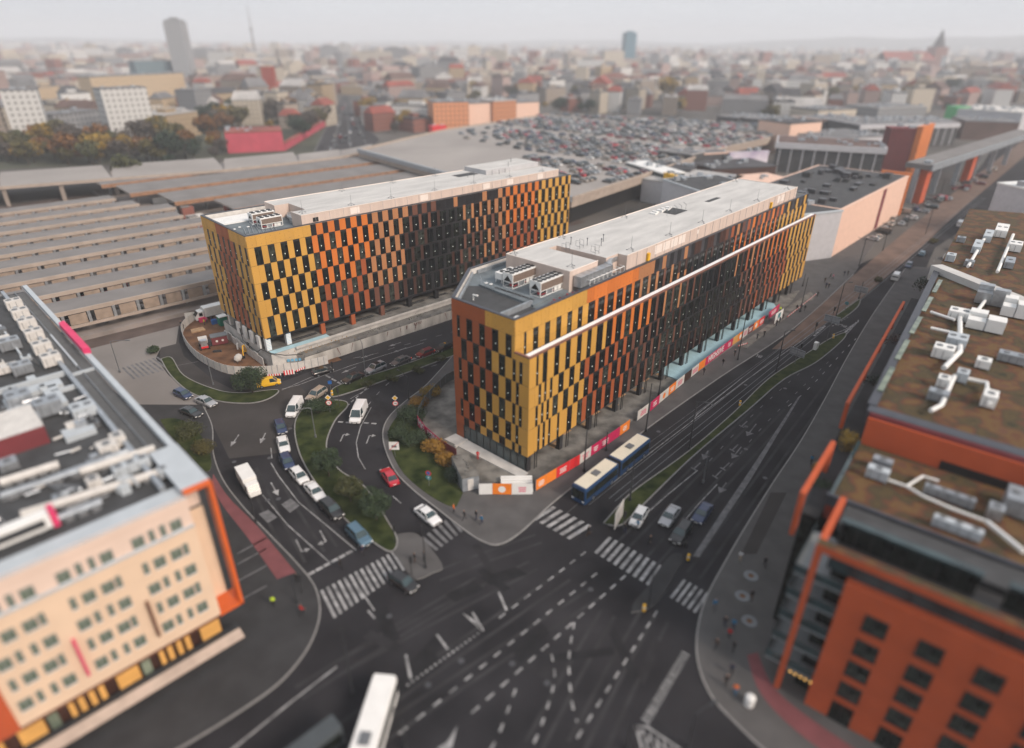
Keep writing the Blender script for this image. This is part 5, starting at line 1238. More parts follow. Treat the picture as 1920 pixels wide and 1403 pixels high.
# ---------------------------------------------------------------- poles and lamps
def street_lamp(base, top, arm, label, group='street lamps', mt='pole', z=0.12, r=.11):
    p = at(*base, z); # height from where the mast top is seen
    lo, hi = 0.0, 30.0
    for _ in range(40):
        m_ = (lo+hi)/2; v = Vector((p.x, p.y, z+m_))-CAMP; y = 701.5-FPX*v.dot(up)/v.dot(fw)
        if y > top[1]: lo = m_
        else: hi = m_
    H = max(lo, 3); e = empty('street_lamp', p, 0, label, 'street lamp', group)
    b = MB(); b.cyl((0, 0, 0), r*1.8, .5, 0, 8); b.tube([(0, 0, .4), (0, 0, H)], [r, r*.6], 0, 8); b.build('pole', [mt], e)
    if arm:
        q = at(arm[0], arm[1], z+H); d = Vector((q.x-p.x, q.y-p.y)); d = d.normalized()*min(d.length, 3.2)
        b = MB(); b.tube([(0, 0, H-.1), (d.x*.3, d.y*.3, H+.15), (d.x, d.y, H+.2)], .05, 0, 6); b.build('arm', [mt], e)
        b = MB(); b.box((d.x*1.12, d.y*1.12, H+.14), (.8, .32, .14), 0, math.atan2(d.y, d.x)); b.build('lamp_head', [mt], e)
    return e
GT = 'tall dark poles along the tram street'
for bs, tp, ar, lb_ in (((1095, 884), (1099, 788), None, 'dark tram pole at the red hoarding by the bus'), ((1211, 809), (1222, 719), None, 'dark tram pole in front of the debris gap in the hoarding'),
    ((1383, 675), (1401, 588), None, 'dark tram pole where the white tape starts'), ((1500, 585), (1513, 520), None, 'slender tram pole beside the trench end'), ((1505, 537), (1509, 513), None, 'short tram pole close to the yellow building end'),
    ((1455, 697), (1471, 621), (1485, 621), 'dark street lamp on the grass strip before the big sign'), ((1565, 602), (1583, 532), (1594, 531), 'dark street lamp on the small grass tip'),
    ((1292, 842), (1306, 754), (1322, 757), 'dark street lamp halfway along the grass strip'), ((1181, 938), (1187, 862), None, 'dark tram pole at the near end of the grass strip'),
    ((1235, 742), (1240, 706), None, 'thin dark post behind the white hoarding panel'), ((1136, 845), (1138, 810), None, 'thin dark post between magenta hoarding panels'),
    ((1610, 560), (1612, 528), None, 'thin mast on the tip of the grass by the crossing')):
    street_lamp(bs, tp, ar, lb_, GT, r=.13)
for bs, tp, ar, lb_ in (((767, 749), (764, 706), (748, 697), 'curved dark street lamp beside the two carriageways'), ((686, 707), (683, 643), (674, 637), 'grey street lamp in the hedge median'), ((400, 722), (391, 670), None, 'slim grey mast on the apron below the yard fence'),
    ((225, 698), (228, 640), (236, 640), 'grey street lamp on the plaza beside the hotel'), ((661, 1300), (640, 1180), None, 'tall dark pole at the hotel tram stop'), ((592, 820), (587, 765), (560, 770), 'grey signal gantry mast on the grass island'),
    ((1290, 1400), (1300, 1340), (1333, 1323), 'dark curved lamp at the very bottom kerb'), ((1318, 905), (1322, 850), None, 'slim pole beside the lane arrows'), ((480, 980), (472, 930), None, 'dark mast on the kerb beside the bike lane'),
    ((798, 1065), (790, 985), None, 'dark signal mast on the refuge between the zebras'), ((1216, 1138), (1220, 1075), None, 'dark signal mast on the main street refuge'), ((556, 1130), (548, 1085), None, 'dark signal mast at the hotel zebra'), ((1176, 1402), (1172, 1350), None, 'dark pole at the foot of the hatched marking'),
    ((760, 1403), (757, 1352), None, 'slim dark pole beside the turning bus')):
    street_lamp(bs, tp, ar, lb_, 'lamps and masts round the junction', mt='pole' if 'dark' in lb_ else 'pole_grey', r=.10)
def traffic_light(px, py, label, H=3.4, rz=0, z=.13):
    p = at(px, py, z); e = empty('traffic_light', p, R(rz), label, 'traffic light', 'traffic lights'); b = MB(); b.tube([(0, 0, 0), (0, 0, H)], .06, 0, 6); b.build('post', ['pole'], e)
    b = MB(); b.box((0, -.12, H-1.0), (.34, .26, 1.0)); b.build('signal_head', ['black'], e); b = MB()
    for k in range(3): b.tube([(0, -.25, H-.2-.3*k), (0, -.32, H-.2-.3*k)], .11, 0, 8)
    b.build('lens_hood', ['pole'], e)
for a in (((626, 712), 'traffic light at the stop line of the hedge median', 4), ((745, 772), 'traffic light on the verge beside the two round signs', 3.6), ((637, 762), 'traffic light on the top of the grass island', 4), ((772, 1078), 'traffic light on the refuge kerb by the hotel zebra', 3.2),
          ((1526, 628), 'traffic light on the grass strip near the white cabinet', 3.2), ((1560, 598), 'traffic light beside the small grass tip', 3.2), ((1280, 1048), 'traffic light on the wedge end of the main street refuge', 3), ((1168, 990), 'traffic light at the near end of the grass strip', 3), ((566, 1112), 'traffic light on the hotel kerb by the zebra', 3.2), ((741, 1018), 'traffic light on the tip of the grass island', 3.2), ((1498, 668), 'traffic light beside the grey sign board on the strip', 3)):
    traffic_light(a[0][0], a[0][1], a[1], a[2], 20)
def disc(b, c, r, m, y): b.poly([(c[0]+r*math.cos(-2*math.pi*k/20), y, c[1]+r*math.sin(-2*math.pi*k/20)) for k in range(20)][::-1], m)
def signpost(px, py, H, plates, label, rz=10, z=.13):
    e = empty('road_sign', at(px, py, z), R(rz), label, 'road sign'); b = MB(); b.tube([(0, 0, 0), (0, 0, H)], .045, 0, 6); b.build('post', ['pole_grey'], e)
    for k, zc in plates:
        b = MB()
        if k == 'priority':
            for s_, m_, y in ((.62, 0, -.06), (.55, 1, -.07), (.40, 2, -.08)): b.poly([(0, y, zc-s_), (s_, y, zc), (0, y, zc+s_), (-s_, y, zc)], m_)
            b.build('priority_plate', ['pole', 'white', 'yellow_sign'], e)
        elif k == 'ban':
            disc(b, (0, zc), .52, 0, -.06); disc(b, (0, zc), .40, 1, -.07); b.b2(-.2, .2, -.085, -.08, zc-.05, zc+.05, 2); b.b2(.1, .2, -.085, -.08, zc-.2, zc+.05, 2); b.build('ban_plate', ['red_sign', 'white', 'black'], e)
        elif k == 'townend':
            b.b2(-.8, .8, -.06, -.03, zc-.75, zc+.75, 0); b.b2(-.4, .4, -.075, -.07, zc-.3, zc+.1, 1); b.obox((-.8, -.085, zc-.75), (1.5, 0, 1.5), (.12, 0, -.0), (0, .005, 0), 2); b.build('zone_plate', ['white', 'pole_grey', 'red_sign'], e)
        elif k == 'blue':
            disc(b, (0, zc), .45, 0, -.06); b.b2(-.06, .06, -.08, -.07, zc-.25, zc+.25, 1); b.build('blue_plate', ['teal', 'white'], e)
        elif k == 'noentry':
            disc(b, (0, zc), .45, 0, -.06); disc(b, (0, zc), .30, 1, -.07); b.build('ban_plate', ['red_sign', 'blue_sign'], e)
        elif k == 'board':
            b.b2(-1.6, 1.6, -.06, .0, zc-.8, zc+.8, 0); b.b2(-1.5, 1.5, -.0, .03, zc-.6, zc-.5, 1); b.b2(-1.5, 1.5, 0, .03, zc+.5, zc+.6, 1); b.build('board', ['galv', 'pole_grey'], e)
        elif k == 'bluebar':
            b.b2(-.35, .35, -.06, -.03, zc-.35, zc+.35, 0); b.build('blue_plate', ['blue_sign'], e)
    return e
signpost(743, 775, 3.6, [('priority', 3.2), ('ban', 2.1)], 'road sign with a yellow diamond over a ring on the verge kerb', 8)
signpost(619, 773, 3.4, [('priority', 3.1), ('ban', 2.0)], 'road sign with a yellow diamond over a ring on the grass island', 8)
signpost(741, 858, 2.6, [('townend', 2.3)], 'square white road sign with a red diagonal on the grass verge', 0)
signpost(805, 912, 2.6, [('noentry', 2.5), ('blue', 1.7)], 'road sign with a red ring over a teal disc on the grass verge', -15)
signpost(621, 736, 2.4, [('bluebar', 2.2)], 'small blue square sign by the hedge median tip', 10)
signpost(1549, 641, 6.0, [('board', 5.5)], 'large pale overhead sign board at the white chevron marking', 140)
signpost(1490, 682, 3.4, [('board', 2.6)], 'grey back of a sign board beside the street lamp on the strip', 130)
signpost(1609, 562, 3.2, [('board', 2.8)], 'small grey sign board on the grass tip', 140)
signpost(1584, 583, 2.2, [('blue', 2.0)], 'round sign on the grass tip', 140)
e = empty('advert_board', at(1457, 607, .15), PR, 'pale sign board with a blue arrow emblem at the end of the hoarding', 'sign board')
b = MB(); b.b2(-2.3, 2.3, -.08, 0, .7, 3.2, 0); b.build('board', ['white'], e)
b = MB(); b.poly([(-.8, -.1, 1.2), (0, -.1, 1.7), (.8, -.1, 1.2), (.8, -.1, 2.8), (-.8, -.1, 2.8)]); b.build('emblem', ['teal'], e)
b = MB(); b.b2(-2, -1.9, 0, .1, 0, .8, 0); b.b2(1.9, 2, 0, .1, 0, .8, 0); b.build('post', ['pole'], e)
e = empty('advert_board', at(1160, 982, .15), PR+R(15), 'white leaning board at the near end of the grass strip', 'sign board')
b = MB(); b.obox((-1.8, 0, .3), (3.6, 0, 0), (0, .08, 0), (.6, .2, 2.3), 0); b.build('board', ['offwhite'], e)
b = MB(); b.b2(-1.5, -1.4, .1, .2, 0, 1.2, 0); b.b2(1.4, 1.5, .1, .2, 0, 1.2, 0); b.build('post', ['pole'], e)
b = MB(); b.b2(-.5, .5, -.35, .35, 0, 1.6, 0); b.b2(.55, 1.2, -.3, .3, 0, 1.3, 0); b.b2(-.53, .53, -.38, .38, 1.6, 1.68, 0); tag(b.build('utility_cabinet', ['white'], None, at(1528, 655, .15), PR), 'white utility cabinet pair on the grass strip', 'cabinet')
for px, py, lb_ in ((1562, 634, 'yellow bollard at the tip of the white chevron marking'), (623, 741, 'yellow bollard at the tip of the hedge median'), (1387, 760, 'yellow bollard pair halfway along the grass strip'), (1290, 1050, 'yellow bollard on the refuge by the wedge marking'), (1207, 1145, 'yellow bollard at the round end of the refuge')):
    b = MB(); b.cyl((0, 0, 0), .2, .9, 0, 10); b.ball((0, 0, .9), (.2, .2, .15), 0, 10, 4); b.cyl((0, 0, .5), .205, .2, 1, 10); tag(b.build('bollard', ['yellow_sign', 'white'], None, at(px, py, .14)), lb_, 'bollard', 'yellow island bollards')
# pavement furniture near the red building
for px, py in ((1405, 1165), (1392, 1118), (1408, 1080)):
    b = MB(); b.cyl((0, 0, 0), .9, .05, 0, 16); b.cyl((0, 0, .05), .35, .02, 1, 10); o = b.build('tree_grate', ['pole_grey', 'soil'], None, at(px, py, .13)); tag(o, {1165: 'round tree grate beside the waiting group', 1118: 'round tree grate in the middle of the corner pavement', 1080: 'round tree grate near the bike path'}[py], 'tree grate')
b = MB(); b.cyl((0, 0, 0), .5, .9, 0, 12); b.ball((0, 0, .95), (.55, .55, .4), 0, 12, 5); tag(b.build('kiosk_dome', ['white'], None, at(1404, 1320, .13)), 'white domed litter bin on the curved brick paving', 'litter bin')
# ================================================================ hotel with the orange frame
def local_of(e):
    mi = (Matrix.Translation(e.location) @ Matrix.Rotation(e.rotation_euler.z, 4, 'Z')).inverted()
    return lambda px, py, z: mi @ at(px, py, z)
hb = empty('hotel', (-29.5, 49.8, 0), R(45.3), 'beige hotel with an orange corner frame and a roof crowded with plant', 'building')
HX0, HY = -58, 79
b = MB(); b.prism([(-2.5, .0), (-2.5, 2.6), (-.7, 2.6), (-.7, HY), (HX0, HY), (HX0, 0)], 5.0, 17.4, 0, 1); b.prism([(-2.5, .25), (-2.5, 3), (-.7, 3), (-.7, HY), (HX0, HY), (HX0, .25)], 17.4, 20.2, 2, 1)
b.b2(HX0, -2.5, 1.2, HY-1, 0, 5.0, 3)
b.build('wall', ['hotel', 'dark_roof', 'hotel_pale', 'umber'], hb)
b = MB(); b.b2(HX0, -2.5, -.05, .35, 20.2, 20.9, 0); b.b2(HX0, -2.5, -.12, .3, 17.36, 17.5, 1); b.b2(HX0, -2.6, .3, 2.6, 20.2, 20.75, 1); b.b2(HX0, -2.5, -.15, 0.0, 20.9, 21.0, 1); b.build('parapet', ['hotel_pale', 'hotel_rim'], hb)
b = MB(); b.b2(-.36, 0, -.1, 1.3, 4.8, 21.2, 0); b.b2(-2.6, 0, -.1, .6, 21.2, 21.45, 0); b.b2(-2.6, 0, -.1, 2.6, 4.8, 5.1, 0); b.b2(HX0, -2.6, -.12, .1, 4.75, 5.0, 1); b.build('corner_frame', ['hotel_orange', 'brown'], hb)
b = MB(); b.b2(-2.7, .02, .6, 9.2, 21.2, 21.5, 0); b.b2(-.65, .02, 9.2, HY, 20.6, 21.3, 0); b.b2(-3.9, -3.4, 3, HY, 20.4, 21.1, 1); b.build('roof_rim', ['hotel_rim', 'galv'], hb)
b = MB()
for k in range(120): b.b2(-3.3, -.7, 9.6+k*.57, 9.72+k*.57, 20.25, 20.45, 0)
b.b2(-2.2, -2.0, 9.2, HY-.5, 20.46, 20.6, 0); b.build('louvre_grating', ['pole_grey'], hb)
b = MB(); b.prism([(-.7, 41.0), (.12, 40.5), (.15, 47), (.12, 54), (-.7, 53.5)], 21.3, 22.1, 0); b.build('roof_sign', ['pink'], hb)
SQ, NA = 1.05, .5
wi = []
for g_ in range(9):
    o = -6.06*g_
    for r_, zc in enumerate((15.15, 12.5, 9.9, 7.25)):
        for x, wd in (((-3.85, NA), (-4.75, SQ), (-6.3, SQ), (-7.55, NA)) if r_ % 2 == 0 else ((-4.0, SQ), (-5.2, NA), (-6.3, NA), (-7.4, SQ))): wi.append((x+o-wd/2, zc, wd, 0))
    for x, wd in ((-4.0, SQ), (-5.2, NA), (-6.2, NA), (-7.4, SQ)): wi.append((x+o-wd/2, 18.2, wd, .25))
def hwin(wd, h):
    b = MB(); b.obox((0, -.0, 0), (wd, 0, 0), (0, .05, 0), (0, 0, h), 1); t = .08
    b.b2(-.02, wd+.02, -.06, .0, -.08, 0, 2); b.b2(0, t, -.05, 0, 0, h, 0); b.b2(wd-t, wd, -.05, 0, 0, h, 0); b.b2(t, wd-t, -.05, 0, h-t, h, 0); b.b2(t, wd-t, -.05, 0, 0, t, 0)
    if wd > .8: b.b2(wd*.5-.03, wd*.5+.03, -.05, 0, t, h-t, 0)
    return b.mesh('window', ['galv', 'glass_green', 'white'])
hm_ = {SQ: hwin(SQ, 1.25), NA: hwin(NA, 1.35)}
for x, z, wd, y in wi[:99]: inst(hm_[wd], 'window', hb, (x, y-.06, z-.6), 0)
for x in (-14.7, -8.45): b = MB(); b.b2(x-.12, x+.12, -.7, -.02, 7.1, 11.6, 0); b.build('fin_sign', ['pink' if x < -10 else 'brown'], hb)
b = MB()
x = -2.8; k = 0
while x > HX0+2:
    wv = [2.0, .5, .5, .5, .45, .8][k % 6]; b.b2(x-wv, x, .4, 1.25, 2.3, 4.74, 0 if k % 2 == 0 or wv < .6 else 1); x -= wv+[1.1, .35, .4, .35, .9, .3][k % 6]; k += 1
b.build('shopfront', ['amber', 'glass_green'], hb)
b = MB(); b.obox((HX0, -.35, 1.95), (-HX0-1.2, 0, 0), (0, -1.15, -.4), (0, 0, .15), 0); b.b2(HX0, -1.2, -.35, .4, 2.0, 2.25, 1); b.build('canopy', [mat('awning', (.44, .35, .29), .8, var=.15, scale=.5).name, 'pole'], hb)
b = MB(); b.b2(HX0, -20.6, -.2, .3, 4.9, 17.35, 0); b.build('side_wing_wall', ['brick_red'], hb)
Lh = local_of(hb)
random.seed(5)
def roofbox(par, Lf, px, py, z, sx, sy, h, mt, rz=0, name='air_unit', rot=0, mt2=None, legs=True):
    p = Lf(px, py, z); b = MB()
    if sx > 2.8 and sy > 2.5:
        for ix in range(2):
            for iy in range(2): b.box((sx*(ix-.5)*.5, sy*(iy-.5)*.5, .25), (sx*.46, sy*.44, h*(.7+.3*((ix+iy) % 2))), 0)
        b.box((0, 0, .25), (sx*.9, sy*.9, h*.4), 1)
        o = b.build(name, [mt, mt2 or 'galv'], par); o.location = p; return o
    b.box((0, 0, .25), (sx, sy, h), 0); b.box((0, 0, .25+h), (sx*.98, sy*.98, .06), 0)
    for k in range(int(sx/.9)): b.box((-sx/2+.9*k+.4, -sy/2-.02, .35), (.06, .05, h*.8), 1)
    for k in range(max(1, int(sx/1.1))): b.cyl((-sx/2+(k+.5)*sx/max(1, int(sx/1.1)), 0, .31+h), min(.4, sy*.35), .08, 1, 10)
    for a in (-.45, .45):
        for c in (-.45, .45): b.box((a*sx, c*sy, 0), (.12, .12, .26), 1)
    o = b.build(name, [mt, mt2 or 'pole_grey'], par); o.location = p; o.rotation_euler = (0, 0, R(rot)); return o
# row of compact coolers along the louvre
for k, (px, py) in enumerate(((30, 580), (42, 598), (55, 617), (68, 638), (83, 662), (100, 685))): roofbox(hb, Lh, px, py, 20.3, 2.2, 1.8, 1.4, 'offwhite')
for px, py, sx, sy, h in ((22, 655, 2.5, 2, 1.3), (45, 700, 2.2, 2, 1.2), (12, 700, 3, 1.5, .8), (160, 780, 2.4, 2, 1.2), (60, 800, 2, 2, 1), (205, 850, 1.8, 1.8, 1), (40, 760, 2.5, 2.5, 1.4), (225, 835, 1.3, 1.5, 1.1), (20, 880, 1.6, 1.6, .8), (310, 895, 1.0, .9, .9), (95, 775, 2.6, 2.2, 1.6), (250, 885, 3.4, 1.1, 1.0), (180, 915, 1.2, 1.2, .9), (120, 945, 1.3, 1.0, .8)):
    roofbox(hb, Lh, px, py, 20.3, sx, sy, h, random.choice(['offwhite', 'galv', 'steel', 'hotel_rim']), rot=0)
b = MB(); p = Lh(30, 825, 20.2); b.box((p.x, p.y, 20.2), (5.2, 6.5, 2.2), 0, 0, mt=1); b.build('plant_room', ['plum', 'offwhite'], hb)
b = MB(); p = Lh(70, 735, 20.2); b.box((p.x, p.y, 20.2), (5.5, 2.0, .6), 0); b.box((p.x+1.2, p.y-3.5, 20.2), (1.6, 6.0, .6), 0); b.box((p.x-3, p.y-3.5, 20.2), (1.2, 6.0, .5), 0); p = Lh(150, 815, 20.2); b.box((p.x, p.y, 20.2), (3.0, 2.2, .7), 0); b.build('slab_walkway', ['hotel_rim'], hb)
random.seed(62)
for k in range(46):
    v = Vector((random.uniform(-24, -4.8), random.uniform(3.5, 62), 20.25)); b = MB(); sx, sy, h = random.uniform(.6, 2.0), random.uniform(.5, 1.6), random.uniform(.5, 1.3); b.box((0, 0, 0), (sx, sy, h), 0, 0, mt=0)
    if k % 3 == 0: b.cyl((0, 0, h), min(sx, sy)*.35, .12, 1, 10)
    elif k % 3 == 1: b.tube([(0, 0, h), (0, 0, h+.5), (sx, .2, h+.5), (sx*1.3, .2, .1)], .14, 0, 6)
    o = b.build('air_unit', [random.choice(['galv', 'offwhite', 'steel', 'pole_grey', 'hotel_rim']), 'pole'], hb); o.location = v
b = MB()
for k, (a, c) in enumerate((((0, 930), (200, 865)), ((40, 965), (300, 885)), ((90, 900), (240, 845)), ((0, 905), (110, 870)), ((60, 990), (190, 940)), ((150, 885), (290, 840)))):
    p, q = Lh(*a, 20.9), Lh(*c, 20.9); b.tube([p, q], .42 if k % 2 else .34, k % 2, 8)
    for j in range(5):
        t = p.lerp(q, (j+.5)/5); b.box((t.x, t.y, 20.2), (.7, .5, .8), 2)
b.build('duct', ['galv', 'offwhite', 'steel'], hb)
for k in range(34): b = MB(); p = Lh(random.uniform(0, 300), random.uniform(720, 960), 20.3); q = p+Vector((random.uniform(-2.5, 2.5), random.choice((0, 0, 2)), random.uniform(0, .2))); (b.tube([p+Vector((0, 0, .3)), q+Vector((0, 0, .3))], random.uniform(.08, .22), k % 3, 6) if Lh(300, 900, 20).x-6 > -99 and p.x < -4.2 and q.x < -4.2 else None); (b.build('pipe', ['galv', 'offwhite', 'pole_grey'], hb) if b.f else None)
b = MB()
for a in ((20, 640), (120, 660)): p = Lh(*a, 20.2); b.box((p.x, p.y, 20.2), (.25, 14, .5), 0)
for a in ((200, 690), (170, 720)): p = Lh(*a, 20.2); b.box((p.x-2.8, p.y, 20.2), (3.0, .3, .6), 0)
b.b2(HX0, -3.9, 38, 38.3, 20.2, 20.9, 0); b.build('roof_upstand', ['hotel_rim'], hb)
e_ = empty('hotel_sign', (0, 0, 0)); e_.parent = hb
p = Lh(55, 1000, 20.8); b = MB(); b.box((p.x-1.5, p.y, 20.8), (6.5, 1.0, 1.5), 0, R(0), mt=0); b.box((p.x-1.5, p.y-.55, 21.2), (5.6, .1, .7), 1); b.build('sign_box', ['white', 'pole'], e_)
b = MB(); b.b2(p.x+1.8, p.x+2.3, p.y-.6, p.y+.6, 20.7, 22.5, 0); b.build('sign_end', ['pink'], e_)
# ================================================================ red building with roof gardens
qb = empty('shopping_centre', (27.64, 43.3, 0), R(-38), 'red rendered block with grey balconies and russet roof gardens', 'building')
Lq = local_of(qb)
b = MB(); b.b2(3.1, 60, .05, 1.0, 0, 17.0, 0); b.b2(3.1, 60, 1.0, 11.0, 0, 17.0, 0, 1); b.build('wall', ['brick_red', 'pavement_dark'], qb)
b = MB(); b.b2(0, .55, 0, .9, 0, 19.2, 0); b.b2(0, 60, 0, .9, 19.2, 20.0, 0, 1); b.b2(0, .55, .9, 8.5, 19.2, 20.0, 0); b.build('corner_frame', ['brick_red', 'roof_green'], qb)
b = MB(); b.b2(1.2, 60, 1.1, 1.3, 17.0, 19.2, 0)
for k in range(26): b.b2(1.2+k*2.2, 1.3+k*2.2, 1.0, 1.1, 17.0, 19.2, 1)
b.b2(1.2, 60, 1.35, 4.9, 17.0, 17.4, 1); b.build('glazed_band', ['glass_blue', 'frame_dark'], qb)
b = MB(); b.b2(1.1, 12.2, 5.0, 5.2, 17.2, 19.6, 0)
for k in range(9): b.b2(1.1+k*1.35, 1.2+k*1.35, 4.92, 5.0, 17.2, 19.6, 1)
b.b2(1.0, 12.3, 4.8, 5.6, 19.6, 19.9, 2); b.b2(14.2, 28, 5.0, 5.2, 17.2, 19.6, 0); b.b2(14.1, 28, 4.8, 5.6, 19.6, 19.9, 2); b.build('clerestory', ['glass', 'frame_dark', 'glass_blue'], qb)
b = MB(); b.b2(.6, 50, 7.0, 10.5, 17.0, 17.9, 0); b.b2(-1.5, 50, 10.5, 10.9, 17.0, 18.3, 1); b.build('roof_gutter', ['dark_roof', 'coping'], qb)
mat('balcony', (.24, .26, .27), .6, var=.1)
for i, z in enumerate((3.6, 6.6, 9.6, 12.6, 15.6)):
    b = MB(); b.b2(-1.6+.1*i, 3.05, .3, 7.5, z-.25, z, 0); b.b2(-1.6+.1*i, 3.05, .25, .3, z, z+.95, 1); b.b2(-1.65+.1*i, -1.6+.1*i, .3, 7.5, z, z+.95, 1); b.build('balcony', ['balcony', 'glass_blue'], qb)
b = MB(); b.b2(1.6, 3.05, 1.8, 11, .0, 17.0, 0); b.build('balcony_wall', ['glass'], qb)
def rwin():
    b = MB(); b.obox((0, -.02, 0), (1.95, 0, 0), (0, .05, 0), (0, 0, 1.9), 1); t = .08
    for a in ((0, t, 0, 1.9), (1.95-t, 1.95, 0, 1.9), (.93, 1.02, 0, 1.9), (t, 1.87, 0, t), (t, 1.87, 1.9-t, 1.9)): b.b2(a[0], a[1], -.08, -.02, a[2], a[3], 0)
    b.b2(-.05, 2.0, -.12, -.02, -.1, 0, 0); return b.mesh('window', ['frame_dark', 'glass_b'])  # paler greenish reflection put into the pane colour
rw = rwin()
for c in range(12):
    for r_, z in enumerate((12.8, 9.65, 6.75, 3.75)): inst(rw, 'window', qb, (5.35+4.25*c, .04, z), 0)
    b = MB(); x = 5.4+4.25*c; b.b2(x-.1, x+1.9, -.02, .05, .05, 2.7, 0); b.b2(x+.8, x+.9, -.06, -.02, .05, 2.7, 1); b.build('shop_window', ['glass', 'frame_dark'], qb)
b = MB()
for k in range(7): b.ball((1.0+.5*k, 1.0, 2.3), .09, 0, 6, 4)
b.build('lamp_string', [mat('lamp_warm', (.8, .45, .15), .4, var=0, emit=((1, .55, .15), 2.0)).name], qb)
# roof garden one, red wall, roof garden two
b = MB(); b.b2(-1.3, 50, 10.9, 23.6, 15.0, 17.9, 1, 0); b.b2(-1.3, -.9, 10.9, 23.6, 17.9, 18.2, 2); b.build('roof_garden', ['roof_green', 'brick_deep', 'glass_blue'], qb)
b = MB(); b.b2(-1.0, 50, 23.7, 24.3, 15.0, 21.4, 0); b.b2(7.0, 19, 23.62, 23.7, 17.9, 19.0, 1); b.build('red_wall', ['brick_red', 'black'], qb)
b = MB(); b.b2(-1.4, 50, 24.3, 26.0, 20.5, 22.0, 0); b.b2(-1.0, 50, 24.0, 24.3, 21.4, 21.9, 1); b.build('roof_parapet', ['coping', 'plum'], qb)
p2 = [(-.8, 26.0), (50, 26), (50, 66), (11.5, 76), (-2.2, 88.0)]
b = MB(); b.prism(p2, 15, 21.6, 1, 0); b.build('roof_garden', ['roof_green', 'brick_deep'], qb)
b = MB(); b.wall([(-1.2, 26), (-2.6, 88)], 1.0, 21, 22.1, 0)
for k in range(5): b.b2(-1.5-.02*k, -.85-.02*k, 30+11*k, 38+11*k, 22.1, 22.25, 1)
b.wall([(-3, 89.5), (11.5, 77.2), (50, 68)], 2.4, 20, 22.8, 2); b.build('roof_edge', ['coping', 'glass_green', 'membrane'], qb)
b = MB(); b.prism([(-3, 91), (11.5, 79), (50, 70), (60, 150), (30, 175), (-4, 165)], 8, 19.5, 1, 0); b.build('roof_garden', ['roof_green', 'brick_deep'], qb)
b = MB(); b.prism([(-3.0, 9), (-1.4, 9), (-1.4, 26), (-1.2, 88), (-5.2, 88), (-4.0, 28.5), (-3.6, 20)], 0, 16.0, 0, 1); b.build('terrace', ['glass', 'pavement_dark'], qb)
b = MB(); b.b2(-3.4, -2.9, 6.6, 18.5, 19.4, 20.0, 0); b.b2(-3.4, -2.9, 6.6, 7.3, 14.5, 19.4, 0); b.b2(-3.4, -2.9, 17.9, 18.5, 16, 19.4, 0); b.prism([(-4.25, 28.7), (-3.8, 28.7), (-4.8, 72.7), (-5.2, 72.7)], 19.65, 20, 0)
for y in (28.7, 39.5, 50.5, 61.5, 72): xx = -4.25-(y-28.7)*.0227; b.b2(xx, xx+.45, y, y+.6, 16.2 if y < 30 else 18.6, 19.64, 0 if y < 30 else 1)
b.build('street_frame', ['brick_red', 'brick_deep'], qb)
random.seed(21)
for px, py, z, sx, sy, h, rot in ((1642, 898, 17.9, 2.6, 1.3, 1.3, 0), (1650, 880, 17.9, 2.4, 1.3, 1.3, 0), (1905, 960, 17.9, 3.2, 3.6, 2.2, 0), (1860, 972, 17.9, 1.6, 1.6, 1.5, 0), (1775, 940, 17.9, 5.5, .9, 1.1, 0), (1790, 1000, 17.9, 5.0, 1.0, 1.1, 0),
    (1755, 752, 21.6, 2.6, 1.6, 1.3, 0), (1850, 760, 21.6, 1.8, 2.8, 1.6, 0), (1800, 715, 21.6, 1.6, 2.2, 1.4, 0), (1765, 725, 21.6, 1.6, 2, 1.3, 0), (1765, 670, 21.6, 3, 3, 1.6, 0), (1790, 650, 21.6, 3, 3.5, 1.6, 0), (1795, 600, 21.6, 3.5, 3, 1.6, 0), (1845, 615, 21.6, 6, 5.5, 2.2, 0), (1855, 570, 21.6, 5.5, 4, 3.2, 0), (1900, 590, 21.6, 4.5, 6, 2.6, 0), (1895, 680, 21.6, 4, 2, 1.2, 0), (1840, 690, 21.6, 2, 2, 1.2, 0),
    (1780, 490, 19.5, 2, 3, 1.5, 0), (1830, 470, 19.5, 2, 9, 1.6, 0), (1850, 450, 19.5, 2, 9, 1.6, 0), (1875, 440, 19.5, 3, 10, 1.8, 0), (1890, 500, 19.5, 2, 6, 1.4, 0), (1815, 500, 19.5, 2, 2, 1.2, 0), (1900, 470, 19.5, 3, 5, 1.8, 0), (1800, 455, 19.5, 2, 2, 1.2, 0)):
    roofbox(qb, Lq, px, py, z, sx*.82, sy*.82, h*.85, random.choice(['white', 'hotel_rim', 'steel', 'galv', 'white']), rot=rot)
for pts, r_, z in (([(1665, 900), (1700, 912), (1730, 893), (1760, 902)], .2, 18.5), ([(1700, 912), (1730, 930), (1780, 952), (1850, 978)], .2, 18.5), ([(1850, 978), (1920, 1035)], .32, 18.5), ([(1745, 770), (1765, 760), (1785, 715), (1790, 705)], .35, 22.4), ([(1790, 705), (1850, 718), (1855, 760)], .35, 22.4), ([(1770, 690), (1800, 660), (1800, 590)], .45, 22.4), ([(1745, 585), (1790, 600)], .3, 22.4), ([(1745, 615), (1790, 625)], .3, 22.4), ([(1820, 600), (1850, 560)], .35, 22.4), ([(1815, 500), (1850, 440)], .4, 20.4), ([(1870, 510), (1900, 440)], .4, 20.4)):
    b = MB(); b.tube([Lq(x, y, z) for x, y in pts], r_*.75, 0, 8); b.build('duct', ['white'], qb)
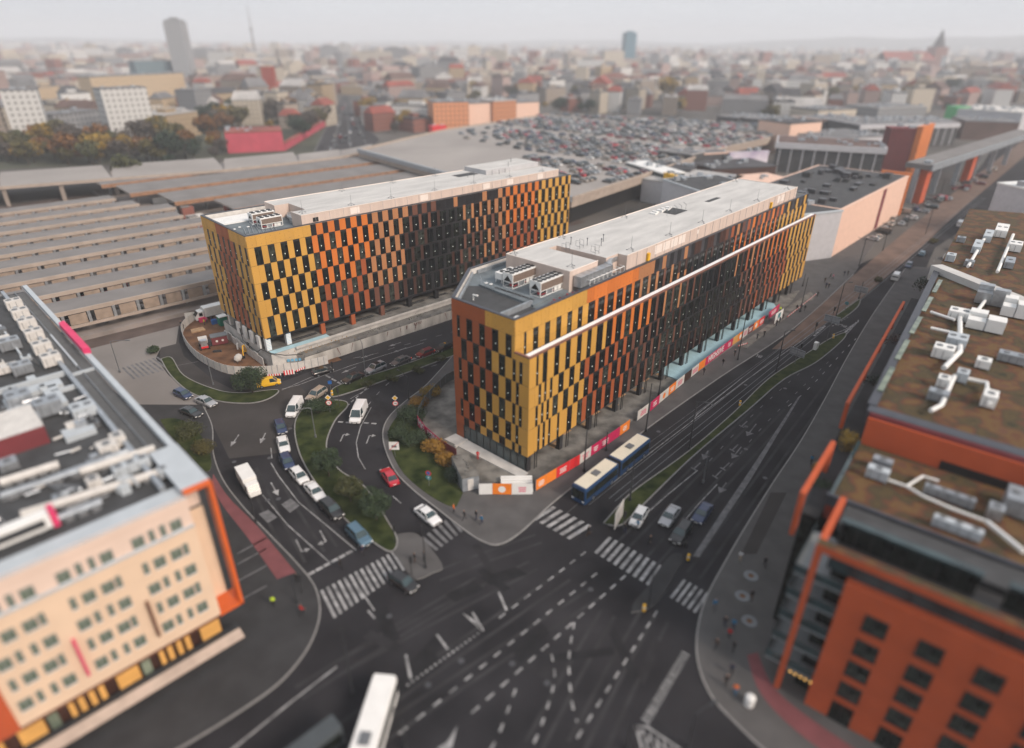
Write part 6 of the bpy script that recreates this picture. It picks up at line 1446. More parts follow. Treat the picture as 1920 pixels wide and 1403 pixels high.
# ================================================================ foliage
def leafball(b, c, rx, rz, n, size, m=1, hollow=.55):
    for _ in range(n):
        while True:
            v = Vector((random.uniform(-1, 1), random.uniform(-1, 1), random.uniform(-1, 1)))
            if .05 < v.length < 1: break
        v = v.normalized()*(hollow+(1-hollow)*random.random()**.5); p = Vector((c[0]+v.x*rx, c[1]+v.y*rx, c[2]+v.z*rz))
        a = Vector((random.uniform(-1, 1), random.uniform(-1, 1), random.uniform(-.6, .6))).normalized()*size*random.uniform(.6, 1.3); d = v.cross(a).normalized()*size*random.uniform(.5, 1)
        b.poly([p-a*.5-d*.2, p+a*.1-d*.6, p+a*.6, p+d*.6], m)
def tree_parts(h, r, n, size, seed, conical=False):
    random.seed(seed); t = MB(); c = MB()
    t.tube([(0, 0, 0), (.05, 0, h*.35), (.0, .1, h*.7)], [h*.028, h*.02, h*.008], 0, 6)
    k = 7
    for i in range(k):
        a = 2*math.pi*i/k+random.random(); z0 = h*(.28+.3*random.random()); q = Vector((math.cos(a)*r*.62, math.sin(a)*r*.62, z0+h*.22)); t.tube([(0, 0, z0), q], [h*.012, h*.004], 0, 4)
        leafball(c, (q.x, q.y, q.z), r*.5*random.uniform(.8, 1.15), r*.45, n//(k+3), size, 0)
    for dz, f in ((.62, .62), (.78, .5), (.5, .7)): leafball(c, (random.uniform(-.1, .1)*r, random.uniform(-.1, .1)*r, h*dz), r*f, r*f*.8, n//(k+3), size, 0)
    return t, c
def tree(px, py, h, r, mt, label, n=1400, size=.28, seed=0, group=None, z=.14, name='tree'):
    t, c = tree_parts(h, r, n, size, seed); e = empty(name, at(px, py, z), 0, label, 'tree', group); t.build('trunk', ['bark'], e); c.build('crown', [mt], e); return e
mat('leaf_dark', (.02, .045, .02), .8, var=.4, scale=1.2, rgb2=(.045, .07, .03)); mat('leaf_mid', (.04, .055, .018), .8, var=.4, scale=1.2, rgb2=(.085, .085, .03))
mat('leaf_rust', (.12, .05, .015), .85, var=.4, scale=.3, rgb2=(.2, .09, .02)); mat('leaf_gold', (.22, .15, .02), .85, var=.4, scale=.3, rgb2=(.32, .2, .03)); mat('leaf_grey', (.06, .05, .045), .9, var=.3, scale=.3, rgb2=(.1, .085, .07)); mat('leaf_olive', (.06, .06, .02), .85, var=.4, scale=.3, rgb2=(.12, .10, .03)); mat('leaf_pine', (.015, .03, .017), .85, var=.3, scale=.3)
tree(474, 737, 5.4, 3.0, 'leaf_dark', 'dark green round tree at the yard fence by the yellow van', 5200, .24, 1)
GI = 'trees on the grass island'
tree(617, 893, 4.6, 2.1, 'leaf_dark', 'small dark tree in the middle of the grass island', 3600, .22, 2, GI)
tree(658, 940, 4.4, 1.9, 'leaf_mid', 'olive green tree between two darker ones on the grass island', 3300, .22, 3, GI)
tree(706, 975, 5.0, 2.1, 'leaf_dark', 'dark tree at the narrow end of the grass island', 3800, .22, 4, GI)
def shrub(px, py, rx, rz, mt, label, n=500, seed=0, z=.2, size=.3, group='shrubs on the grass', name='shrub', zz=None):
    random.seed(seed); b = MB()
    for k in range(5): leafball(b, (random.uniform(-.5, .5)*rx, random.uniform(-.5, .5)*rx, rz*.6), rx*.62, rz*.6, n//5, size, 0, .3)
    e = empty(name, at(px, py, z), 0, label, 'shrub', group); b.build('foliage', [mt], e)
    b = MB()
    for k in range(4): a = k*1.6; b.tube([(0, 0, 0), (math.cos(a)*rx*.4, math.sin(a)*rx*.4, rz*.7)], .04, 0, 4)
    b.build('stems', ['bark'], e)
for a in ((597, 775, 3.2, 1.8, 'leaf_dark', 'dark spreading shrub at the top of the grass island', 1200, 5), (770, 790, 3.2, 2.0, 'leaf_dark', 'dark green shrub mass behind the two round signs', 1400, 6), (755, 815, 2.6, 1.5, 'leaf_dark', 'low dark shrub next to the square white sign', 900, 7),
    (785, 765, 2.0, 1.6, 'leafy_autumn', 'orange shrub between the fence and the dark shrubs', 800, 8), (808, 738, 2.2, 1.4, 'leaf_gold', 'pale straw coloured shrub below the grey fence', 800, 9), (812, 845, 2.4, 1.9, 'leafy_autumn', 'bright orange shrub under the magenta hoarding', 1100, 10), (838, 868, 1.9, 1.7, 'leafy_autumn', 'smaller orange shrub at the low end of the magenta hoarding', 800, 11),
    (780, 830, 2.6, 1.7, 'leaf_dark', 'dark shrub between the white sign and the orange shrubs', 900, 12), (855, 900, 2.2, 1.6, 'leaf_pine', 'nearly black shrub beside the container cabin', 800, 13),
    (785, 697, 1.5, .9, 'leaf_mid', 'low hedge clump in the middle of the hedge median', 300, 14), (735, 712, 1.5, .9, 'leaf_mid', 'low hedge clump by the grey lamp in the hedge median', 300, 15), (690, 722, 1.5, .9, 'leaf_mid', 'low hedge clump near the tip of the hedge median', 300, 16), (825, 676, 1.5, .9, 'leaf_mid', 'low hedge clump at the building end of the hedge median', 300, 17),
    (288, 660, 1.7, 1.0, 'leaf_dark', 'small round bush on the plaza by the striped crossing', 400, 18), (350, 815, 3.0, 1.5, 'leaf_mid', 'loose green shrub on the lot grass by the hotel', 700, 19), (372, 850, 2.6, 1.5, 'leaf_olive', 'olive shrub on the lot grass beside the kerb', 700, 20)):
    shrub(*a[:6], n=int(a[6]*2.2), seed=a[7], size=.22)
for px, py, z, rx, rz, mt, lb_ in ((1584, 845, 16, 1.3, 2.6, 'leaf_gold', 'golden terrace shrub beside the red street frame'), (1532, 895, 14.5, 1.0, 1.6, 'leafy_autumn', 'rusty terrace shrub above the street pavement'), (1535, 925, 14.5, 1.5, 1.8, 'leaf_dark', 'dark terrace shrub behind the lower street frame'), (1560, 870, 14.5, 1.2, 1.3, 'leaf_olive', 'olive terrace shrub between the gold and rusty ones'),
    (1640, 735, 14.5, 1.8, 2.2, 'leaf_pine', 'black green terrace shrub by the second frame bay'), (1675, 655, 14.5, 1.8, 2.2, 'umber', 'dark reddish terrace shrub by the third frame bay'), (1725, 545, 14.5, 2.2, 2.6, 'leaf_pine', 'dark terrace shrub at the far frame end')):
    shrub(px, py, rx, rz, mt, lb_, 500, hash(lb_) % 97 if False else len(lb_), z, .25, 'roof terrace shrubs')
# ================================================================ railway station, viaduct, parking deck, mall
AX, WX = Vector((.7314, .682)), Vector((-.682, .7314)); PA = math.atan2(.682, .7314)
def aw(a, w_): p = AX*a+WX*w_; return (p.x, p.y)
b = MB(); b.poly([(*aw(a, w_), .03) for a, w_ in ((-140, 153), (180, 153), (180, 345), (-140, 300))]); struct(b, 'railway_land', ['ballast'])
b = MB(); b.prism([at2(*q_) for q_ in ((60, 645), (150, 620), (408, 552), (408, 538), (140, 603), (50, 628))], -.2, .25, 0); struct(b, 'grass_bank', ['land_green'])
def canopy(a0, a1, w0, wd, h, label, style, group):
    x, y = aw(a0, w0); e = empty('platform_canopy', (x, y, 0), PA, label, 'canopy', group); L = a1-a0
    b = MB(); b.b2(0, L, -1.5, wd+1.5, 0, 1.0, 0); b.build('platform', ['platform'], e)
    b = MB(); b.b2(0, L, 0, wd, h, h+.5, 0, 1)
    if style == 'bay': b.b2(0, L, .02, .5, h+.5, h+.9, 2)
    b.build('roof', ['canopy_edge', 'canopy', 'canopy_edge'], e)
    if style == 'bay':
        b = MB(); b.b2(0, L, -.3, .2, h-3.2, h-2.6, 0)
        x = 1.0
        while x < L-3.2: b.b2(x, x+3.4, .05, .2, h-2.5, h-.2, 1); b.b2(x+3.6, x+4.2, .0, .25, h-2.6, h, 2); x += 5.0
        b.build('glazed_side', ['canopy_edge', 'amber_glass', 'steel'], e)
    else:
        b = MB(); b.b2(0, L, -.4, 0, h-.9, h+.45, 0); b.build('fascia', ['rust_edge'], e)
    b = MB(); x = 4
    while x < L-2: b.b2(x, x+.35, wd*.4, wd*.4+.35, 1.0, h, 0); x += 9
    b.build('columns', ['galv'], e); e.children[-1]['kind'] = 'stuff'
mat('amber_glass', (.27, .21, .165), .5, var=.2, scale=.6); mat('rust_edge', (.26, .14, .08), .8, var=.3, scale=.5)
names = ['first', 'second', 'third', 'fourth', 'fifth', 'sixth', 'seventh', 'eighth', 'ninth']
for i, w0 in enumerate((160, 174.5, 189, 204, 218, 232, 246, 260, 275)):
    canopy(-125+i*6, 60+[14, 13, 10, 13, 8, 4, 6, -2, -6][i], w0, 9.5, 6.0, '%s long beige platform canopy counted from the street' % names[i], 'bay', 'beige bay canopies of the station')
for i, w0 in enumerate((205, 229, 254, 280, 305)):
    canopy(76+[0, 4, -8, -16, -20][i], 176+i*2, w0, 19.5, 6.5, '%s broad grey platform roof counted from the office block' % names[i], 'flat', 'broad grey platform roofs of the station')
ORD_ = ['first', 'second', 'third', 'fourth', 'fifth', 'sixth', 'seventh', 'eighth', 'ninth', 'tenth', 'eleventh', 'twelfth', 'thirteenth', 'fourteenth', 'fifteenth', 'sixteenth']; mat('r_hut', (.22, .08, .06), .8)
# trains between the platforms
def train(a0, n, w0, mt, label):
    x, y = aw(a0, w0); e = empty('train', (x, y, 0), PA, label, 'train', 'trains at the station platforms')
    for k in range(n):
        b = MB(); b.b2(k*19, k*19+18.4, 0, 2.9, .5, 3.7, 0); b.b2(k*19+.3, k*19+18, .3, 2.6, 3.7, 4.1, 1); b.b2(k*19+1, k*19+17.4, -.02, 0, 1.9, 2.9, 2); b.b2(k*19+2, k*19+16, .4, 2.4, .2, .5, 1); b.build('carriage', [mt, 'canopy', 'glass'], e)
train(-110, 7, 169.6, 'steel', 'silver train standing behind the first bay canopy'); train(-80, 6, 184.4, 'red_sign', 'red train standing between the second and third bay canopies'); train(-100, 5, 213.2, 'offwhite', 'cream train behind the fourth bay canopy')
train(-118, 3, 290, 'pink', 'bright pink train at the photo edge past the ninth canopy'); train(70, 4, 224.5, 'tram_grey', 'dark train between the first and second broad platform roofs'); train(84, 4, 248.5, 'brick_deep', 'dark red train between the second and third broad platform roofs')
b = MB()
for k in range(14):
    for a0, a1 in ((-130, 176),): b.strip([aw(a0, 166.8+k*9.6), aw(a1, 166.8+k*9.6)], .12, .05); b.strip([aw(a0, 168.3+k*9.6), aw(a1, 168.3+k*9.6)], .12, .05)
struct(b, 'railway_rails', ['steel'])
# viaduct
e = empty('viaduct', at(210, 320, 8), 0, 'elevated road on pale piers crossing behind the railway station', 'viaduct'); o3 = Vector(e.location)
up_ = [at(x, y, 8) for x, y in [(-150, 334), (0, 323), (210, 309), (420, 298), (560, 289), (640, 282), (700, 272)]]; dn = [at(x, y, 8) for x, y in [(-150, 362), (0, 350), (210, 334), (420, 318), (560, 303), (640, 293), (700, 280)]]
b = MB()
for i in range(len(up_)-1):
    a, c, d, f = [v-o3 for v in (dn[i], dn[i+1], up_[i+1], up_[i])]; b.obox(a-Vector((0, 0, 1.2)), c-a, f-a, (0, 0, 1.2), 1, 0)
b.build('road_deck', ['deck_park', 'canopy_edge'], e)
for i in range(len(dn)-1):
    for t in (0, .5):
        a = dn[i].lerp(dn[i+1], t)-o3; b = MB(); c = up_[i].lerp(up_[i+1], t)-o3; b.prism([(a.x-.9, a.y+1), (a.x+.9, a.y+1), (c.x+.9, c.y-1), (c.x-.9, c.y-1)], -8, -1.2, 0); b.build('pier', ['canopy_edge'], e)
b = MB(); b.poly([(*at2(x, y), .05) for x, y in [(-300, 330), (0, 318), (300, 304), (560, 290), (600, 285), (612, 240), (600, 205), (430, 205), (330, 235), (0, 262), (-300, 280)]]); struct(b, 'ground_belt', ['land_green'])
random.seed(14)
for k in range(16):
    b = MB(); h = random.uniform(2.5, 5); b.b2(0, random.uniform(3, 9), 0, random.uniform(2.5, 5), 0, h, 0); b.b2(-.2, 3, -.2, 2.6, h, h+.2, 1)
    o = b.build('track_hut', [random.choice(['offwhite', 'canopy_edge', 'r_hut', 'pole_grey']), 'canopy'], None, (*aw(66+random.uniform(0, 7), 168+k*7.6), .05), PA); tag(o, '%s track side hut counted from the street, in the gap between the platform roofs' % ORD_[k], 'hut', 'huts between the platform roofs')
# wide road beyond
b = MB(); b.poly([(*at2(x, y), .06) for x, y in [(590, 290), (690, 285), (712, 262), (680, 232), (662, 205), (652, 180), (642, 180), (632, 200), (618, 225), (600, 262)]]); struct(b, 'road_far', ['asphalt_old'])
b = MB()
for k in range(4): b.strip([at2(590+k*34, 284), at2(606+k*24, 250), at2(628+k*12, 215), at2(640+k*4, 190)], .6, .07)
struct(b, 'road_far_markings', ['paint_worn'])
# parking deck
dk = [at2(*p, 10) for p in [(672, 284), (860, 336), (1072, 376), (1176, 342), (1345, 283), (1440, 262), (1460, 236), (1040, 214), (830, 246), (760, 262)]]
e = empty('parking_deck', (dk[0][0], dk[0][1], 0), 0, 'huge pale rooftop car park beyond the two office blocks', 'parking deck')
b = MB(); b.prism([(x-dk[0][0], y-dk[0][1]) for x, y in dk], 7.4, 10, 1, 0); b.build('deck_slab', ['deck_park', 'canopy_edge'], e)
b = MB(); P = [(x-dk[0][0], y-dk[0][1]) for x, y in dk]; b.wall([P[0], P[1], P[2]], 1.2, 9.5, 11.4, 0); b.build('edge_screen', ['mat_edge' if False else 'galv'], e)
b = MB(); b.wall(P[2:6], .6, 10, 11.2, 0); b.wall(P[6:10]+P[:1], .6, 10, 11, 0); b.build('parapet', ['canopy_edge'], e)
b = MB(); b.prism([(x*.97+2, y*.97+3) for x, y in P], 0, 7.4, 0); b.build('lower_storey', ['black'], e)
# cars on the deck
def simple_car(kind):
    L, W, prof, cab, b, g = car_shell(kind); n = len(b.v); b.v += g.v; b.f += [tuple(k+n for k in f) for f in g.f]; b.m += [1]*len(g.f)
    for x in (-L*.31, L*.31):
        for s in (-1, 1): b.tube([(x, s*(W/2-.22), .32), (x, s*(W/2-.0), .32)], .32, 2, 8)
    return b.mesh('car', ['car_white', 'glass_blue', 'rubber'])
SC = {k: simple_car(k) for k in CARS}
CC = ['white', 'silver', 'black', 'grey', 'navy', 'red', 'grey', 'beige', 'darkred', 'silver', 'grey', 'black', 'beige', 'silver', 'black', 'grey']
def far_car(x, y, z, a, kind, colr, label, group):
    o = inst(SC[kind], 'parked_car', None, (x, y, z), a); o.material_slots[0].link = 'OBJECT'; o.material_slots[0].material = M['car_'+colr]; return tag(o, label, 'car', group)
random.seed(33)
def inpoly(x, y, P):
    c = False; j = len(P)-1
    for i in range(len(P)):
        if ((P[i][1] > y) != (P[j][1] > y)) and (x < (P[j][0]-P[i][0])*(y-P[i][1])/(P[j][1]-P[i][1])+P[i][0]): c = not c
        j = i
    return c
def to_px(v):
    d = Vector(v)-CAMP; return (960+FPX*d.dot(rt)/d.dot(fw), 701.5-FPX*d.dot(up)/d.dot(fw))
ORD = ['first', 'second', 'third', 'fourth', 'fifth', 'sixth', 'seventh', 'eighth', 'ninth', 'tenth', 'eleventh', 'twelfth', 'thirteenth', 'fourteenth', 'fifteenth', 'sixteenth', 'seventeenth', 'eighteenth', 'nineteenth', 'twentieth', 'twenty-first', 'twenty-second', 'twenty-third', 'twenty-fourth', 'twenty-fifth']
def NTH(k):
    T = ['', '', 'twenty', 'thirty', 'forty', 'fifty', 'sixty', 'seventy']
    return ORD[k-1] if k < 21 else T[k//10]+('-'+ORD[k % 10-1] if k % 10 else 'th')
cnt = 0
e1 = Vector((.66, .75)); e2 = Vector((-.75, .66)); org = Vector(dk[2])
slots = []
for r_ in range(0, 40):
    for c in range(-120, 110):
        p = org+e1*(5+c*2.75)+e2*(-75+r_*7.6)
        if c % 26 > 21 or not inpoly(p.x, p.y, dk): continue
        q = to_px((p.x, p.y, 10))
        dens = .9 if q[0] > 990 else .62 if q[0] > 930 else .14 if q[0] > 760 else .04
        if q[1] > 348-.12*abs(q[0]-1100) or (q[0]-860)*.24+268 < q[1] < 420 and q[0] < 1000 or random.random() > dens*.82: continue
        slots.append(((p-Vector((0, 0))).length, p.x, p.y, r_, math.atan2(e2.y, e2.x)+(math.pi if random.random() < .5 else 0), random.choice(['saloon', 'hatchback', 'suv', 'hatchback']), random.choice(CC)))
slots.sort(); rown = {}; rest = {}
for k, (dd, x, y, r_, a, kind, colr) in enumerate(slots):
    if k < 236:
        rown[r_] = rown.get(r_, 0)+1
        far_car(x, y, 10.02, a, kind, colr, '%s %s, %s car of the %s deck parking row' % ({'darkred': 'dark red'}.get(colr, colr), kind, NTH(rown[r_]), NTH(r_+1)), 'cars parked on the rooftop deck')
    elif k < 900:
        b = rest.setdefault('x', MB()); me = SC[kind]; mtx = Matrix.Translation((x, y, 10.02)) @ Matrix.Rotation(a, 4, 'Z'); base = len(b.v); b.v += [tuple(mtx @ v.co) for v in me.vertices]
        ci = 2+CC.index(colr)
        for p in me.polygons: b.f.append(tuple(base+j for j in p.vertices)); b.m.append(ci if p.material_index == 0 else p.material_index-1)
o = rest['x'].build('parked_cars_farther_off', ['glass_blue', 'rubber']+['car_'+c for c in CC]); tag(o, kind='stuff')
# street beyond: cars
for k, (px, py, colr, kind, lb_) in enumerate(((1680, 519, 'white', 'van', 'white van driving down the tram street beyond the red building'), (1704, 497, 'navy', 'hatchback', 'navy hatchback behind the white van on the tram street'), (1729, 475, 'blue', 'hatchback', 'pale blue hatchback by the small planted strip of the street'),
    (1787, 466, 'white', 'saloon', 'white saloon parked under the edge of the far roof garden'), (1775, 482, 'silver', 'saloon', 'silver saloon parked behind the white saloon below the roof garden'), (1800, 445, 'white', 'suv', 'white off-roader parked ahead of the white saloon below the roof garden'), (1812, 432, 'grey', 'hatchback', 'grey hatchback parked at the corner of the white tent roof'),
    (1826, 418, 'red', 'hatchback', 'red hatchback parked next to the white tent roof'), (1800, 420, 'white', 'van', 'white van waiting beside the white tent roof'), (1745, 520, 'silver', 'hatchback', 'silver hatchback parked at the near end of the red building kerb'))):
    p = at(px, py, .7); far_car(p.x, p.y, .02, PR+(math.pi if k % 2 else 0)+.1, kind, colr, lb_, 'cars on the far tram street')
for k in range(30):
    t = k/30; px = 1640+t*230+random.uniform(-8, 8); py = 440-t*125+random.uniform(-10, 10); p = at(px, py, .5)
    colr = random.choice(CC); kind = random.choice(['saloon', 'hatchback', 'suv', 'van'])
    l, _ = uniq(lambda: ('%s %s, %s vehicle from the mall corner along the forecourt kerb' % ({'darkred': 'dark red'}.get(colr, colr), kind, ORD[k] if k < 25 else ['twenty-sixth', 'twenty-seventh', 'twenty-eighth', 'twenty-ninth', 'thirtieth'][k-25]), 0))
    far_car(p.x, p.y, .03, PR+random.choice((0, math.pi, 1.57)), kind, colr, l, 'vehicles on the mall forecourt')
for k in range(34):
    t = random.random(); y = 192+92*t; x = 640-35*t+random.uniform(0, 1)*(14+75*t); p = at(x, y, .5); colr = random.choice(CC); kind = random.choice(['saloon', 'hatchback', 'van'])
    l, _ = uniq(lambda: ('%s %s, %s from the viaduct on the wide road' % ({'darkred': 'dark red'}.get(colr, colr), kind, (ORD+['twenty-sixth', 'twenty-seventh', 'twenty-eighth', 'twenty-ninth', 'thirtieth', 'thirty-first', 'thirty-second', 'thirty-third', 'thirty-fourth'])[k]), 0)); far_car(p.x, p.y, .08, R(100), kind, colr, l, 'cars on the wide road beyond the viaduct')
# ---------------------------------------------------------------- blocks given by the two lower corners of the side that faces us
def block(name, a, c, zb, zt, depth, mats, label, cat='building', roof=None, parts=None, group=None, band=None):
    """a, c: pixels of the bottom corners of the front; zb, zt: bottom and top heights; depth in metres away from the viewer"""
    p, q = at(a[0], a[1], zb), at(c[0], c[1], zb); d = q-p; L = Vector((d.x, d.y)).length; an = math.atan2(d.y, d.x)
    e = empty(name, (p.x, p.y, 0), an, label, cat, group)
    b = MB(); b.b2(0, L, 0, depth, zb if zb > 3 else -.3, zt, 0); b.build('wall', [mats[0]], e)
    b = MB(); b.b2(-.2, L+.2, -.2, depth+.2, zt, zt+.5, 0); b.b2(.6, L-.6, .6, depth-.6, zt+.5, zt+.52, 1)
    if band:
        f = MB(); f.b2(-.6, L+.6, -.8, 0, zt-2.2, zt+.6, 0); f.b2(L, L+.8, 0, depth, zt-2.2, zt+.6, 0); f.build('fascia', [band], e)
        f = MB(); x = 2
        while x < L-3: f.b2(x, x+.5, -.3, 0, 0, zt-2.2, 0); x += 5.5
        f.build('mullions', ['mall_white'], e)
    n = max(2, int(L*depth/90)); n = min(n, 30)
    for k in range(n): b.box((random.uniform(1.5, max(2, L-1.5)), random.uniform(1.5, max(2, depth-1.5)), zt+.5), (random.uniform(1, 3), random.uniform(1, 3), random.uniform(.5, 1.6)), 2)
    b.build('roof', [mats[1], roof or mats[1], 'galv'], e)
    return e, L, an
random.seed(8)
for nme, m_ in (('w_white', (.50, .50, .49)), ('w_cream', (.43, .38, .31)), ('w_grey', (.20, .205, .215)), ('w_ochre', (.40, .30, .19)), ('w_pink', (.34, .25, .23)), ('w_brick', (.20, .075, .055)), ('w_tan', (.26, .22, .185)), ('w_orange', (.50, .21, .10))):
    brickmat(nme, m_, tuple(c*.42+.01 for c in m_), 3.2, 3.1, .56)
for nme, m_ in (('r_grey', (.15, .15, .155)), ('r_dark', (.055, .055, .06)), ('r_red', (.23, .06, .045)), ('r_brown', (.11, .07, .06)), ('r_pale', (.36, .35, .34))): mat(nme, m_, .85, var=.25, scale=.08, detail=8)
# mall block behind the right-hand office building
e, L, an = block('shopping_mall', (1440, 500), (1558, 484), 0, 14.5, 60, ['mall_white', 'hotel_rim'], 'pale mall hall behind the far end of the long office block', 'building', 'dark_roof')
p, q = at(1558, 484, 0), at(1684, 404, 0); d = q-p; an = math.atan2(d.y, d.x); L = Vector((d.x, d.y)).length
e = empty('shopping_mall', (p.x, p.y, 0), an, 'long peach mall front with a recessed entrance slot facing the tram street', 'building')
b = MB(); b.b2(.2, L, .2, 34, -.2, 14.6, 0); b.build('wall', ['peach'], e); b = MB(); b.b2(0, L, 0, 34, 14.6, 15.1, 0); b.b2(1, L-1, 1, 33, 15.1, 15.15, 1)
for k in range(40): b.box((random.uniform(3, L-3), random.uniform(4, 30), 15.15), (random.uniform(1, 4), random.uniform(1, 3), random.uniform(.6, 1.8)), 2 if k % 3 else 1)
b.build('roof', ['peach', 'dark_roof', 'grey_panel'], e)
b = MB(); b.b2(L*.58, L*.63, .1, .2, .5, 14.6, 0); b.build('entrance_slot', ['plum'], e)
b = MB(); b.b2(L, L+1.2, -.4, 10, -.2, 16, 0); b.build('end_pier', ['orange'], e)
def slabrow(name, a, c, zb, zt, depth, m0, m1, label, cat='building', group=None, band=None, roof=None): return block(name, a, c, zb, zt, depth, [m0, m1], label, cat, roof, None, group, band)
slabrow('mall_tower', (1649, 328), (1704, 330), 0, 22, 9, mat('oxblood', (.10, .016, .018), .8, var=.15, scale=.3).name, 'plum', 'dark red windowless mall tower above the peach front')
e, L, an = slabrow('mall_pylon', (1705, 331), (1727, 320), 0, 23, 2.5, 'orange', 'orange', 'orange fin wall attached beside the dark red mall tower')
slabrow('mall_pylon', (1722, 383), (1731, 379), 0, 15, 3, 'brick_red', 'brick_red', 'nearer orange pylon under the grey street canopy', 'pylon')
slabrow('mall_pylon', (1812, 342), (1819, 339), 0, 14, 3, 'brick_red', 'brick_red', 'farther orange pylon under the grey street canopy', 'pylon')
p, q = at(1722, 312, 15), at(1925, 248, 15); d = q-p; e = empty('street_canopy', (p.x, p.y, 0), math.atan2(d.y, d.x), 'long grey canopy beam running over the orange pylons', 'canopy'); b = MB(); b.b2(0, d.length, -5, 5, 14, 16, 0); b.b2(0, d.length, -5.4, -5, 13.6, 16.3, 1); b.build('beam', ['canopy', 'galv'], e)
for k in range(6):
    b = MB(); b.b2(d.length*k/6, d.length*k/6+1, -1, 1, 0, 14, 0); b.build('support', ['galv'], e)
slabrow('mall_hall', (1446, 322), (1646, 336), 0, 14, 30, 'dark_roof', 'mall_white', 'low mall hall with a long white fascia beyond the peach front', band='mall_white', roof='r_brown')
slabrow('mall_hall', (1472, 290), (1530, 284), 0, 17, 24, 'peach', 'r_dark', 'tan boxed hall in front of the white topped terminal')
slabrow('mall_hall', (1604, 276), (1786, 272), 0, 13, 40, 'dark_roof', 'mall_white', 'long mall wing with a thin white roof edge beyond the dark red tower', band='mall_white', roof='r_grey')
for q_ in (((1540, 262), (1620, 256), 12, 30, 'r_dark', 'peach', 'dark mall wing with a peach roof strip behind the tan boxed hall'), ((1700, 262), (1790, 258), 11, 30, 'w_tan', 'r_grey', 'tan mall wing behind the thin white roof edge'), ((1440, 262), (1490, 256), 12, 26, 'grey_panel', 'r_pale', 'dark sloped roof hall at the corner of the car deck'), ((1800, 262), (1900, 266), 12, 30, 'r_brown', 'r_grey', 'brown mall wing in front of the pale hall'), ((1530, 238), (1600, 234), 12, 30, 'w_cream', 'r_dark', 'cream terminal with a dark roof beyond the mall wings'), ((1640, 236), (1730, 232), 13, 34, 'w_grey', 'r_pale', 'grey terminal with a pale roof beyond the mall wings'), ((1380, 250), (1440, 244), 10, 20, 'r_dark', 'r_grey', 'low dark hall touching the end of the car deck'), ((1230, 330), (1290, 340), 12, 12, 'dark_roof', 'r_pale', 'dark plant hall on the low edge of the car deck'), ((1300, 335), (1365, 330), 11, 12, 'r_dark', 'peach', 'dark stair hall with a peach roof at the edge of the car deck')):
    slabrow('mall_hall', q_[0], q_[1], 0, q_[2], q_[3], q_[4], q_[5], q_[6], roof='r_grey')
slabrow('mall_hall', (1545, 300), (1660, 292), 0, 11, 34, 'mall_white', 'r_grey', 'grey roofed mall wing with tan skylight strips')
slabrow('mall_hall', (1785, 240), (1905, 250), 0, 14, 50, 'mall_white', 'offwhite', 'pale mall hall at the far right edge with white roof')
slabrow('mall_hall', (1783, 240), (1812, 240), 0, 15, 12, mat('fresh_green', (.05, .35, .12), .5, var=.1).name, 'fresh_green', 'small bright green kiosk block on the far mall roof')
slabrow('cinema_hall', (1200, 378), (1330, 400), 0, 9, 34, 'mall_white', 'r_pale', 'low white hall behind the middle of the long office block')
slabrow('ramp_building', (1170, 352), (1240, 378), 0, 11, 10, 'glass_blue', 'white', 'glass hall with a bright white roof edge below the car deck')
slabrow('banner_wall', (1365, 316), (1437, 312), 4, 11, 1.5, mat('lilac', (.45, .36, .58), .6, var=.35, scale=.1, rgb2=(.7, .66, .7)).name, 'lilac', 'lilac and white advertising wall at the edge of the car deck')
slabrow('poster_wall', (1240, 368), (1262, 376), 3, 12, 2, 'yellow_sign', 'yellow_sign', 'yellow poster wall beneath the car deck')
slabrow('poster_wall', (1272, 372), (1290, 378), 3, 11, 2, 'blue_sign', 'blue_sign', 'blue poster wall beside the yellow one beneath the car deck')
slabrow('poster_wall', (1292, 382), (1304, 388), 1, 9, 2, 'teal', 'teal', 'teal poster wall beside the blue one beneath the car deck')
slabrow('mall_hall', (1215, 345), (1290, 352), 3, 10, 16, 'grey_panel', 'r_dark', 'dark boxed stair hall at the low edge of the car deck')
slabrow('mall_hall', (1330, 352), (1450, 345), 0, 8, 26, 'umber', 'r_dark', 'low dark roofed hall behind the lilac advertising wall')
slabrow('market_hall', (1335, 395), (1480, 380), 0, 9, 16, 'mall_white', 'peach', 'low peach roofed hall next to the long office block penthouse')
e, L, an = slabrow('tent_hall', (1838, 436), (1990, 480), 0, 17, 30, 'mall_white', 'white', 'bright white tent roofed hall beyond the farthest roof garden')
slabrow('long_hall', (815, 249), (880, 247), 0, 20, 26, 'w_orange', 'r_grey', 'orange brick corner block standing on the far side of the car deck')
slabrow('long_hall', (880, 244), (925, 241), 0, 18, 24, 'peach', 'r_grey', 'cream hall between two orange brick blocks by the car deck')
slabrow('long_hall', (925, 242), (968, 238), 0, 19, 24, 'w_orange', 'r_pale', 'smaller orange brick block between cream halls by the car deck')
slabrow('long_hall', (968, 238), (1010, 235), 0, 17, 24, 'peach', 'r_grey', 'cream hall at the far end of the orange brick row')
slabrow('kiosk', (812, 262), (838, 260), 0, 8, 6, 'red_sign', 'red_sign', 'bright red kiosk in front of the orange brick corner block')
slabrow('pink_hall', (428, 288), (534, 283), 0, 11, 24, 'rose', 'r_red', 'bright pink hall behind the viaduct')
slabrow('sound_wall', (535, 283), (612, 236), 0, 4, 2, 'rose', 'r_red', 'pink noise wall running beside the wide road', 'wall')
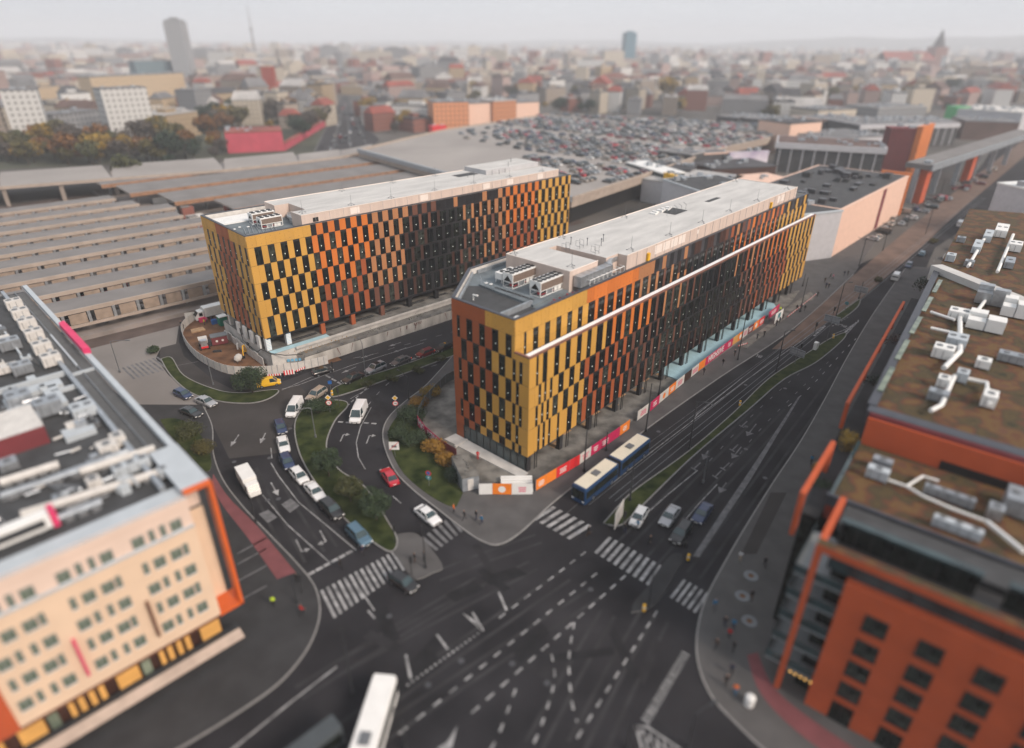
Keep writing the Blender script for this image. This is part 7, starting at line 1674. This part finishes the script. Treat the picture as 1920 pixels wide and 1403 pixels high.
for k, (a, c, zt, m0, lb_) in enumerate((((38, 288), (104, 284), 33, 'w_white', 'white apartment slab behind the trees at the left end of the viaduct'), ((-30, 290), (30, 284), 33, 'w_tan', 'tan apartment slab cut by the photo edge beside the white slab'), ((218, 280), (300, 272), 33, 'w_white', 'broad white apartment slab among golden trees'), ((118, 276), (205, 262), 18, 'w_grey', 'grey low block between the two white apartment slabs'),
        ((182, 194), (352, 180), 24, 'w_ochre', 'long ochre office block below the grey skeleton tower'), ((262, 160), (350, 156), 30, 'teal_block', 'dark teal block in front of the grey skeleton tower'), ((0, 218), (35, 214), 34, 'w_pink', 'pink white apartment block at the left photo edge'), ((375, 225), (405, 221), 22, 'w_grey', 'narrow grey block beside the brick water tower trees'))):
    if m0 == 'teal_block': brickmat('teal_block', (.10, .16, .19), (.05, .07, .08), 3, 3)
    slabrow('apartment_block', a, c, 0, zt, 14 if k < 3 else 20, m0, 'r_grey', lb_, 'building', 'apartment blocks beyond the viaduct')
# landmark towers
def tower(name, px, py, w_, d_, h, mt, label, rz=0, cat='tower', top=None):
    p = at(px, py, 0); e = empty(name, p, R(rz), label, cat); b = MB(); b.b2(-w_/2, w_/2, -d_/2, d_/2, -.5, h, 0); b.build('shaft', [mt], e)
    b = MB(); b.b2(-w_*.42, w_*.42, -d_*.42, d_*.42, h, h+h*.035, 0); b.b2(-w_*.2, w_*.2, -d_*.2, d_*.2, h*1.035, h*1.07, 0); b.build('crown_storey', [top or mt], e); return e
brickmat('skeleton', (.30, .31, .32), (.06, .06, .07), 5, 3.6, .35); brickmat('tower_blue', (.03, .14, .20), (.02, .08, .13), 4, 4, .4)
tower('skeleton_tower', 352, 158, 25, 18, 79, 'skeleton', 'unfinished dark grey skeleton tower rising over the skyline')
tower('glass_tower', 1176, 125, 30, 20, 76, 'tower_blue', 'slim blue glass tower alone on the skyline', 20)
e = tower('water_tower', 512, 192, 11, 11, 34, 'brick_deep', 'red brick tower with a pale top beyond the pink hall', 0, 'tower', 'w_cream')
p = at(481, 118, 0); e = empty('television_mast', p, 0, 'very thin lattice mast in the haze beside the skeleton tower', 'mast'); b = MB(); b.tube([(0, 0, 0), (0, 0, 80)], [4, 2.0], 0, 4); b.tube([(0, 0, 80), (0, 0, 140)], [1.6, .6], 0, 4); b.build('shaft', ['canopy'], e); b = MB(); b.cyl((0, 0, 78), 5, 4, 0, 8); b.build('platform', ['canopy'], e)
p = at(1747, 133, 0); k_ = p.length/1000; e = empty('church', p, R(8), 'brick church with a dark spire and long red roof on the hazy horizon', 'church')
b = MB(); b.b2(-8*k_, 8*k_, -8*k_, 8*k_, 0, 42*k_*.62, 0); b.build('tower', ['w_brick'], e); b = MB(); s_ = 42*k_*.62; b.cyl((0, 0, s_), 7*k_, 30*k_*.62, 0, 8, r2=.3*k_); b.build('spire', ['r_dark'], e)
b = MB(); b.b2(-72*k_, -8*k_, -10*k_, 10*k_, 0, 12*k_, 0); b.obox((-72*k_, -11*k_, 12*k_), (64*k_, 0, 0), (0, 11*k_, 9*k_), (0, .5, .5), 1); b.obox((-72*k_, 11*k_, 12*k_), (64*k_, 0, 0), (0, -11*k_, 9*k_), (0, -.5, .5), 1); b.build('nave', ['w_brick', 'r_red'], e)
# hills
for name, px0, px1, dist, hh in (('hill', 1150, 2300, 7200, 130), ('hill', -500, 700, 8000, 60), ('hill', 500, 1500, 8300, 70)):
    b = MB(); n = 40; random.seed(px0+7); prev = None; ph = [random.random()*6 for _ in range(4)]
    pts = []
    for i in range(n+1):
        t = i/n; px = px0+(px1-px0)*t; d = at(px, 120, 0); d.z = 0; d.normalize(); h = hh*math.sin(math.pi*t)**.7*(.75+.14*math.sin(7*t+ph[0])+.1*math.sin(17*t+ph[1])+.05*math.sin(41*t+ph[2])); pts.append((d, max(h, 0)))
    for i in range(n):
        for (f0, z0), (f1, z1) in (((.90, 0), (.97, .6)), ((.97, .6), (1.0, 1)), ((1.0, 1), (1.06, 0))):
            a, ha = pts[i]; c, hc_ = pts[i+1]; b.poly([a*dist*f0+Vector((0, 0, ha*z0-2)), c*dist*f0+Vector((0, 0, hc_*z0-2)), c*dist*f1+Vector((0, 0, hc_*z1-2)), a*dist*f1+Vector((0, 0, ha*z1-2))])
    struct(b, name, ['hill'])
# ================================================================ the city beyond
random.seed(77)
HM = {}
def house_mesh(w_, d_, h, wall, roof, kind):
    key = (round(w_/4), round(d_/4), round(h/3), wall, roof, kind)
    if key in HM: return HM[key]
    w_, d_, h = key[0]*4, key[1]*4, max(3, key[2]*3); b = MB(); b.b2(-w_/2, w_/2, -d_/2, d_/2, -.3, h, 0)
    if kind == 'pitched':
        r_ = min(w_, d_)*.38; x, y = w_/2+.4, d_/2+.4
        if w_ >= d_:
            b.poly([(-x, -y, h), (x, -y, h), (x-2, 0, h+r_), (-x+2, 0, h+r_)], 1); b.poly([(x, y, h), (-x, y, h), (-x+2, 0, h+r_), (x-2, 0, h+r_)], 1); b.poly([(x, -y, h), (x, y, h), (x-2, 0, h+r_)], 1); b.poly([(-x, y, h), (-x, -y, h), (-x+2, 0, h+r_)], 1)
        else:
            b.poly([(x, -y, h), (x, y, h), (0, y-2, h+r_), (0, -y+2, h+r_)], 1); b.poly([(-x, y, h), (-x, -y, h), (0, -y+2, h+r_), (0, y-2, h+r_)], 1); b.poly([(-x, -y, h), (x, -y, h), (0, -y+2, h+r_)], 1); b.poly([(x, y, h), (-x, y, h), (0, y-2, h+r_)], 1)
        b.b2(-w_*.3, -w_*.3+1, -1, .2, h, h+r_+1, 0)
    else:
        b.b2(-w_/2-.2, w_/2+.2, -d_/2-.2, d_/2+.2, h, h+.7, 1)
        b.b2(-w_*.2, w_*.1, -d_*.2, d_*.15, h+.7, h+3, 0); b.b2(w_*.2, w_*.35, -d_*.3, d_*.0, h+.7, h+1.8, 1)
    HM[key] = b.mesh('house', [wall, roof]); return HM[key]
WN = {'w_white': 'white', 'w_cream': 'cream', 'w_grey': 'grey', 'w_ochre': 'ochre', 'w_pink': 'pink', 'w_brick': 'brick', 'w_tan': 'tan', 'w_orange': 'orange'}
RN = {'r_grey': 'grey', 'r_dark': 'black', 'r_red': 'red', 'r_brown': 'brown', 'r_pale': 'pale'}
def ylim(x):
    if x < 340: return 258
    if x < 600: return 240
    if x < 815: return 186 if 615 < x < 690 else 250
    if x < 1040: return 206
    if x < 1440: return 214
    return 232
def blocked(x, y):
    if 612 < x < 690+max(0, y-240)*.5 and y > 178: return True
    if 170 < x < 360 and 150 < y < 205: return True
    if 1470 < x < 1535 and y > 228: return True
    if 1500 < x and y > 214: return True
    if 795 < x < 1015 and y > 200: return True
    if 1776 < x and y > 205: return True
    if (0 < x < 110 or 210 < x < 305) and y > 190: return True
    if 1730 < x < 1765 and 100 < y < 150: return True
    if 310 < x < 365 and y > 120 and y < 175: return True
    return False
WHERE = [(0, 170, 'beyond the white apartment slab'), (170, 340, 'around the ochre office block'), (340, 480, 'near the grey skeleton tower'), (480, 610, 'near the red brick tower'), (610, 760, 'beside the wide road'), (760, 900, 'behind the orange brick row'), (900, 1040, 'behind the cream halls'), (1040, 1180, 'below the blue glass tower'), (1180, 1310, 'past the blue glass tower'), (1310, 1440, 'beyond the car deck'), (1440, 1560, 'behind the tan boxed hall'), (1560, 1700, 'beyond the long mall wing'), (1700, 1800, 'below the church'), (1800, 2000, 'past the church')]
def where(x):
    for a, c, n_ in WHERE:
        if a <= x < c: return n_
    return WHERE[0][2] if x < 0 else WHERE[-1][2]
DIST = lambda y: 'nearest row' if y > 205 else 'second row' if y > 180 else 'middle rows' if y > 160 else 'far rows'
placed = []; n = 0; tries = 0
while n < 296 and tries < 20000:
    tries += 1; x = random.uniform(-40, 1960); y = 142+115*random.random()**.85
    if y > ylim(x) or blocked(x, y): continue
    p = at(x, y, 0); dd = p.length
    w_ = random.choice((12, 16, 20, 24, 32, 40)); d_ = random.choice((12, 12, 16, 20))
    rad_ = max(w_, d_)*.55
    if any((p.x-q[0])**2+(p.y-q[1])**2 < (rad_+q[2])**2*.62 for q in placed): continue
    placed.append((p.x, p.y, rad_)); h = random.choice((9, 12, 12, 15, 15, 18, 21, 27 if y < 170 else 12)); kind = random.choice(('pitched', 'pitched', 'flat', 'flat'))
    zone = random.choice((0, .2, .5)); rz = random.choice((.2, .75, .8, 1.3, -.3))
    def mk():
        wall = random.choice(['w_white', 'w_cream', 'w_grey', 'w_ochre', 'w_pink', 'w_brick', 'w_tan', 'w_white', 'w_cream', 'w_tan', 'w_grey']); roof = random.choice(['r_grey', 'r_dark', 'r_red', 'r_brown', 'r_pale', 'r_grey', 'r_red' if x > 700 or x > 340 and x < 560 else 'r_grey']) if kind == 'pitched' else random.choice(['r_grey', 'r_dark', 'r_pale'])
        hn = 'low' if h < 12 else 'three storey' if h < 15 else 'four storey' if h < 18 else 'tall'
        return '%s %s house with %s %s roof, %s %s' % (hn, WN[wall], RN[roof], kind, DIST(y), where(x)), (wall, roof)
    l, (wall, roof) = uniq(mk)
    o = inst(house_mesh(w_, d_, h, wall, roof, kind), 'house', None, (p.x, p.y, 0), rz); tag(o, l, 'house', 'houses of the city beyond the car deck'); n += 1
# everything past those, one mass
mass = MB(); gcol = ['w_white', 'w_cream', 'w_grey', 'w_tan', 'w_pink', 'w_brick', 'r_grey', 'r_red', 'r_dark', 'w_white']
def lowblock(b, x, y, w_, d_, h, a, mw, mr):
    b.box((x, y, -.2), (w_, d_, h), mw, a, mt=mr)
for k in range(5200):
    x = random.uniform(-150, 2070); t = random.random(); y = 84+(176-84)*t**1.35; p = at(x, y, 0)
    if p.length > 7500 or blocked(x, y): continue
    if any((p.x-q[0])**2+(p.y-q[1])**2 < (q[2]+12)**2 for q in placed) : continue
    big = p.length > 1500; w_ = random.uniform(12, 30)*(1.6 if big else 1); hh = random.uniform(8, 20)*(1.5 if random.random() < .12 else 1)*(1.3 if big else 1)
    lowblock(mass, p.x, p.y, w_, random.uniform(10, 22), hh, random.choice((.2, .75, 1.3)), random.choice((0, 1, 2, 3, 4, 0, 1, 2, 5)), random.choice((6, 6, 7, 8, 6)))
o = mass.build('distant_rooftops', gcol); tag(o, kind='stuff')
# towers of the far housing estates: a few white slabs stand out of the mass
for k, (x, y, w_, h) in enumerate(((120, 112, 22, 40), (178, 120, 24, 44), (385, 128, 60, 36), (420, 132, 50, 34), (520, 112, 30, 46), (622, 126, 44, 44), (650, 122, 30, 48), (700, 128, 90, 34), (745, 124, 60, 40), (860, 128, 40, 42), (890, 122, 34, 44), (1050, 122, 80, 26), (1105, 148, 44, 30), (1290, 120, 40, 34), (1450, 128, 44, 30), (575, 130, 40, 36), (935, 130, 36, 38), (240, 118, 40, 34))):
    p = at(x, y, 0); b = MB(); b.b2(-w_/2, w_/2, -7, 7, -.3, h, 0); b.b2(-w_*.3, w_*.1, -3, 3, h, h+3, 1); o = b.build('tower_block', [['w_white', 'w_cream', 'w_grey'][k % 3], 'r_grey'], None, (p.x, p.y, 0), R(-10+7*(k % 4)))
    tag(o, '%s %s housing slab on the hazy skyline %s' % (['shorter', 'taller', 'broad'][k % 3]+(' leading' if k in (6, 10) else ' trailing' if k in (8, 11, 16, 14) else ''), ['white', 'cream', 'grey'][k % 3], where(x)), 'housing block', 'housing slabs on the skyline')
# ---------------------------------------------------------------- trees of the city
TV = []
for i in range(4):
    t, c = tree_parts(9, 3.8, 520, .95, 100+i); n0 = len(t.v); t.v += c.v; t.f += [tuple(k+n0 for k in f) for f in c.f]; t.m = [0]*len(t.m)+[1]*len(c.f); TV.append(t)
LC = {'leaf_gold': 'golden', 'leaf_rust': 'rust coloured', 'leaf_grey': 'bare greyish', 'leaf_olive': 'olive', 'leaf_pine': 'very dark', 'leaf_mid': 'green'}
TM = {}
def far_tree(x, y, s, lc, label, group, i):
    k = (i % 4, lc)
    if k not in TM: TM[k] = TV[k[0]].mesh('tree', ['bark', lc])
    p = at(x, y, 0); o = inst(TM[k], 'tree', None, (p.x, p.y, -.1), i*1.7, (s, s, s*(.85+.3*((i*37) % 10)/10))); return tag(o, label, 'tree', group)
random.seed(55); n = 0; i = 0
def mk_tree(x, y, lcs, grp, wh):
    global i
    def f():
        lc = random.choice(lcs); s = random.choice((.8, 1.1, 1.4, 1.9)); return '%s %s tree, %s' % ({.8: 'small', 1.1: 'medium', 1.4: 'large', 1.9: 'very tall'}[s], LC[lc], wh), (lc, s)
    l, (lc, s) = uniq(f); i += 1; far_tree(x, y, s, lc, l, grp, i)
BW = [(0, 60, 'at the start of the viaduct tree belt'), (60, 120, 'in front of the white apartment slab'), (120, 180, 'before the grey low block'), (180, 240, 'beside the broad white slab'), (240, 300, 'in front of the broad white slab'), (300, 360, 'between the broad slab and the pink hall'), (360, 440, 'close to the pink hall'), (440, 475, 'behind the pink hall gable'), (475, 510, 'behind the pink hall middle'), (510, 540, 'behind the pink hall end'), (540, 620, 'beside the pink noise wall')]
for k in range(126):
    x = random.uniform(0, 612); lim = 312 if x < 420 else 262
    y = random.uniform(232 if x > 330 else 276, lim)
    if 425 < x < 535: y = random.uniform(215, 248)
    if x > 540: y = random.uniform(215, 285-(x-540)*.65)
    wb = [n_ for a, c, n_ in BW if a <= x < c][0]+(', front rank' if y > 280 else ', middle rank' if y > 258 else ', back rank' if y > 242 else ', rearmost rank' if y > 228 else ', at the very back')
    mk_tree(x, y, ['leaf_gold', 'leaf_olive', 'leaf_mid', 'leaf_gold', 'leaf_rust', 'leaf_grey'] if x < 300 else ['leaf_rust', 'leaf_grey', 'leaf_olive', 'leaf_pine', 'leaf_gold'], 'trees in the belt beyond the viaduct', wb)
for k in range(190):
    x = random.uniform(340, 1920); y = random.uniform(158, ylim(x)+4)
    if blocked(x, y): continue
    mk_tree(x, y, ['leaf_rust', 'leaf_grey', 'leaf_olive', 'leaf_pine', 'leaf_grey'] if random.random() < .85 else ['leaf_gold'], 'trees among the houses of the city', '%s %s' % (DIST(y), where(x)))
for x, y, s, lc, lb_ in ((245, 345, 1.6, 'leaf_mid', 'round green tree standing in front of the viaduct'), (232, 352, 1.0, 'leaf_gold', 'small yellow tree under the green one by the viaduct'), (1250, 190, 2.8, 'leaf_gold', 'big golden tree on the hill below the blue tower'), (1728, 180, 2.8, 'leaf_gold', 'big golden tree in front of the church'), (1780, 178, 2.6, 'leaf_pine', 'big dark tree beside the church'), (1170, 200, 2.2, 'leaf_rust', 'big rusty tree beside the golden hill tree')):
    i += 1; far_tree(x, y, s, lc, lb_, 'single trees that stand out', i)
tm = MB()
for k in range(1500):
    x = random.uniform(-100, 2050); y = 96+88*random.random()
    if blocked(x, y): continue; p = at(x, y, 0); s = random.uniform(3.5, 8)*(1+p.length/2500)
    tm.ball((p.x, p.y, s*.4), (s*random.uniform(.8, 2), s*random.uniform(.8, 1.6), s*.75), random.choice((0, 0, 1, 1, 2, 3, 4)), 6, 4)
o = tm.build('distant_treetops', ['leaf_grey', 'leaf_olive', 'leaf_rust', 'leaf_gold', 'leaf_pine']); tag(o, kind='stuff')
for px, py, rx, lb_ in ((1752, 455, 2.0, 'shrub strip in the middle of the far tram street'), (1648, 528, 1.5, 'small shrub bed beside the white van on the tram street')):
    shrub(px, py, rx, 1.0, 'leaf_olive', lb_, 300, 61, .05, .4, 'shrubs of the far street')
# masts along the far tram street
for k, (px, py, h) in enumerate(((1655, 470, 9), (1700, 425, 9), (1760, 375, 9), (1610, 500, 9), (1735, 440, 9), (1800, 340, 9), (1850, 300, 9))):
    b = MB(); b.tube([(0, 0, 0), (0, 0, h)], [.14, .09], 0, 6); b.tube([(0, 0, h-1), (2.4, 0, h-.4)], .05, 0, 5); o = b.build('tram_mast', ['pole'], None, at(px, py, 0), R(130)); tag(o, '%s dark tram mast along the far street, counted from the crossing' % ['second', 'fourth', 'sixth', 'first', 'fifth', 'seventh', 'eighth'][k] if k != 1 else 'third dark tram mast along the far street, counted from the crossing', 'mast', 'tram masts of the far street')
# ---------------------------------------------------------------- haze
hz = MB(); hz.b2(-9300, 9300, -9300, 9300, -6, 185, 0)
hm2 = bpy.data.materials.new('haze_air'); hm2.use_nodes = True; t = hm2.node_tree
for nn in list(t.nodes):
    if nn.type == 'BSDF_PRINCIPLED': t.nodes.remove(nn)
vo = t.nodes.new('ShaderNodeVolumePrincipled'); vo.inputs['Color'].default_value = (.93, .96, 1, 1); vo.inputs['Density'].default_value = 2.6e-4; vo.inputs['Anisotropy'].default_value = .0
t.links.new(vo.outputs[0], [x for x in t.nodes if x.type == 'OUTPUT_MATERIAL'][0].inputs['Volume'])
o = hz.build('haze', [hm2]); tag(o, kind='stuff')
if False: pass
